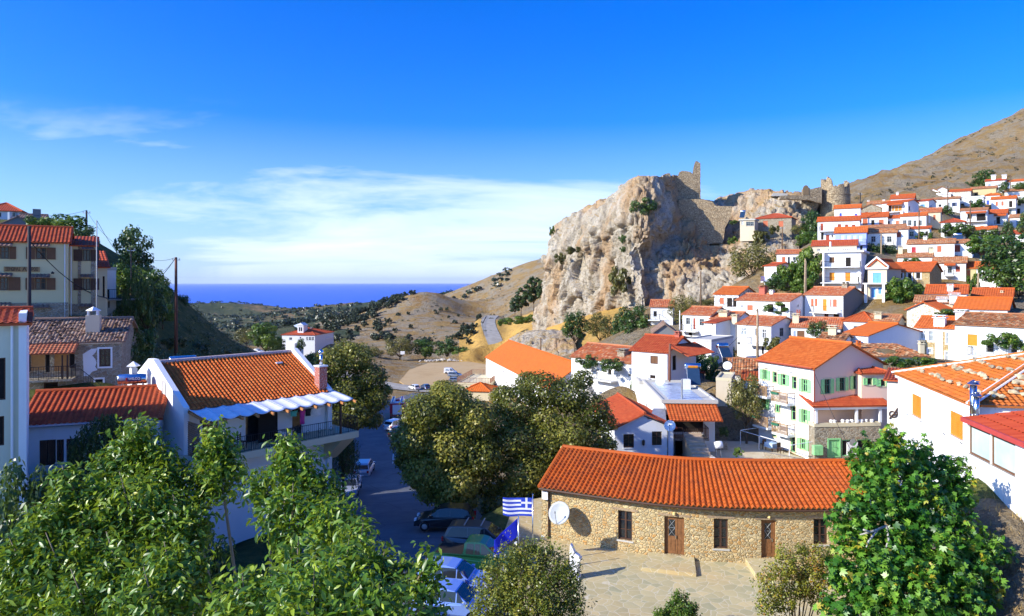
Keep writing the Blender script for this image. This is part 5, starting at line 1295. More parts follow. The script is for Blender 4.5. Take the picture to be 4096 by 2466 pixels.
for i in range(len(uu)):
 if all((uu[i,0]-uu[j,0])**2+(uu[i,1]-uu[j,1])**2>.012**2 for j in sel):sel.append(i)
uu,qq=uu[sel],qq[sel]
CSM=.03
def kern(a,b):
 d=a[:,None,:]-b[None,:,:]
 return np.sqrt((d**2).sum(2)+CSM**2)
K=kern(uu,uu);n=NUU=len(uu)
Aug=np.zeros((n+1,n+1));Aug[:n,:n]=K+np.eye(n)*-2e-3;Aug[:n,n]=1;Aug[n,:n]=1
RW=np.linalg.solve(Aug,np.append(qq,0))
def raw_z(x,y):
 x=np.atleast_1d(np.asarray(x,float));y=np.atleast_1d(np.asarray(y,float))
 r=np.hypot(x,y);u=np.stack([np.arctan2(x,y),np.log(np.maximum(r,.5))],1)
 out=np.empty(len(x))
 for i in range(0,len(x),4000):
  out[i:i+4000]=kern(u[i:i+4000],uu)@RW[:NUU]+RW[NUU]
 return out*r
def road_line(pts):
 return[(XY(px,Y),Y)for px,Y in pts]
ROADS={'street':([(-6,30,-15.75),(-6.5,38,-15.9),(-7.5,46,-16.3),(-10.5,60,-18.3),(-13.5,76,-20.5),(-16.5,95,-21.6),(-20,122,-22.8),(-21,150,-25.5),(-19,178,-28.2)],6.2),'lower_road':([(-95,262,-25.6),(-78,244,-26.6),(-58,222,-27.9),(-40,200,-28.8),(-22,186,-29.0),(-8,188,-29.0),(4,198,-29),(7,215,-29),(1,236,-29),(-6,262,-29.6)],3.6),'bend_road':([(-5.5,282,-27.2),(-8.0,300,-23.5),(-10.5,318,-20.6),(-12,340,-18),(-10,362,-17.2)],3.4)}
def seg_field(x,y,line):
 best=np.full(len(x),1e9);bz=np.zeros(len(x))
 for(x0,y0,z0),(x1,y1,z1)in zip(line[:-1],line[1:]):
  dx,dy=x1-x0,y1-y0;t=np.clip(((x-x0)*dx+(y-y0)*dy)/(dx*dx+dy*dy),0,1)
  d=np.hypot(x-x0-t*dx,y-y0-t*dy);m=d<best
  best[m]=d[m];bz[m]=(z0+t*(z1-z0))[m]
 return best,bz
def sst(a,b,x):t=np.clip((x-a)/(b-a),0,1);return t*t*(3-2*t)
LOT=[(-26,187),(-33,205),(-34,232),(-30,252),(-16,256),(-8,246),(-3,226),(-2,206),(-8,194),(-18,190)]
def poly_dist(x,y,poly):
 """signed distance, negative inside"""
 best=np.full(len(x),1e9);ins=np.zeros(len(x),bool);k=len(poly)
 for i in range(k):
  (x0,y0),(x1,y1)=poly[i],poly[(i+1)%k]
  dx,dy=x1-x0,y1-y0;t=np.clip(((x-x0)*dx+(y-y0)*dy)/(dx*dx+dy*dy+1e-12),0,1)
  best=np.minimum(best,np.hypot(x-x0-t*dx,y-y0-t*dy))
  c=((y0>y)!=(y1>y))&(x<(x1-x0)*(y-y0)/(y1-y0+1e-12)+x0);ins^=c
 return np.where(ins,-best,best)
PLAZA=[(.5,31),(.2,38),(-.5,44),(.2,50),(4,52),(21.5,52),(21.3,42),(18.8,35),(16.5,31.5),(8,29.5)]
PATIO=[(17.6,53),(16.6,60),(16.4,66),(19,70),(24,70),(26.5,63),(26,56),(22,53)]
def ground(x,y):
 x=np.atleast_1d(np.asarray(x,float));y=np.atleast_1d(np.asarray(y,float))
 z=raw_z(x,y)
 for nm,(line,hw)in ROADS.items():
  d,rz=seg_field(x,y,line);w=sst(hw+9,hw+1,d)if nm=='street' else sst(hw+7,hw+1,d)
  z=z*(1-w)+(rz-.22)*w
 for poly,pz,fe in((PLAZA,-15.7,3.0),(PATIO,-15.9,2.0),(LOT,-29.0,8.0)):
  d=poly_dist(x,y,poly);w=sst(fe,.3,d);z=z*(1-w)+(pz-.2)*w
 return z
def gz(x,y):return float(ground([x],[y])[0])
def on_ground(px,Y):x=XY(px,Y);return Vector((x,Y,gz(x,Y)))
def relief(x,y,r):
 out=np.zeros(len(x))
 for i in range(len(x)):
  if r[i]<60 or r[i]>2500:continue
  a=min(1,(r[i]-60)/150)
  s=1.0 if r[i]<800 else 2.2
  p=Vector((x[i]/(26*s),y[i]/(26*s),0))
  v=mnoise.noise(p)*.9+mnoise.noise(p*2.7)*.5+abs(mnoise.noise(p*6.1))*.5+mnoise.noise(p*13)*.22
  right=2.0 if(x[i]>60 and r[i]>235)else.45
  out[i]=v*a*right*(2.2 if r[i]<800 else 5)
 return out
NT_,NR_=430,520
th=np.linspace(R(-54),R(60),NT_);lr=np.linspace(math.log(4.0),math.log(20000),NR_)
TH,LR=np.meshgrid(th,lr);rr=np.exp(LR).ravel();gx=rr*np.sin(TH.ravel());gy=rr*np.cos(TH.ravel())
gzv=ground(gx,gy)
mask=np.ones(len(gx))
for nm,(line,hw)in ROADS.items():
 d,_=seg_field(gx,gy,line);mask*=sst(hw+2,hw+14,d)
for poly in(PLAZA,PATIO,LOT):mask*=sst(2,14,poly_dist(gx,gy,poly))
gzv=gzv+relief(gx,gy,rr)*mask
ii=np.arange((NR_-1)*NT_).reshape(NR_-1,NT_)[:,:-1].ravel()
FC=np.stack([ii,ii+1,ii+NT_+1,ii+NT_],1)
t=NT('dry_hill_ground');co=t.coords('Object')
geo=t.add('ShaderNodeNewGeometry');sx=t.add('ShaderNodeSeparateXYZ');t.link(geo.outputs['Normal'],sx.inputs[0])
n1=t.noise(co,.035,6,.65);n2=t.noise(co,.4,6,.7);n3=t.noise(co,3.0,5,.7)
grass=t.ramp(n1,[(.3,(.36,.21,.075)),(.5,(.50,.33,.115)),(.68,(.32,.20,.08)),(.8,(.46,.33,.14))])
grass=t.mix(t.math('MULTIPLY',n2,.6),grass,(.20,.11,.05))
rock=t.ramp(n3,[(.3,(.20,.16,.11)),(.55,(.42,.36,.26)),(.75,(.52,.46,.35))])
steep=t.ramp(sx.outputs[2],[(.74,(1,1,1)),(.9,(0,0,0))])
rk=t.math('MULTIPLY',t.ramp(t.noise(co,.09,6,.75),[(.44,(0,0,0)),(.56,(1,1,1))]),.85)
col=t.mix(t.math('MAXIMUM',t.math('MULTIPLY',steep,.5),rk),grass,rock)
scr=t.ramp(t.noise(co,.16,5,.75),[(.60,(0,0,0)),(.64,(1,1,1))])
col=t.mix(t.math('MULTIPLY',scr,.55),col,(.07,.085,.03))
t.bump(t.math('ADD',t.noise(co,.5,8,.7),t.math('MULTIPLY',n3,.3)),1.0,3.0)
M_HILL=t.base(col,.95,.1)
t=NT('golden_grass_ground');co=t.coords('Object')
M_GOLD=t.base(t.ramp(t.noise(co,.3,7,.72),[(.3,(.26,.16,.06)),(.5,(.50,.30,.075)),(.72,(.42,.28,.10))]),.95,.1)
t.bump(t.noise(co,.8,7,.7),1.0,.6)
t=NT('dark_scrub_ground');co=t.coords('Object')
M_SCRUB=t.base(t.ramp(t.noise(co,.5,6,.7),[(.3,(.03,.05,.015)),(.55,(.09,.10,.03)),(.75,(.20,.14,.06))]),.95,.1)
t.bump(t.noise(co,1.2,6),1.0,.5)
t=NT('wooded_valley_ground');co=t.coords('Object')
M_VAL=t.base(t.ramp(t.noise(co,.012,8,.75),[(.36,(.045,.065,.035)),(.52,(.09,.10,.05)),(.60,(.22,.15,.075)),(.72,(.30,.21,.11))]),.95,.1)
t.bump(t.noise(co,.08,8,.8),1.0,4)
cx=gx.reshape(NR_,NT_)[:-1,:-1].ravel();cy=gy.reshape(NR_,NT_)[:-1,:-1].ravel()
to=np_mesh('ground',np.stack([gx,gy,gzv],1),FC,[M_HILL,M_SCRUB,M_VAL,M_GOLD],smooth=True)
tag(to,kind='structure')
rc=np.hypot(cx,cy);tc=np.degrees(np.arctan2(cx,cy))
mi=np.zeros(len(cx),int)
mi[(rc<62)]=1
mi[(tc<-22)&(rc<112)]=1
jt=np.array([mnoise.noise(Vector((a/60,b/60,5)))for a,b in zip(cx,cy)])*5
mi[(rc>760+jt*30)&(tc<-3)]=2
mi[(rc>560)&(tc+jt<-9)]=2
mi[(rc>300+jt*12)&(tc+jt<-14)]=2
mi[(rc<34)&(cx>12)]=0
mi[(tc+jt*.6<-17.5)&(rc<165)]=1
mi[(tc>-4.5)&(tc<9)&(rc>158)&(rc<335+jt*4)]=3
to.data.polygons.foreach_set('material_index',mi.astype(np.int32))
t=NT('sea_water');co=t.coords('Object')
t.base((.006,.085,.55),.4,.2)
t.bump(t.noise(t.coords('Object',(.02,.05,.05)),1.0,6),.25,2)
mb=MB()
k=24;r0,r1=700,60000
for i in range(k):
 for j in range(14):
  a0,a1=R(-60+125*i/k),R(-60+125*(i+1)/k);q0,q1=r0*(r1/r0)**(j/14),r0*(r1/r0)**((j+1)/14)
  mb.face([(q*math.sin(a),q*math.cos(a),SEA)for q,a in((q0,a0),(q0,a1),(q1,a1),(q1,a0))])
tag(mb.build('sea',t.mat),kind='structure')
t=NT('asphalt');co=t.coords('Object')
col=t.ramp(t.noise(co,.5,6,.7),[(.3,(.075,.085,.10)),(.6,(.115,.125,.14)),(.8,(.15,.155,.16))])
cr_=t.ramp(t.voro(co,.22,'DISTANCE_TO_EDGE'),[(0,(1,1,1)),(.012,(0,0,0))])
col=t.mix(t.math('MULTIPLY',cr_,.6),col,(.03,.03,.035));t.bump(t.noise(co,30,3),.3,.01);ASPH=t.base(col,.8,.3)
t=NT('pale_asphalt');co=t.coords('Object')
ASPH2=t.base(t.ramp(t.noise(co,.4,5),[(.3,(.26,.24,.21)),(.7,(.36,.34,.30))]),.9,.2)
def strip(name,line,hw,mat,dz=0.0,sub=6):
 pts=[]
 for a,b in zip(line[:-1],line[1:]):
  for i in range(sub):pts.append(Vector(a).lerp(Vector(b),i/sub))
 pts.append(Vector(line[-1]))
 for _ in range(10):pts=[pts[0]]+[(pts[i-1]+pts[i]*2+pts[i+1])/4 for i in range(1,len(pts)-1)]+[pts[-1]]
 m_=MB();prev=None
 for i,p in enumerate(pts):
  d=(pts[min(i+1,len(pts)-1)]-pts[max(i-1,0)]);d.z=0;d.normalize();nn=Vector((-d.y,d.x,0))
  cur=(p+nn*hw+Vector((0,0,dz)),p-nn*hw+Vector((0,0,dz)))
  if prev:m_.face([prev[1],cur[1],cur[0],prev[0]])
  prev=cur
 return tag(m_.build(name,mat),kind='structure'),pts
st,SPTS=strip('road',ROADS['street'][0],ROADS['street'][1],ASPH)
lr_,LPTS=strip('road',ROADS['lower_road'][0],ROADS['lower_road'][1],ASPH2,.03)
br_,BPTS=strip('road',ROADS['bend_road'][0],ROADS['bend_road'][1],ASPH2,.04)
m_=MB()
for a,b in((25,27),(30,32)):
 for i in range(a,b):
  if i+1<len(SPTS):
   d=(SPTS[i+1]-SPTS[i]).normalized();nn=Vector((-d.y,d.x,0))*.07
   for off in(-.12,.12):
    o=Vector((-d.y,d.x,0))*(off-.6)+Vector((0,0,.012));m_.face([SPTS[i]-nn+o,SPTS[i+1]-nn+o,SPTS[i+1]+nn+o,SPTS[i]+nn+o])
m_.build('road_marking',plain('worn_road_paint',(.55,.55,.52),.8),st)
m_=MB()
for pts in(LPTS,):
 for i in range(len(pts)-1):
  d=(pts[i+1]-pts[i]).normalized();nn=Vector((-d.y,d.x,0));z_=Vector((0,0,.045))
  m_.face([pts[i]-nn*.08+z_,pts[i+1]-nn*.08+z_,pts[i+1]+nn*.08+z_,pts[i]+nn*.08+z_])
m_.build('road_marking',plain('worn_road_paint',(.55,.55,.52),.8),lr_)
t=NT('sandy_lot');co=t.coords('Object')
col=t.ramp(t.noise(co,.12,6,.65),[(.3,(.40,.27,.13)),(.55,(.50,.36,.19)),(.75,(.44,.33,.20))])
col=t.mix(t.math('MULTIPLY',t.noise(co,1.5,6),.35),col,(.30,.21,.12));t.bump(t.noise(co,2,6),.5,.08);SANDY=t.base(col,.95,.1)
def slab_poly(name,poly,z,mat,kind='structure',thick=.6):
 m_=MB();m_.prism(poly,lambda p,k:(p[0],p[1],k),z-thick,z);o=m_.build(name,mat);return tag(o,kind=kind)
slab_poly('parking_lot',LOT,-29.0,SANDY)
t=NT('plaza_flagstones');co=t.coords('Object')
wob=t.add('ShaderNodeVectorMath',operation='ADD');t.link(co,wob.inputs[0])
nz=t.add('ShaderNodeTexNoise');nz.inputs['Scale'].default_value=.9;t.link(co,nz.inputs['Vector'])
sc_=t.add('ShaderNodeVectorMath',operation='SCALE');t.link(nz.outputs['Color'],sc_.inputs[0]);sc_.inputs['Scale'].default_value=.5;t.link(sc_.outputs[0],wob.inputs[1])
cell=t.voro(wob.outputs[0],1.9,'F1',1,'Color');sep=t.add('ShaderNodeSeparateColor');t.link(cell,sep.inputs[0])
col=t.ramp(sep.outputs[0],[(0,(.44,.37,.19)),(.4,(.54,.45,.24)),(.7,(.38,.35,.20)),(1,(.60,.48,.25))])
big=t.ramp(t.noise(co,.18,4),[(.42,(0,0,0)),(.62,(1,1,1))]);col=t.mix(t.math('MULTIPLY',big,.45),col,(.56,.35,.14))
col=t.mix(t.math('MULTIPLY',t.noise(co,7,5),.3),col,(.26,.24,.17))
ed=t.voro(wob.outputs[0],1.9,'DISTANCE_TO_EDGE');col=t.mix(t.math('MULTIPLY',t.ramp(ed,[(.012,(1,1,1)),(.035,(0,0,0))]),.75),col,(.60,.54,.40))
t.bump(t.math('ADD',ed,t.math('MULTIPLY',t.noise(co,14,4),.3)),.5,.03)
PLZ=t.base(col,.9,.05)
slab_poly('plaza',PLAZA,-15.7,PLZ)
for l_ in LAND:
 l_.data.materials.clear();l_.data.materials.append(PLZ)
t=NT('patio_earth');co=t.coords('Object')
slab_poly('patio',PATIO,-15.9,t.base(t.ramp(t.noise(co,.8,6),[(.3,(.46,.38,.25)),(.6,(.60,.52,.37)),(.8,(.50,.44,.32))]),.9,.1))
def wall_run(name,label,pts,h,th_,mat,cat='low wall'):
 o=Vector(pts[0]);m_=MB()
 for a,b in zip(pts[:-1],pts[1:]):
  a,b=Vector(a),Vector(b);d=(b-a);d.z=0;d.normalize();nn=Vector((-d.y,d.x,0))*th_/2
  q=[a-nn,b-nn,b+nn,a+nn]
  n0=len(m_.v);m_.v.extend([tuple(p-o+Vector((0,0,-.6)))for p in q]+[tuple(p-o+Vector((0,0,h)))for p in q])
  for f_ in((0,3,2,1),(4,5,6,7),(0,1,5,4),(1,2,6,5),(2,3,7,6),(3,0,4,7)):m_.f.append(tuple(n0+i for i in f_));m_.m.append(0);m_.uv.append(None)
 w=m_.build(name,mat);w.location=o;return tag(w,label,cat)
wall_run('patio_wall','low curved stone wall along the edge of the sandy patio',[(17.3,58.5,-15.9),(17.0,62.5,-15.9),(17.5,67,-15.9)],.9,.4,STONE_W)
wall_run('patio_wall','short rough stone planter wall on the patio under the garden tree',[(18.6,66.5,-15.9),(20.4,66.8,-15.9)],.7,.7,STONE_G)
wall_run('patio_wall','grey stone wall between the patio and the guesthouse door',[(22.2,61.5,-15.9),(25.2,58.2,-15.9)],1.0,.35,STONE_G)
sm=MB()
for i in range(11):sm.box(15.6,17.2,58+i*.55,58+(i+1)*.55-.004*(i%2),-16.4,-15.75+i*.2)
so=sm.build('stair',plain('worn_step_stone',(.48,.36,.24),.9));tag(so,'worn stone stair climbing between the garage and the patio','stairs')
sm=MB()
for i in range(150):
 x=random.gauss(-25,5.0);x=max(-34,min(-15,x));stone_bm(sm,(x,259+random.uniform(-1.5,1.5),-29.3+random.uniform(0,.9)*max(.1,1-abs(x+25)/11)),random.uniform(.25,.6))
so=sm.build('rubble',plain('pale_rubble',(.52,.48,.42),.9,.1,0,.35,2));tag(so,'long heap of pale rubble at the far edge of the parking lot','rubble',kind='stuff')
t=NT('limestone_cliff');co=t.coords('Object')
n1=t.noise(co,.055,6,.6);n2=t.noise(t.coords('Object',(1,1,.25)),.25,7,.7);n3=t.noise(co,1.6,8,.72)
col=t.ramp(n2,[(.28,(.28,.24,.18)),(.48,(.50,.43,.33)),(.66,(.58,.53,.44)),(.8,(.40,.37,.32))])
org=t.ramp(t.noise(t.coords('Object',(1,1,.45)),.06,5,.6),[(.50,(0,0,0)),(.60,(1,1,1))])
col=t.mix(t.math('MULTIPLY',org,.7),col,t.ramp(n3,[(.3,(.44,.23,.085)),(.7,(.60,.39,.19))]))
col=t.mix(t.math('MULTIPLY',t.ramp(n3,[(.50,(0,0,0)),(.66,(1,1,1))]),.7),col,(.15,.13,.10))
geo=t.add('ShaderNodeNewGeometry');sx=t.add('ShaderNodeSeparateXYZ');t.link(geo.outputs['Normal'],sx.inputs[0])
up_=t.ramp(sx.outputs[2],[(.62,(0,0,0)),(.82,(1,1,1))]);gr_=t.ramp(t.noise(co,.25,5,.7),[(.45,(0,0,0)),(.6,(1,1,1))])
col=t.mix(t.math('MULTIPLY',t.math('MULTIPLY',up_,gr_),.8),col,(.42,.27,.09))
t.bump(t.math('ADD',t.noise(co,.9,10,.75),t.math('MULTIPLY',t.voro(t.coords('Object',(1,1,.5)),.5,'DISTANCE_TO_EDGE'),.8)),1.0,1.1)
ROCKM=t.base(col,.92,.1)
def cliff(name,cols,ns,nt,disp=2.2,back=((26,-4),(60,-45)),seed=0,fine=.5,v='E',crag=1.0):
 """cols: lists of (px, py, Y) from foot to top; the sheet goes on over the top and down behind"""
 cols=[[P(vx(v,a),vy(v,b),Y)for a,b,Y in c]for c in cols]
 ext=[]
 for c in cols:
  d=Vector((c[-1].x,c[-1].y,0)).normalized();d=(d+Vector((.35,.1,0))).normalized()
  foot=c[0]+Vector((0,0,-9))-d*2
  ext.append([foot]+c+[c[-1]+d*back[0][0]*.4+Vector((0,0,.6)),c[-1]+d*back[0][0]+Vector((0,0,back[0][1])),c[-1]+d*back[1][0]+Vector((0,0,back[1][1]))])
 def cat(p,t_):
  k=len(p)-1;x=t_*k;i=min(int(x),k-1);f_=x-i
  p0,p1,p2,p3=p[max(i-1,0)],p[i],p[i+1],p[min(i+2,k)]
  return(p1*2+(p2-p0)*f_+(p0*2-p1*5+p2*4-p3)*f_**2+(p1*3-p0-p2*3+p3)*f_**3)*.5
 rows=[]
 for i in range(ns+1):pass
 nk=len(cols)
 V_=np.zeros(((ns+1)*(nt+1),3));base=[]
 for j in range(nt+1):
  tt=j/nt
  line_=[cat(c,tt)for c in ext]
  for i in range(ns+1):base.append(cat(line_,i/ns))
 o3=Vector((seed*17.3,seed*5.1,0))
 W_=ns+1
 for j in range(nt+1):
  for i in range(W_):
   p=base[j*W_+i]
   a=base[j*W_+min(i+1,ns)]-base[j*W_+max(i-1,0)];b=base[min(j+1,nt)*W_+i]-base[max(j-1,0)*W_+i]
   nn=a.cross(b);nn=nn.normalized()if nn.length>1e-6 else Vector((0,-1,0))
   q=p+o3
   s1=Vector((q.x,q.y,q.z*.5))*.07
   h=mnoise.noise(s1)*disp*.8
   w2=Vector((q.x,q.y,q.z*.55))*.16
   w2=w2+Vector((mnoise.noise(w2*1.7),mnoise.noise(w2*1.7+Vector((9,0,0))),0))*.5
   h+=(abs(mnoise.noise(w2*.8))-.25)*disp*.7*crag
   vd,vp=mnoise.voronoi(w2*.95);h+=(mnoise.cell(vp[0]*7.3)-.5)*disp*.55*crag-max(0,.10-(vd[1]-vd[0]))*disp*3.0
   wl_=Vector((q.x*.9,q.y*.9,q.z*.42))*.55;vd,vp=mnoise.voronoi(wl_);h+=(mnoise.cell(vp[0]*5.1)-.5)*fine*1.3-max(0,.12-(vd[1]-vd[0]))*fine*3
   h+=(abs(mnoise.noise(q*.9))-.2)*fine*.8+mnoise.noise(q*2.1)*fine*.35
   tt=j/nt
   if tt>.5:h*=1-.6*min(1,(tt-.5)/.15)
   k=j*W_+i
   V_[k]=p+nn*h
 ii=np.arange(nt*W_).reshape(nt,W_)[:,:-1].ravel()
 o=np_mesh(name,V_,np.stack([ii,ii+1,ii+W_+1,ii+W_],1),ROCKM,smooth=False)
 return tag(o,kind='structure')
CL=[[(70,1445,244),(150,1240,243),(168,1010,243),(232,830,246),(290,660,249)],[(240,1420,236),(270,1170,235),(260,980,236),(330,770,238),(420,575,243)],[(480,1390,225),(470,1150,226),(440,950,230),(490,740,227),(590,485,236)],[(760,1360,213),(740,1150,215),(720,900,218),(720,640,216),(800,360,226)],[(950,1325,206),(930,1120,208),(930,880,209),(920,580,207),(960,255,216)],[(1050,1300,203),(1030,1100,205),(1030,870,207),(1110,640,205),(1120,232,213)],[(1105,1290,205),(1075,1100,208),(1075,880,211),(1290,640,215),(1260,245,220)],[(1150,1280,207),(1120,1090,209),(1160,880,213),(1370,650,220),(1340,270,228)],[(1400,1255,201),(1380,1080,205),(1420,880,210),(1480,700,218),(1510,440,231)],[(1700,1165,198),(1680,1030,205),(1700,880,214),(1740,700,223),(1760,400,234)],[(1900,1120,192),(1880,1000,199),(1900,850,207),(1960,640,216),(2000,352,228)],[(2120,1060,188),(2130,900,199),(2150,760,206),(2160,600,212),(2180,365,222)],[(2330,930,190),(2340,790,201),(2350,690,208),(2380,540,212),(2400,388,218)],[(2560,850,196),(2560,740,204),(2560,640,209),(2560,540,213),(2560,402,218)]]
cliff('rock_cliff',CL,380,210,2.5,seed=1,fine=.85,crag=1.1)
AP=[[(1960,1490,188),(1962,1462,190),(1966,1440,193),(1980,1415,198)],[(2030,1480,176),(2030,1430,180),(2035,1380,186),(2050,1345,196)],[(2120,1470,166),(2130,1420,170),(2140,1370,178),(2150,1330,190)],[(2220,1455,158),(2230,1420,162),(2240,1380,170),(2260,1345,182)],[(2310,1425,154),(2300,1395,160),(2300,1370,168),(2310,1345,178)]]
cliff('rock_outcrop',AP,70,40,1.3,back=((14,-.5),(30,-8)),seed=4,fine=.35,v='s')
AQ=[[(2985,1080,183),(2985,1040,187),(2990,990,191),(3000,945,196)],[(3060,1075,178),(3060,1030,183),(3070,980,188),(3080,930,195)],[(3130,1070,176),(3130,1020,182),(3130,970,188),(3140,925,195)],[(3190,1040,178),(3195,1000,184),(3200,960,190),(3210,910,198)]]
cliff('rock_outcrop',AQ,50,36,1.2,back=((10,0),(24,-3)),seed=9,fine=.35,v='s')
def ruin(name,label,v,poly,Y,thick,mat=None,lean=(0,0),cat='ruin'):
 o=P(vx(v,poly[0][0]),vy(v,poly[0][1]),Y)
 m_=MB();pts=[]
 for(x,y),(x2,y2)in zip(poly,poly[1:]+poly[:1]):
  k=max(1,int(math.hypot(x2-x,y2-y)/14))
  for i in range(k):
   a=x+(x2-x)*i/k;b=y+(y2-y)*i/k
   pts.append((a+random.uniform(-1.6,1.6)*(1 if i else 0),b+random.uniform(-3,3)*(1 if i else 0)))
 A=[P(vx(v,x),vy(v,y),Y+lean[0]*(x-poly[0][0]))-o for x,y in pts]
 d=Vector((.25,1,0)).normalized()*thick
 m_.f.append(tuple(range(len(A))));m_.v.extend(map(tuple,A));m_.m.append(0);m_.uv.append(None)
 for i in range(len(A)):j=(i+1)%len(A);m_.face([A[i],A[j],A[j]+d,A[i]+d])
 m_.face([p+d for p in reversed(A)])
 x=m_.build(name,mat or STONE_R);x.location=o
 return tag(x,label,cat)
ruin('ruined_tower','jagged ruined stone tower with one tall thin corner standing against the sky','E',[(1300,470),(1290,255),(1335,235),(1350,190),(1375,178),(1440,186),(1462,204),(1470,150),(1486,100),(1500,94),(1530,112),(1531,470),(1480,480)],226,4.0,lean=(-.004,0))
ruin('ruined_wall','small broken wall stub on the cliff edge left of the tall tower','E',[(1170,300),(1195,224),(1230,205),(1255,198),(1274,200),(1275,300)],221,2.5)
ruin('curtain_wall','broad rough curtain wall filling the gap below the tall tower','E',[(1330,690),(1345,425),(1440,418),(1560,420),(1630,440),(1660,475),(1800,480),(1790,560),(1740,660),(1720,790),(1560,800),(1420,790)],222.5,3.0,lean=(-.010,0))
AR=ruin('ruined_wall','low arched ruin wall between the cliff top and the round tower','F',[(905,470),(930,420),(925,345),(960,325),(1000,332),(1015,350),(1110,325),(1150,320),(1150,480)],213,3.0)
ruin('ruined_wall','rough retaining wall on the rock just below the arched ruin','F',[(650,470),(660,428),(800,420),(920,425),(1150,430),(1150,520),(1000,480),(800,470)],211,2.0)
ruin('ruined_wall','flat pale parapet block on the cliff top left of the arched ruin','F',[(545,430),(575,392),(742,400),(745,430)],219,3.0,CONC)
o=P(vx('F',1308),vy('F',640),216);rad=(vx('F',1472)-vx('F',1145))/2/F*216
m_=MB();NS=64
hb=(vy('F',640)-vy('F',415))/F*216
prof=[(rad*1.03,-8),(rad*1.02,0),(rad,hb-.4),(rad*1.025,hb-.35),(rad*1.025,hb),(rad*.97,hb+.02)]
m_.lathe(prof,NS)
top=[]
hh=[(0,0)]
def rag(a):
 x=math.cos(a)
 h=3.2 if x>.55 else(2.2 if x>-.2 else 4.5 if x<-.62 else 2.6)
 return hb+h+random.uniform(-.7,.7)+mnoise.noise(Vector((a*3,0,0)))*1.5
for i in range(NS):
 a=2*math.pi*i/NS;top.append((a,rag(a)))
for i in range(NS):
 a,h=top[i];a2,h2=top[(i+1)%NS];ro,ri=rad*.97,rad*.72
 def c_(r_,t_,z):return(r_*math.cos(t_),r_*math.sin(t_),z)
 m_.face([c_(ro,a,hb+.02),c_(ro,a2,hb+.02),c_(ro*.985,a2,h2),c_(ro*.985,a,h)]);m_.face([c_(ro*.985,a,h),c_(ro*.985,a2,h2),c_(ri,a2,h2-.3),c_(ri,a,h-.3)]);m_.face([c_(ri,a,h-.3),c_(ri,a2,h2-.3),c_(ri,a2,hb-2),c_(ri,a,hb-2)])
x=m_.build('round_tower',STONE_R);x.location=o;tag(x,'round ruined stone tower with a ragged crown above the white houses','ruin')
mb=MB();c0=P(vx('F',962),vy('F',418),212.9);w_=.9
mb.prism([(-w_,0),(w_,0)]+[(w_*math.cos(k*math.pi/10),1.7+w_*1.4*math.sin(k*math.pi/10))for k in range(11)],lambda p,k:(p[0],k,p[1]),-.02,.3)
x=mb.build('arch_shade_panel',plain('arch_shadow_stone',(.20,.14,.08),.9),AR);x.location=c0-AR.location  # solid arch slab; the shadow of the opening is its dark colour
def rand_unit(n):v=rng.normal(size=(n,3));return v/np.linalg.norm(v,axis=1,keepdims=True)
def leaves_mesh(name,pos,size,mat,parent=None,kind='diamond',outward=None,droop=.3,var=None,upb=.55,ratio=.5):
 """one crown mesh of separate leaves"""
 n=len(pos)
 nrm=rand_unit(n)
 if outward is not None:nrm=nrm*.75+outward*.8
 nrm[:,2]+=upb;nrm/=np.linalg.norm(nrm,axis=1,keepdims=True)
 t=rand_unit(n)
 if outward is not None:t=t*.8+outward*.7
 t[:,2]-=droop
 t-=nrm*(t*nrm).sum(1,keepdims=True);t/=np.linalg.norm(t,axis=1,keepdims=True)+1e-9
 b=np.cross(nrm,t)
 s=size*rng.uniform(.65,1.25,n)[:,None]
 if var is None:var=rng.uniform(0,1,n)
 if kind=='diamond':
  q=[(-.5,0,0),(-.02,ratio*.5,.05),(.5,0,-.06),(-.02,-ratio*.5,.05)];fcs=[(0,1,2,3)]
 elif kind=='fold':
  q=[(-.5,0,0),(-.1,ratio*.46,.07),(.25,ratio*.36,.05),(.55,0,-.12),(.22,-ratio*.36,.05),(-.12,-ratio*.46,.07),(.05,0,-.03)]
  fcs=[(0,1,2,6),(6,2,3,3),(0,6,4,5),(6,3,4,4)]
  fcs=[(0,1,2,6),(0,6,4,5),(2,3,4,6)]
 elif kind=='lobed':
  q=[(-.45,0,0)];fcs=[]
  for a,ln,w in((0,1.0,.17),(.62,.82,.15),(-.62,.82,.15),(1.35,.55,.14),(-1.35,.55,.14)):
   ca,sa=math.cos(a),math.sin(a);k=len(q)
   q+=[(-.45+ln*.55*ca-w*sa,ln*.55*sa+w*ca,.06),(-.45+ln*ca,ln*sa,-.10*ln),(-.45+ln*.55*ca+w*sa,ln*.55*sa-w*ca,.06)]
   fcs.append((0,k,k+1,k+2))
 q=np.array(q);m=len(q)
 V=(pos[:,None,:]+s[:,:,None]*(q[None,:,0:1]*t[:,None,:]+q[None,:,1:2]*b[:,None,:]+q[None,:,2:3]*nrm[:,None,:])).reshape(-1,3)
 f=np.array(fcs);Fc=(np.arange(n)[:,None,None]*m+f[None]).reshape(-1,4)
 uv=np.zeros((len(Fc)*4,2));uv[:,0]=np.repeat(np.clip(var,0,1),len(fcs)*4);uv[:,1]=.5
 return np_mesh(name,V,Fc,mat,parent,uv)
L_PLANE=leafmat('plane_leaf',(.045,.065,.008),(.17,.185,.025),(.36,.33,.055),.32,(.42,.36,.07))
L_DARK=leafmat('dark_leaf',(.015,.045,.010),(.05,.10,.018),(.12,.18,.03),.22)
L_GREEN=leafmat('fresh_leaf',(.02,.065,.010),(.075,.15,.018),(.19,.26,.035),.28)
L_WALNUT=leafmat('walnut_leaf',(.022,.075,.006),(.10,.20,.014),(.34,.42,.03),.24,(.42,.36,.04))
L_FIG=leafmat('fig_leaf',(.012,.06,.006),(.055,.18,.016),(.21,.38,.04),.18,(.40,.34,.03))
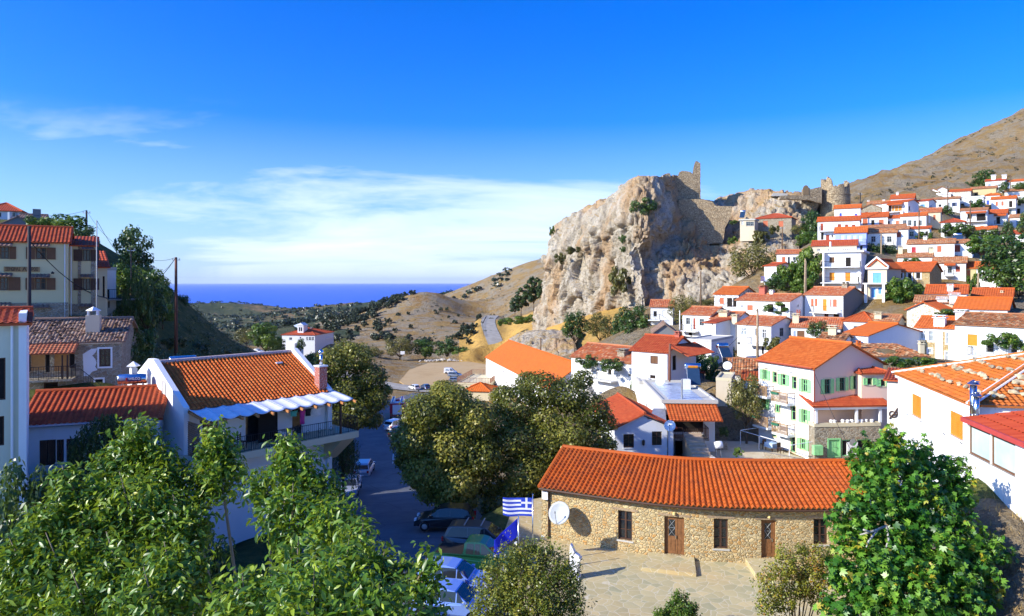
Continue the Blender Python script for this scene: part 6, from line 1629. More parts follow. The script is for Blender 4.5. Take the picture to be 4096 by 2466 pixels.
L_OLIVE=leafmat('olive_leaf',(.05,.06,.012),(.12,.12,.025),(.24,.21,.05),.22)
L_YELLOW=leafmat('yellowing_leaf',(.05,.08,.010),(.17,.20,.022),(.36,.32,.04),.22,(.42,.20,.03))
L_OAK=leafmat('dry_oak_leaf',(.016,.028,.014),(.038,.055,.022),(.075,.09,.032),.1)
L_WILLOW=leafmat('weeping_leaf',(.02,.05,.012),(.06,.10,.02),(.12,.15,.03),.26)
L_PINE=leafmat('pine_needle',(.02,.045,.012),(.045,.08,.02),(.09,.13,.03),.1)
def crown_pts(n,blobs,shell=.75):
 """leaf positions on the outer parts of overlapping clumps; blobs (x,y,z,r)"""
 B=np.array(blobs,float);w=B[:,3]**2;idx=rng.choice(len(B),n,p=w/w.sum())
 d=rand_unit(n);r=B[idx,3]*(shell+(1-shell)*rng.uniform(-1,1,n)**3*1.0)*rng.uniform(.75,1.12,n)
 p=B[idx,:3]+d*r[:,None]*np.array([1,1,.82])
 keep=np.ones(n,bool)
 for k in range(len(B)):
  dd=np.linalg.norm((p-B[k,:3])/np.array([1,1,.82]),axis=1)
  keep&=~((dd<B[k,3]*.55)&(idx!=k))
 clump=rng.uniform(-.28,.28,len(B))[idx]
 return p[keep],d[keep],np.clip(rng.uniform(0,1,n)*.75+.12+clump,0,1)[keep]
def blob_set(rx,rz,n,cz,rnd,core=.42,flat=1.0):
 out=[(0,0,cz,min(rx,rz)*core*1.3)]
 for i in range(n):
  a=i*2.399+rnd.uniform(-.4,.4);h=-0.75+1.65*(i+.5)/n
  k=math.sqrt(max(0.05,1-h*h))*rnd.uniform(.5,.78);r=min(rx,rz)*rnd.uniform(.26,.46)
  out.append((rx*k*math.cos(a),rx*k*math.sin(a)*flat,cz+rz*h*.72,r))
 return out
def limbs(base,blobs,r0,mat,parent,name='trunk',fork=.45,nmax=9):
 m_=MB();top=Vector((blobs[0][0],blobs[0][1],blobs[0][2]));b0=Vector(base)
 f=b0.lerp(top,fork);m_.tube([b0,b0.lerp(f,.5)+Vector((r0*.4,-r0*.3,0)),f],[r0,r0*.8,r0*.65],8)
 for x,y,z,r in blobs[:nmax]:
  e=Vector((x,y,z));mid=f.lerp(e,.5)+Vector((0,0,r*.15));m_.tube([f,mid,e],[r0*.5,r0*.3,r0*.1],6)
 return m_.build(name,mat,parent,True)
TEMPL={}
def template(key,mat,n,leaf,rx,rz,nb,seed,kind='diamond',droop=.3,trunk=True,th_=.35,cz=None,bark=None,shell=.78,upb=.55,ratio=.55):
 rnd=random.Random(seed);cz=cz if cz is not None else rz+th_*rz
 bl=blob_set(rx,rz,nb,cz,rnd)
 pos,d,var=crown_pts(n,bl,shell)
 c=leaves_mesh('crown',pos,leaf,mat,None,kind,d,droop,var,upb,ratio)
 tr=limbs((0,0,-.6),bl,max(.06,rx*.06),bark or BARK,None)if trunk else None
 TEMPL[key]=(c,tr)
 COL.objects.unlink(c)
 if tr:COL.objects.unlink(tr)
def plant(key,name,label,loc,s=1.0,rz=None,cat='tree',group=None,sz=None):
 root=thing(name,label,cat,loc,rz if rz is not None else random.uniform(0,6.28),group)
 root.scale=(s,s,sz or s)
 for src in TEMPL[key]:
  if src is None:continue
  c=src.copy();COL.objects.link(c);c.parent=root
 return root
template('round',L_GREEN,2600,.42,3.0,3.0,14,1)
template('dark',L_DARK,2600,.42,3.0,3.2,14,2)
template('olive',L_OLIVE,3200,.36,3.4,3.6,16,3)
template('fluffy',L_GREEN,2600,.5,3.2,2.8,12,4,'fold',.5)
template('oak',L_OAK,420,.9,3.0,2.1,8,5,th_=.1)
template('oak2',L_OAK,420,.85,2.6,2.4,7,6,th_=.1)
template('bush',L_OLIVE,1500,.22,1.2,.95,9,7,trunk=False,cz=.7)
template('gbush',L_GREEN,1700,.2,1.3,1.0,10,8,trunk=False,cz=.75)
template('dbush',L_DARK,1700,.2,1.3,1.1,10,9,trunk=False,cz=.8)
template('pine',L_PINE,2200,.5,2.0,4.2,14,10,droop=.1,th_=.15)
template('ivy',L_DARK,2400,.38,3.6,2.6,14,11,trunk=False,cz=1.6)
TG='trees and bushes of the village'
def T(key,label,px,py_top,py_base,Y,wpx=None,name='tree',cat='tree',z=None,rz=None):
 """a tree whose top row, foot row and width are read in the picture"""
 x=XY(px,Y);zt=-(py_top-HY)/F*Y;zb=-(py_base-HY)/F*Y if z is None else z
 c,tr=TEMPL[key]
 zs=[v.co.z for v in c.data.vertices];hi=max(zs);lo=min(0,min(zs))if tr is None else 0
 xs=[v.co.x for v in c.data.vertices];wid=max(xs)-min(xs)
 sz=(zt-zb)/(hi-lo);s=(wpx/F*Y)/wid if wpx else sz
 return plant(key,name,label,(x,Y,zb-lo*sz),s,rz,cat,TG,sz)
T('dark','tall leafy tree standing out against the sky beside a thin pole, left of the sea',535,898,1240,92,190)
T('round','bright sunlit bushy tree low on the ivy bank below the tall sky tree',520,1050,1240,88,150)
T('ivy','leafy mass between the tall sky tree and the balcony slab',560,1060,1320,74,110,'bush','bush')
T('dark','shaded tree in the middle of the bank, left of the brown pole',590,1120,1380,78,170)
T('round','half sunlit tree top between the tall sky tree and the brown pole',610,1075,1260,84,130)
T('ivy','dark bush low on the bank behind the stone house corner',520,1300,1500,62,170,'bush','bush')
T('ivy','dark ivy-covered bush mass under the tall sky tree',590,1090,1300,90,190,'bush','bush')
T('ivy','big shaded thicket at the foot of the bank, left of the brown pole',520,1170,1430,80,200,'bush','bush')
T('round','sunlit yellow-green shrub just left of the tall brown pole',650,1215,1310,95,95,'bush','bush')
T('dark','dark rounded tree on the slope edge above the dry grass',640,1105,1320,100,120)
T('ivy','dark shrub beside the balcony house wall',480,1230,1400,74,110,'bush','bush')
T('dbush','small bush on the skyline right of the brown pole',730,1180,1230,118,55,'bush','bush')
T('round','sunlit leafy tree behind the inn roof, touching the dark gable',250,850,960,88,190,z=P(250,1030,88).z)
T('round','yellow-green bush beside the dark chimney above the inn',150,862,960,87,100,'bush','bush',z=P(150,1000,87).z)
T('dark','dark tree between the inn wing and the sky pole',330,905,990,84,120,z=P(330,1050,84).z)
T('dbush','dark bush hiding the foot of the white balcony house',440,1290,1420,66,130,'bush','bush')
T('dbush','dark bush spilling over the slope beside the stone house',560,1310,1470,70,150,'bush','bush')
for i,(px,py,Y,w,lab)in enumerate(((800,1370,104,90,'olive scrub patch half way up the dry left slope'),(900,1400,112,70,'lone scrub bush low on the dry left slope'),(700,1345,92,100,'scrub bush near the brown pole foot'),(840,1330,118,60,'small scrub bush near the ridge of the left slope'))):
 T('bush',lab,px,py,py+55,Y,w,'bush','bush')
def scrub(name,label,spots,leaf,mat,r0,r1,n=34):
 PV,DV,VV=[],[],[];r_=random.Random(8)
 xy=np.array([(XY(px,Y),Y)for px,Y in spots]);z=ground(xy[:,0],xy[:,1])
 for(x,y),zz in zip(xy,z):
  s=r_.uniform(r0,r1);d=rand_unit(n);d[:,2]=np.abs(d[:,2]);PV.append(np.array([x,y,zz])+d*s*rng.uniform(.5,1.05,n)[:,None]);DV.append(d);VV.append(np.clip(rng.uniform(0,.8,n)+r_.uniform(-.1,.3),0,1))
 return tag(leaves_mesh(name,np.concatenate(PV),leaf,mat,None,'diamond',np.concatenate(DV),.2,np.concatenate(VV),.5,.6),label,kind='stuff')
rs_=random.Random(31)
scrub('scrub','low dark scrub covering the shaded slope left of the sea',[(rs_.uniform(470,1000),rs_.uniform(74,150))for _ in range(330)],.32,L_OLIVE,.5,1.5)
scrub('scrub','sparse low scrub dotting the rocky mountain side',[(rs_.uniform(3350,4500),rs_.uniform(245,430))for _ in range(420)],.55,L_OAK,.35,1.1,22)
scrub('scrub','sparse low scrub dotting the hills beyond the cliff and the knoll',[(rs_.uniform(1500,2250),rs_.uniform(330,690))for _ in range(260)],.6,L_OAK,.35,1.2,20)
def big_tree(label,blobs,base,n,leaf,mat,name='plane_tree',r0=.4,kind='diamond',droop=.3,bark=None,cat='tree',group=None,upb=.55,ratio=.6,shell=.8):
 o=Vector(base);root=thing(name,label,cat,o,0,group)
 bl=[(x-o.x,y-o.y,z-o.z,r)for x,y,z,r in blobs]
 pos,d,var=crown_pts(n,bl,shell)
 leaves_mesh('crown',pos,leaf,mat,root,kind,d,droop,var,upb,ratio)
 limbs((0,0,-.3),bl,r0,bark or BARK,root,nmax=16)
 return root
def pb(lst,jitter=.12):
 """clump list given as (px, py, Y, radius in px)"""
 out=[]
 for px,py,Y,r in lst:
  p=P(px,py,Y);out.append((p.x,p.y,p.z,r/F*Y))
 return out
b1_=pb([(1385,1560,74,95),(1330,1450,74,85),(1420,1430,75,85),(1480,1510,75,80),(1270,1520,74,65),(1380,1400,76,55),(1500,1600,74,65),(1290,1610,73,70),(1420,1650,73,90),(1340,1680,72,70),(1490,1680,74,50),(1250,1440,75,40),(1545,1560,75,30)])
o=P(1385,1880,74);o.z=gz(o.x,o.y)
big_tree('plane tree at the roadside behind the brick chimney of the pergola house',b1_,o,24000,.30,L_PLANE)
b2_=pb([(1790,1790,52,130),(1700,1650,52,105),(1800,1610,53,105),(1890,1670,53,105),(1640,1760,51,90),(1700,1880,51,105),(1820,1930,51,110),(1910,1830,52,110),(1770,1560,54,55),(1620,1840,52,50),(1640,1690,53,50),(1790,2010,51,60),(1720,1960,52,70),(1860,2000,51,60)])
o=P(1800,2120,53);o.z=gz(o.x,o.y)
big_tree('large plane tree over the parked cars, left one of the touching pair',b2_,o,40000,.25,L_PLANE)
b3_=pb([(2150,1780,55,135),(2060,1620,56,110),(2170,1560,57,100),(2270,1580,57,100),(2360,1640,57,95),(2060,1760,54,100),(2260,1740,55,110),(2370,1760,56,90),(2100,1900,53,100),(2220,1890,54,100),(1990,1690,55,80),(1990,1840,54,80),(2330,1520,58,55),(2110,1530,58,60),(2050,1960,53,70),(2420,1690,57,55),(2160,1960,54,60),(2340,1850,56,70),(2060,2040,53,60),(1960,1940,53,75),(2250,1980,54,65),(2330,1930,56,60),(2400,1850,57,45),(1960,2030,52,45),(2430,1780,58,45),(2010,1580,56,55),(2180,1680,55.4,85),(2190,1760,54.5,80),(1930,1760,54,70)])
o=P(2180,2060,56);o.z=gz(o.x,o.y)
big_tree('large plane tree beside the stone building, right one of the touching pair',b3_,o,46000,.25,L_PLANE)
def weeping(label,px,py0,py1,Y,wpx,n=2600,seed=3):
 rnd=random.Random(seed);root_p=P(px,py1,Y);root_p.z=gz(root_p.x,root_p.y);root=thing('weeping_tree',label,'tree',root_p,0,TG)
 w=wpx/F*Y/2;top=-(py0-HY)/F*Y-root_p.z;bot=max(.3,-(py1-HY)/F*Y-root_p.z)
 pos=[];var=[]
 for s_ in range(n//26):
  a=rnd.uniform(0,6.28);r=w*math.sqrt(rnd.random());h0=top-(r/w)**2*(top-bot)*.35*rnd.uniform(.7,1.2);ln=(top-bot)*rnd.uniform(.25,.75);vv=rnd.random()
  for k in range(26):
   t_=k/25;pos.append((r*math.cos(a)+rnd.gauss(0,.05),r*math.sin(a)+rnd.gauss(0,.05),max(bot,h0-ln*t_)));var.append(min(1,max(0,vv+rnd.uniform(-.2,.2))))
 pos=np.array(pos);leaves_mesh('crown',pos,.24,L_WILLOW,root,'diamond',None,1.6,np.array(var),.1,.3)
 limbs((0,0,-.4),[(0,0,top*.75,1),(w*.4,0,top*.8,1),(-w*.4,.3,top*.8,1),(0,-w*.4,top*.82,1)],.16,BARK,root)
weeping('weeping tree hanging over the red roof and blue-white wall on the left',425,1660,1990,37,260,6200)
weeping('narrow weeping tree beside the parked silver cars at the street edge',1372,1715,1990,58,130,4200,5)
for lab,px,pt,Y,w in(('dark shaded tree against the blue-white wall, left edge of the view',90,1830,30,260),('dark shaded tree low at the left edge behind the walnut',40,2020,26,330),('dark tree behind the walnut crown at lower left, added for shade',330,1980,27,340),('dark tree below the weeping tree, added for shade',560,2010,29,330),('tall unseen tree behind the walnut, added to shade the parked cars',820,2060,28,330)):  # left pair stands in view; the rest added to shade the parked cars
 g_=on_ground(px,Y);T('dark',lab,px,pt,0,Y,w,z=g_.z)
for lab,key,px,pt,pbm,Y,w in(('round sunlit green tree in front of the red-roofed villa','round',1062,1285,1440,232,120),('smaller dark tree against the villa wall','dark',1115,1345,1440,240,70),('small dark tree before the villa stair','dark',1202,1352,1420,243,42),('pale bushy tree left of the villa beyond the road','olive',985,1310,1400,262,90),('broad sunlit tree at the far side of the parking lot, left one','olive',1600,1345,1455,272,130),('broad green tree behind the rubble heap','round',1700,1355,1450,276,110),('dark green tree behind the rubble heap, nearest the road bend','dark',1790,1352,1452,272,110),('low green bush by the road bend below the dry slope','round',1850,1385,1450,268,80),('sunlit bush on the lot edge beside the plane tree','olive',1490,1385,1460,270,90),('dark shrub beside the upper road','dark',1950,1320,1360,312,60)):
 T(key,lab,px,pt,pbm,Y,w)
for lab,px,pt,pbm,Y,w in(('dark pine against the cliff foot, tallest of the cluster',2135,1105,1250,262,70),('dark pine left in the cluster by the cliff',2085,1150,1262,264,60),('dark pine lowest in the cluster by the cliff',2060,1190,1270,258,50),('dark pine touching the cliff edge',2165,1120,1235,256,44)):T('pine',lab,px,pt,pbm,Y,w,'pine_tree')
for lab,px,pt,pbm,Y,w in(('low bush band under the pines',2080,1262,1300,250,110),('low green bush right of the upper road',2140,1255,1290,245,90),('small bush below the pine cluster',2020,1270,1305,268,70)):T('gbush',lab,px,pt,pbm,Y,w,'bush','bush')
for lab,key,px,pt,pbm,Y,w in(('dark leafy tree left in the row below the cliff','dark',2298,1238,1405,150,125),('leafy tree second in the row below the cliff','olive',2400,1245,1400,148,120),('biggest leafy tree in the row below the cliff, over the dark gable','dark',2535,1215,1395,128,150),('thick vine-like tree beside the old red-tiled house','dark',2480,1250,1400,134,90),('bushy tree between the old red-tiled house and the red-door house','olive',2735,1175,1340,122,120),('scrubby bush beside the leaning pole under the cliff','olive',2830,1195,1240,142,80),('large olive-green tree in front of the rocky slope, left of the apartments','olive',3008,968,1165,150,195),('dark tree in the thicket left of the apartments','fluffy',3150,1055,1190,136,120),('feathery tall tree touching the apartment balconies','fluffy',3235,985,1190,135,130),('dark shrub filling the thicket foot','dark',3100,1110,1190,132,120),('feathery shrub at the thicket corner by the double pole','fluffy',3215,1110,1200,130,110),('dark evergreen tree on the rock beside the round tower','dark',3245,838,1000,184,105),('green tree below the dark evergreen on the rock','round',3222,925,1010,172,80),('olive bush by the lone cliff house','olive',3200,895,960,186,70),('bushy tree at the feet of the red-door house','round',3275,925,1010,165,60),('bushy tree behind the apartment roof, in front of the two-window cottage','dark',3500,968,1075,148,80),('wide bush right of the tall pole behind the beige pediment house','dark',3555,975,1065,150,85),('low dark tree beside the apartment side wall','dark',3480,1010,1100,142,50),('bright feathery tree in front of the stone house with three windows','fluffy',3608,1105,1270,114,155),('dark tree right of the bright feathery tree','dark',3655,1155,1240,116,95),('leafy tree covering the brown-window house','dark',3270,1280,1380,98,100),('bushy garden tree beside the guesthouse balconies','olive',2985,1490,1770,69,150),('big dark tree at the right edge of the village','dark',4030,925,1215,118,260),('dark tree spreading out of the right edge above the orange roof','dark',4075,1040,1230,114,190),('narrow climbing tree above the big right-hand tree','dark',4035,880,1000,150,55),('feathery bright tree left of the big right-hand tree','fluffy',3925,935,1050,132,130),('dark tree on the right edge beside the porch house','dark',4105,845,1000,160,70),('bushy dark tree on the mountain foot behind the ochre ruin','dark',3935,675,800,240,110),('low tree left of the mountain-foot tree','dark',3875,725,790,238,50),('round tree between the two highest houses','dark',4015,725,790,212,50),('vine tree beside the highest house','round',4080,728,780,215,60),('dark bush below the stone right end house','dark',3790,820,880,190,55)):T(key,lab,px,pt,pbm,Y,w)
for lab,key,px,pt,pbm,Y,w in(('round green bush on the roof terrace above the stone house','gbush',3645,1030,1060,137,75),('vine arbour over the terrace of the brick-chimney house','gbush',3115,1203,1262,119,125),('vine garland on the old red-tiled house wall','dbush',2360,1418,1480,97,110),('vine garland over the doors of the old red-tiled house','dbush',2445,1432,1490,92,110),('vine shade on the white terrace of the orange-blind house','gbush',4005,1325,1400,80,140),('hanging vine at the right end of the orange-blind house','gbush',4080,1330,1420,79,110),('long clipped green hedge behind the pink wing','gbush',3600,1425,1475,66,120),('right half of the clipped hedge behind the pink wing','gbush',3690,1425,1470,66,110),('vine over the low pergola beside the wide orange roof','gbush',3815,1235,1272,95,130),('green vine climbing beside the stairs of the big white house','gbush',2905,1375,1450,103,80),('small pot-like bush on the white wall corner','gbush',2875,1400,1470,100,55),('pale vine over the wall of the yellowish house','gbush',3890,1090,1180,124,50),('creeper heap on the creeper-covered terrace','dbush',3950,915,960,160,100),('creeper dome over the red hip roof house','dbush',3810,890,950,164,90),('second creeper dome beside the red hip roof house','dbush',3860,895,950,163,80),('vine on the flat white house below the ochre ruin','gbush',3905,795,840,196,60),('hanging creeper on the far right flat-roofed house','dbush',4090,788,820,201,50),('vine on the house behind the tall brown pole','gbush',3700,925,965,157,70),('dense shrub behind the silvery flat roof','gbush',2840,1430,1540,88,90),('dark leafy shrub right of the red porch roof','dbush',2785,1405,1490,90,90),('shrub beneath the white wall by the stair','gbush',2550,1500,1590,86,60),('dry bush next to the grey shaded gable','bush',3095,1345,1420,97,85),('dark shrub under the cut wall','dbush',2850,1420,1470,94,60),('weedy plant in the middle of the patio','gbush',2952,1790,1828,60,45),('potted shrub by the patio tree foot','dbush',2895,1705,1750,68,45),('grey-green bush clinging high on the cliff under the summit','dbush',2570,790,870,209,120),('large bush in the hollow low on the cliff','bush',2478,1062,1190,209,95),('small bush in a crack half way up the cliff','dbush',2490,938,975,210,32),('tiny bush below the crack bush on the cliff','dbush',2492,985,1012,209,26),('shrub on the left skyline of the cliff','gbush',2208,902,945,243,26),('dark scrub on the ledge of the orange hollow','bush',2290,985,1020,226,70),('second dark scrub patch on the ledge of the hollow','bush',2240,1010,1060,232,50),('bush beside the curtain wall foot','gbush',2930,945,980,200,45),('green bush left of the glazed bay','gbush',2935,880,900,203,35),('dry bush below the lone cliff house','bush',3040,920,985,188,75),('bare dry bush against the lone cliff house wall','bush',3095,900,940,190,50)):
 T(key,lab,px,pt,pbm,Y,w,'bush','bush')
OG='oaks scattered over the far dry hills';rnd=random.Random(11)
spots=[]
for px,Y,n in((1520,468,12),(1470,460,12),(1560,474,10),(1400,440,14),(1620,480,5),(1350,430,12)):
 for _ in range(n):spots.append((px+rnd.gauss(0,26),Y+rnd.gauss(0,14),1.0))
for _ in range(46):spots.append((rnd.uniform(1180,1560),rnd.uniform(330,450),rnd.uniform(.75,1.1)))
for _ in range(26):spots.append((rnd.uniform(1500,1960),rnd.uniform(335,470),rnd.uniform(.4,.75)))
for _ in range(30):spots.append((rnd.uniform(950,1350),rnd.uniform(440,640),rnd.uniform(.9,1.3)))
for _ in range(20):spots.append((rnd.uniform(1560,1900),rnd.uniform(295,330),rnd.uniform(.6,1.0)))
for px,Y,s in spots:
 p=on_ground(px,Y);r=plant(rnd.choice(('oak','oak2')),'oak_tree','round dark oak among many on the far dry hills beyond the parking lot',p-Vector((0,0,.4)),s*rnd.uniform(.8,1.2),rnd.uniform(0,6),'tree',OG)
pos=[];sz_=[]
for _ in range(2600):
 a=R(rnd.uniform(-34,0));r=math.exp(rnd.uniform(math.log(620),math.log(2400)))
 x,y=r*math.sin(a),r*math.cos(a)
 if mnoise.noise(Vector((x/120,y/120,3)))<-.05:continue
 pos.append((x,y));sz_.append(rnd.uniform(2.2,5.0))
pa=np.array(pos);za=ground(pa[:,0],pa[:,1]);PV,DV,VV,SV=[],[],[],[]
for(x,y),z,s in zip(pos,za,sz_):
 d=rand_unit(26);d[:,2]=np.abs(d[:,2])*.9
 PV.append(np.array([x,y,z+.3*s])+d*s*rng.uniform(.7,1.05,26)[:,None]);DV.append(d);VV.append(np.clip(rng.uniform(.1,.8,26)+rng.uniform(-.15,.15),0,1))
w_=leaves_mesh('far_woods',np.concatenate(PV),2.6,L_OAK,None,'diamond',np.concatenate(DV),.2,np.concatenate(VV),.5,.8)
tag(w_,'dark scattered woods over the far valley before the sea','woods',kind='stuff')
def sprays(blobs,per,leaf,rnd_seed,nleaf=7,spread=.16,up=.5):
 r_=np.random.default_rng(rnd_seed);P_,D_,V_=[],[],[]
 B=np.array(blobs);w=B[:,3]**2;tot=w.sum()
 for x,y,z,r in blobs:
  n=int(per*r*r/tot*len(blobs))+3
  c=rand_unit(n)*(r*r_.uniform(.3,1.1,n)**.6*np.where(r_.uniform(0,1,n)<.12,1.3,1))[:,None]*np.array([1,.9,1.0])+np.array([x,y,z])
  tone=r_.uniform(-.12,.12)
  for k in range(n):
   out=(c[k]-np.array([x,y,z]));out/=np.linalg.norm(out)+1e-6
   ax=out*.7+np.array([0,0,up])+r_.normal(size=3)*.35;ax/=np.linalg.norm(ax)
   v0=r_.uniform(.15,.8)+tone
   for j in range(nleaf):
    d=r_.normal(size=3);d-=ax*d.dot(ax)*.6;d/=np.linalg.norm(d)
    P_.append(c[k]+ax*(j/nleaf-.5)*spread*2.0+d*spread*.55);D_.append(d*.9+ax*.4);V_.append(v0+r_.uniform(-.18,.18))
 return np.array(P_),np.array(D_),np.clip(np.array(V_),0,1)
WB=pb([(560,1730,12,62),(540,1800,12,105),(470,1880,12,120),(620,1890,12,130),(860,1745,12,60),(870,1810,12,95),(885,1905,12,115),(1140,1800,11,62),(1180,1890,11,120),(1290,1975,11,110),(1070,1965,11.5,105),(760,1970,12,130),(300,1970,11,100),(180,2120,10.5,110),(330,2090,11,150),(520,2050,11,170),(720,2130,11,160),(1170,2080,10.5,150),(1340,2120,10,140),(1440,2190,9.5,105),(80,2240,10,120),(250,2290,10,180),(480,2300,10,190),(690,2320,9.5,170),(1190,2280,9,140),(1380,2300,8.5,170),(1560,2350,8.5,110),(1700,2250,8.2,45),(1690,2330,8.2,75),(980,2430,8,170),(1250,2420,7.5,200),(1500,2440,7.5,160),(620,2440,9,200),(350,2440,9.5,190),(100,2410,10,170),(1720,2450,8,80),(260,1900,11,40),(1530,2250,9,50),(1610,2280,8.5,50)])
pos,dd,var=sprays([(x,y,z,r*.80)for x,y,z,r in WB],96,.15,5,9,.17,.85)
o=Vector((-3.8,11.0,0));o.z=gz(o.x,o.y)
wal=thing('walnut_tree','big leafy walnut tree filling the lower left of the view','tree',o)
leaves_mesh('crown',pos-np.array(o),.12,L_WALNUT,wal,'fold',dd,.35,var,.45,.40)
m_=MB();t0=Vector((0,0,-.3));f_=Vector((.2,-.2,(-9.6-o.z)))
m_.tube([t0,(t0+f_)/2+Vector((.15,0,0)),f_],[.28,.22,.18],9)
for x,y,z,r in WB:
 e=Vector((x,y,z))-o;mid=f_.lerp(e,.5)+Vector((0,.15,-.25));m_.tube([f_,mid,e,e+(e-mid).normalized()*r*.7+Vector((0,0,r*.3))],[.05,.03,.015,.005],6)
m_.build('trunk',plain('pale_twig_bark',(.24,.19,.13),.85),wal,True)
nut=MB()
for _ in range(60):
 i=random.randrange(len(pos));p=Vector(pos[i])-o;nut.lathe([(0,.028),(.02,.02),(.027,0),(.02,-.02),(0,-.028)],7,Matrix.Translation(p))
nut_o=nut.build('walnut',plain('green_husk',(.32,.36,.07),.5),wal,True);nut_o['kind']='stuff'
FB=pb([(3560,1790,26,75),(3500,1860,26,95),(3620,1850,26.5,60),(3690,1830,27,60),(3720,1920,27,85),(3810,1880,27,60),(3850,1960,27,65),(3600,1960,26,125),(3480,1990,25,110),(3400,2080,24.5,70),(3560,2080,25,130),(3700,2060,25.5,120),(3820,2010,26.5,60),(3440,2180,24,100),(3570,2220,24,130),(3720,2190,24.5,130),(3800,2120,25.5,90),(3380,2300,23,70),(3480,2330,23,110),(3620,2350,23,130),(3760,2320,23.5,130),(3880,2230,24.5,100),(3960,2200,25,70),(3900,2330,24,100),(3500,2440,22.5,120),(3680,2450,22.5,120),(3820,2430,23,100),(3340,2440,22.5,60)])
pos,dd,var=sprays(FB,105,.26,6,5,.2,.6)
o=Vector((14.0,25.6,0));o.z=gz(o.x,o.y)
fig=thing('fig_tree','broad fig tree with large lobed leaves at the lower right','tree',o)
leaves_mesh('crown',pos-np.array(o),.215,L_FIG,fig,'lobed',dd,.25,var,.5)
m_=MB();f_=Vector((0,0,1.2));m_.tube([Vector((0,0,-.3)),f_],[.22,.17],8)
for x,y,z,r in FB:
 e=Vector((x,y,z))-o;m_.tube([f_,f_.lerp(e,.5)+Vector((0,.1,-.2)),e],[.09,.06,.03],6)
for a in([(3545,2105,24),(3480,2130,23.6),(3440,2140,23.5)],[(3510,2120,23.8),(3475,2165,23.4),(3465,2190,23.3)],[(3545,2105,24),(3555,2160,23.5),(3540,2200,23.3)],[(3480,2130,23.6),(3455,2120,23.4)]):
 m_.tube([P(*q)-o for q in a],[.045,.035,.02][:len(a)],6)
m_.build('trunk',BARKP,fig,True)
def shrub(label,blobs,base,n,leaf,mat,seed,name='shrub',stems=14,nleaf=9,spread=.2,kind='diamond',ratio=.55):
 o=Vector(base);root=thing(name,label,'shrub',o,0,TG);pos,dd,var=sprays(blobs,n,leaf,seed,nleaf,spread,1.0)
 leaves_mesh('crown',pos-np.array(o),leaf,mat,root,kind,dd,.1,var,.5,ratio)
 m_=MB();r_=random.Random(seed)
 for i in range(stems):
  b_=blobs[i%len(blobs)];e=Vector(b_[:3])-o+Vector((r_.uniform(-.3,.3),r_.uniform(-.3,.3),b_[3]*.9));m_.tube([Vector((r_.uniform(-.15,.15),r_.uniform(-.15,.15),-.2)),e*.5+Vector((0,0,.1)),e],[.035,.022,.006],5)
 m_.build('trunk',BARK,root,True);return root
sb_=pb([(2120,2250,26.5,90),(2030,2290,26,95),(2210,2280,26.5,90),(1980,2370,25.5,95),(2100,2380,25.5,120),(2230,2370,26,105),(2280,2300,26.5,50),(2000,2450,25,100),(2150,2460,25,120),(2270,2450,25.5,70),(2060,2215,26.5,40),(2180,2200,26.5,40),(2120,2195,26.5,30),(1930,2440,25,50),(2300,2380,26,40)])
g_=on_ground(2110,26.2)
shrub('dense pear-leaved shrub with many upright shoots below the flags',sb_,g_,120,.105,L_YELLOW,21,nleaf=13,spread=.2)
shoots=MB()
sb2=pb([(3140,2250,30,55),(3090,2330,29.5,60),(3180,2330,30,70),(3260,2240,30.5,60),(3310,2290,30.5,60),(3240,2330,30,60),(3130,2400,29.5,55),(3210,2200,30.5,28),(3340,2220,31,38),(3060,2420,29,40),(3270,2400,30,45)])
shrub('slender yellowing fruit tree in front of the right window of the stone building',sb2,on_ground(3190,30.3),95,.12,L_YELLOW,22,nleaf=9,spread=.18)
sb3=pb([(2720,2400,31.5,32),(2690,2440,31.2,35),(2760,2445,31.3,35),(2730,2460,31,40),(2640,2465,31,28)])
shrub('small leafy bush rising at the bottom edge in front of the plaza',sb3,on_ground(2715,31.2),80,.13,L_GREEN,23,nleaf=8,spread=.15)
sb4=pb([(3950,2170,29,75),(4040,2160,30,70),(4090,2200,29.5,80),(4000,2250,28.5,80),(4080,2120,30.5,45)])
shrub('dark shaded bush at the right edge beyond the fig tree',sb4,on_ground(4010,29.2),100,.16,L_DARK,24,nleaf=8,spread=.2)
tuft=MB()
gpos=[]
rn=random.Random(4)
for _ in range(2600):
 x,y=rn.uniform(9,22),rn.uniform(17,30)
 if x/y<.42:continue
 gpos.append((x,y))
gp=np.array(gpos);gzz=ground(gp[:,0],gp[:,1])
for(x,y),z in zip(gpos,gzz):
 h=rn.uniform(.08,.32);a=rn.uniform(0,6.28);w=.012;lx,ly=rn.gauss(0,.09),rn.gauss(0,.09)
 tuft.face([(x-w*math.cos(a),y-w*math.sin(a),z-.02),(x+w*math.cos(a),y+w*math.sin(a),z-.02),(x+lx,y+ly,z+h)])
go=tuft.build('dry_grass',plain('straw_grass',(.50,.34,.12),.8,var=.3,sc=2));tag(go,'dry straw grass at the foot of the fig tree','grass',kind='stuff')
TYRE=plain('tyre_rubber',(.018,.018,.018),.9)
CARGLASS=plain('car_glass',(.02,.025,.03),.04,.6)
HEADL=plain('headlamp_glass',(.75,.76,.78),.1)
TAILL=plain('tail_lamp_red',(.45,.02,.02),.2)
def paint(name,c,metal=.35):
 if name in MATS:return MATS[name]
 t=NT(name);t.base(c,.28,.5,metal);t.b.inputs['Coat Weight'].default_value=.6;MATS[name]=t.mat;return t.mat
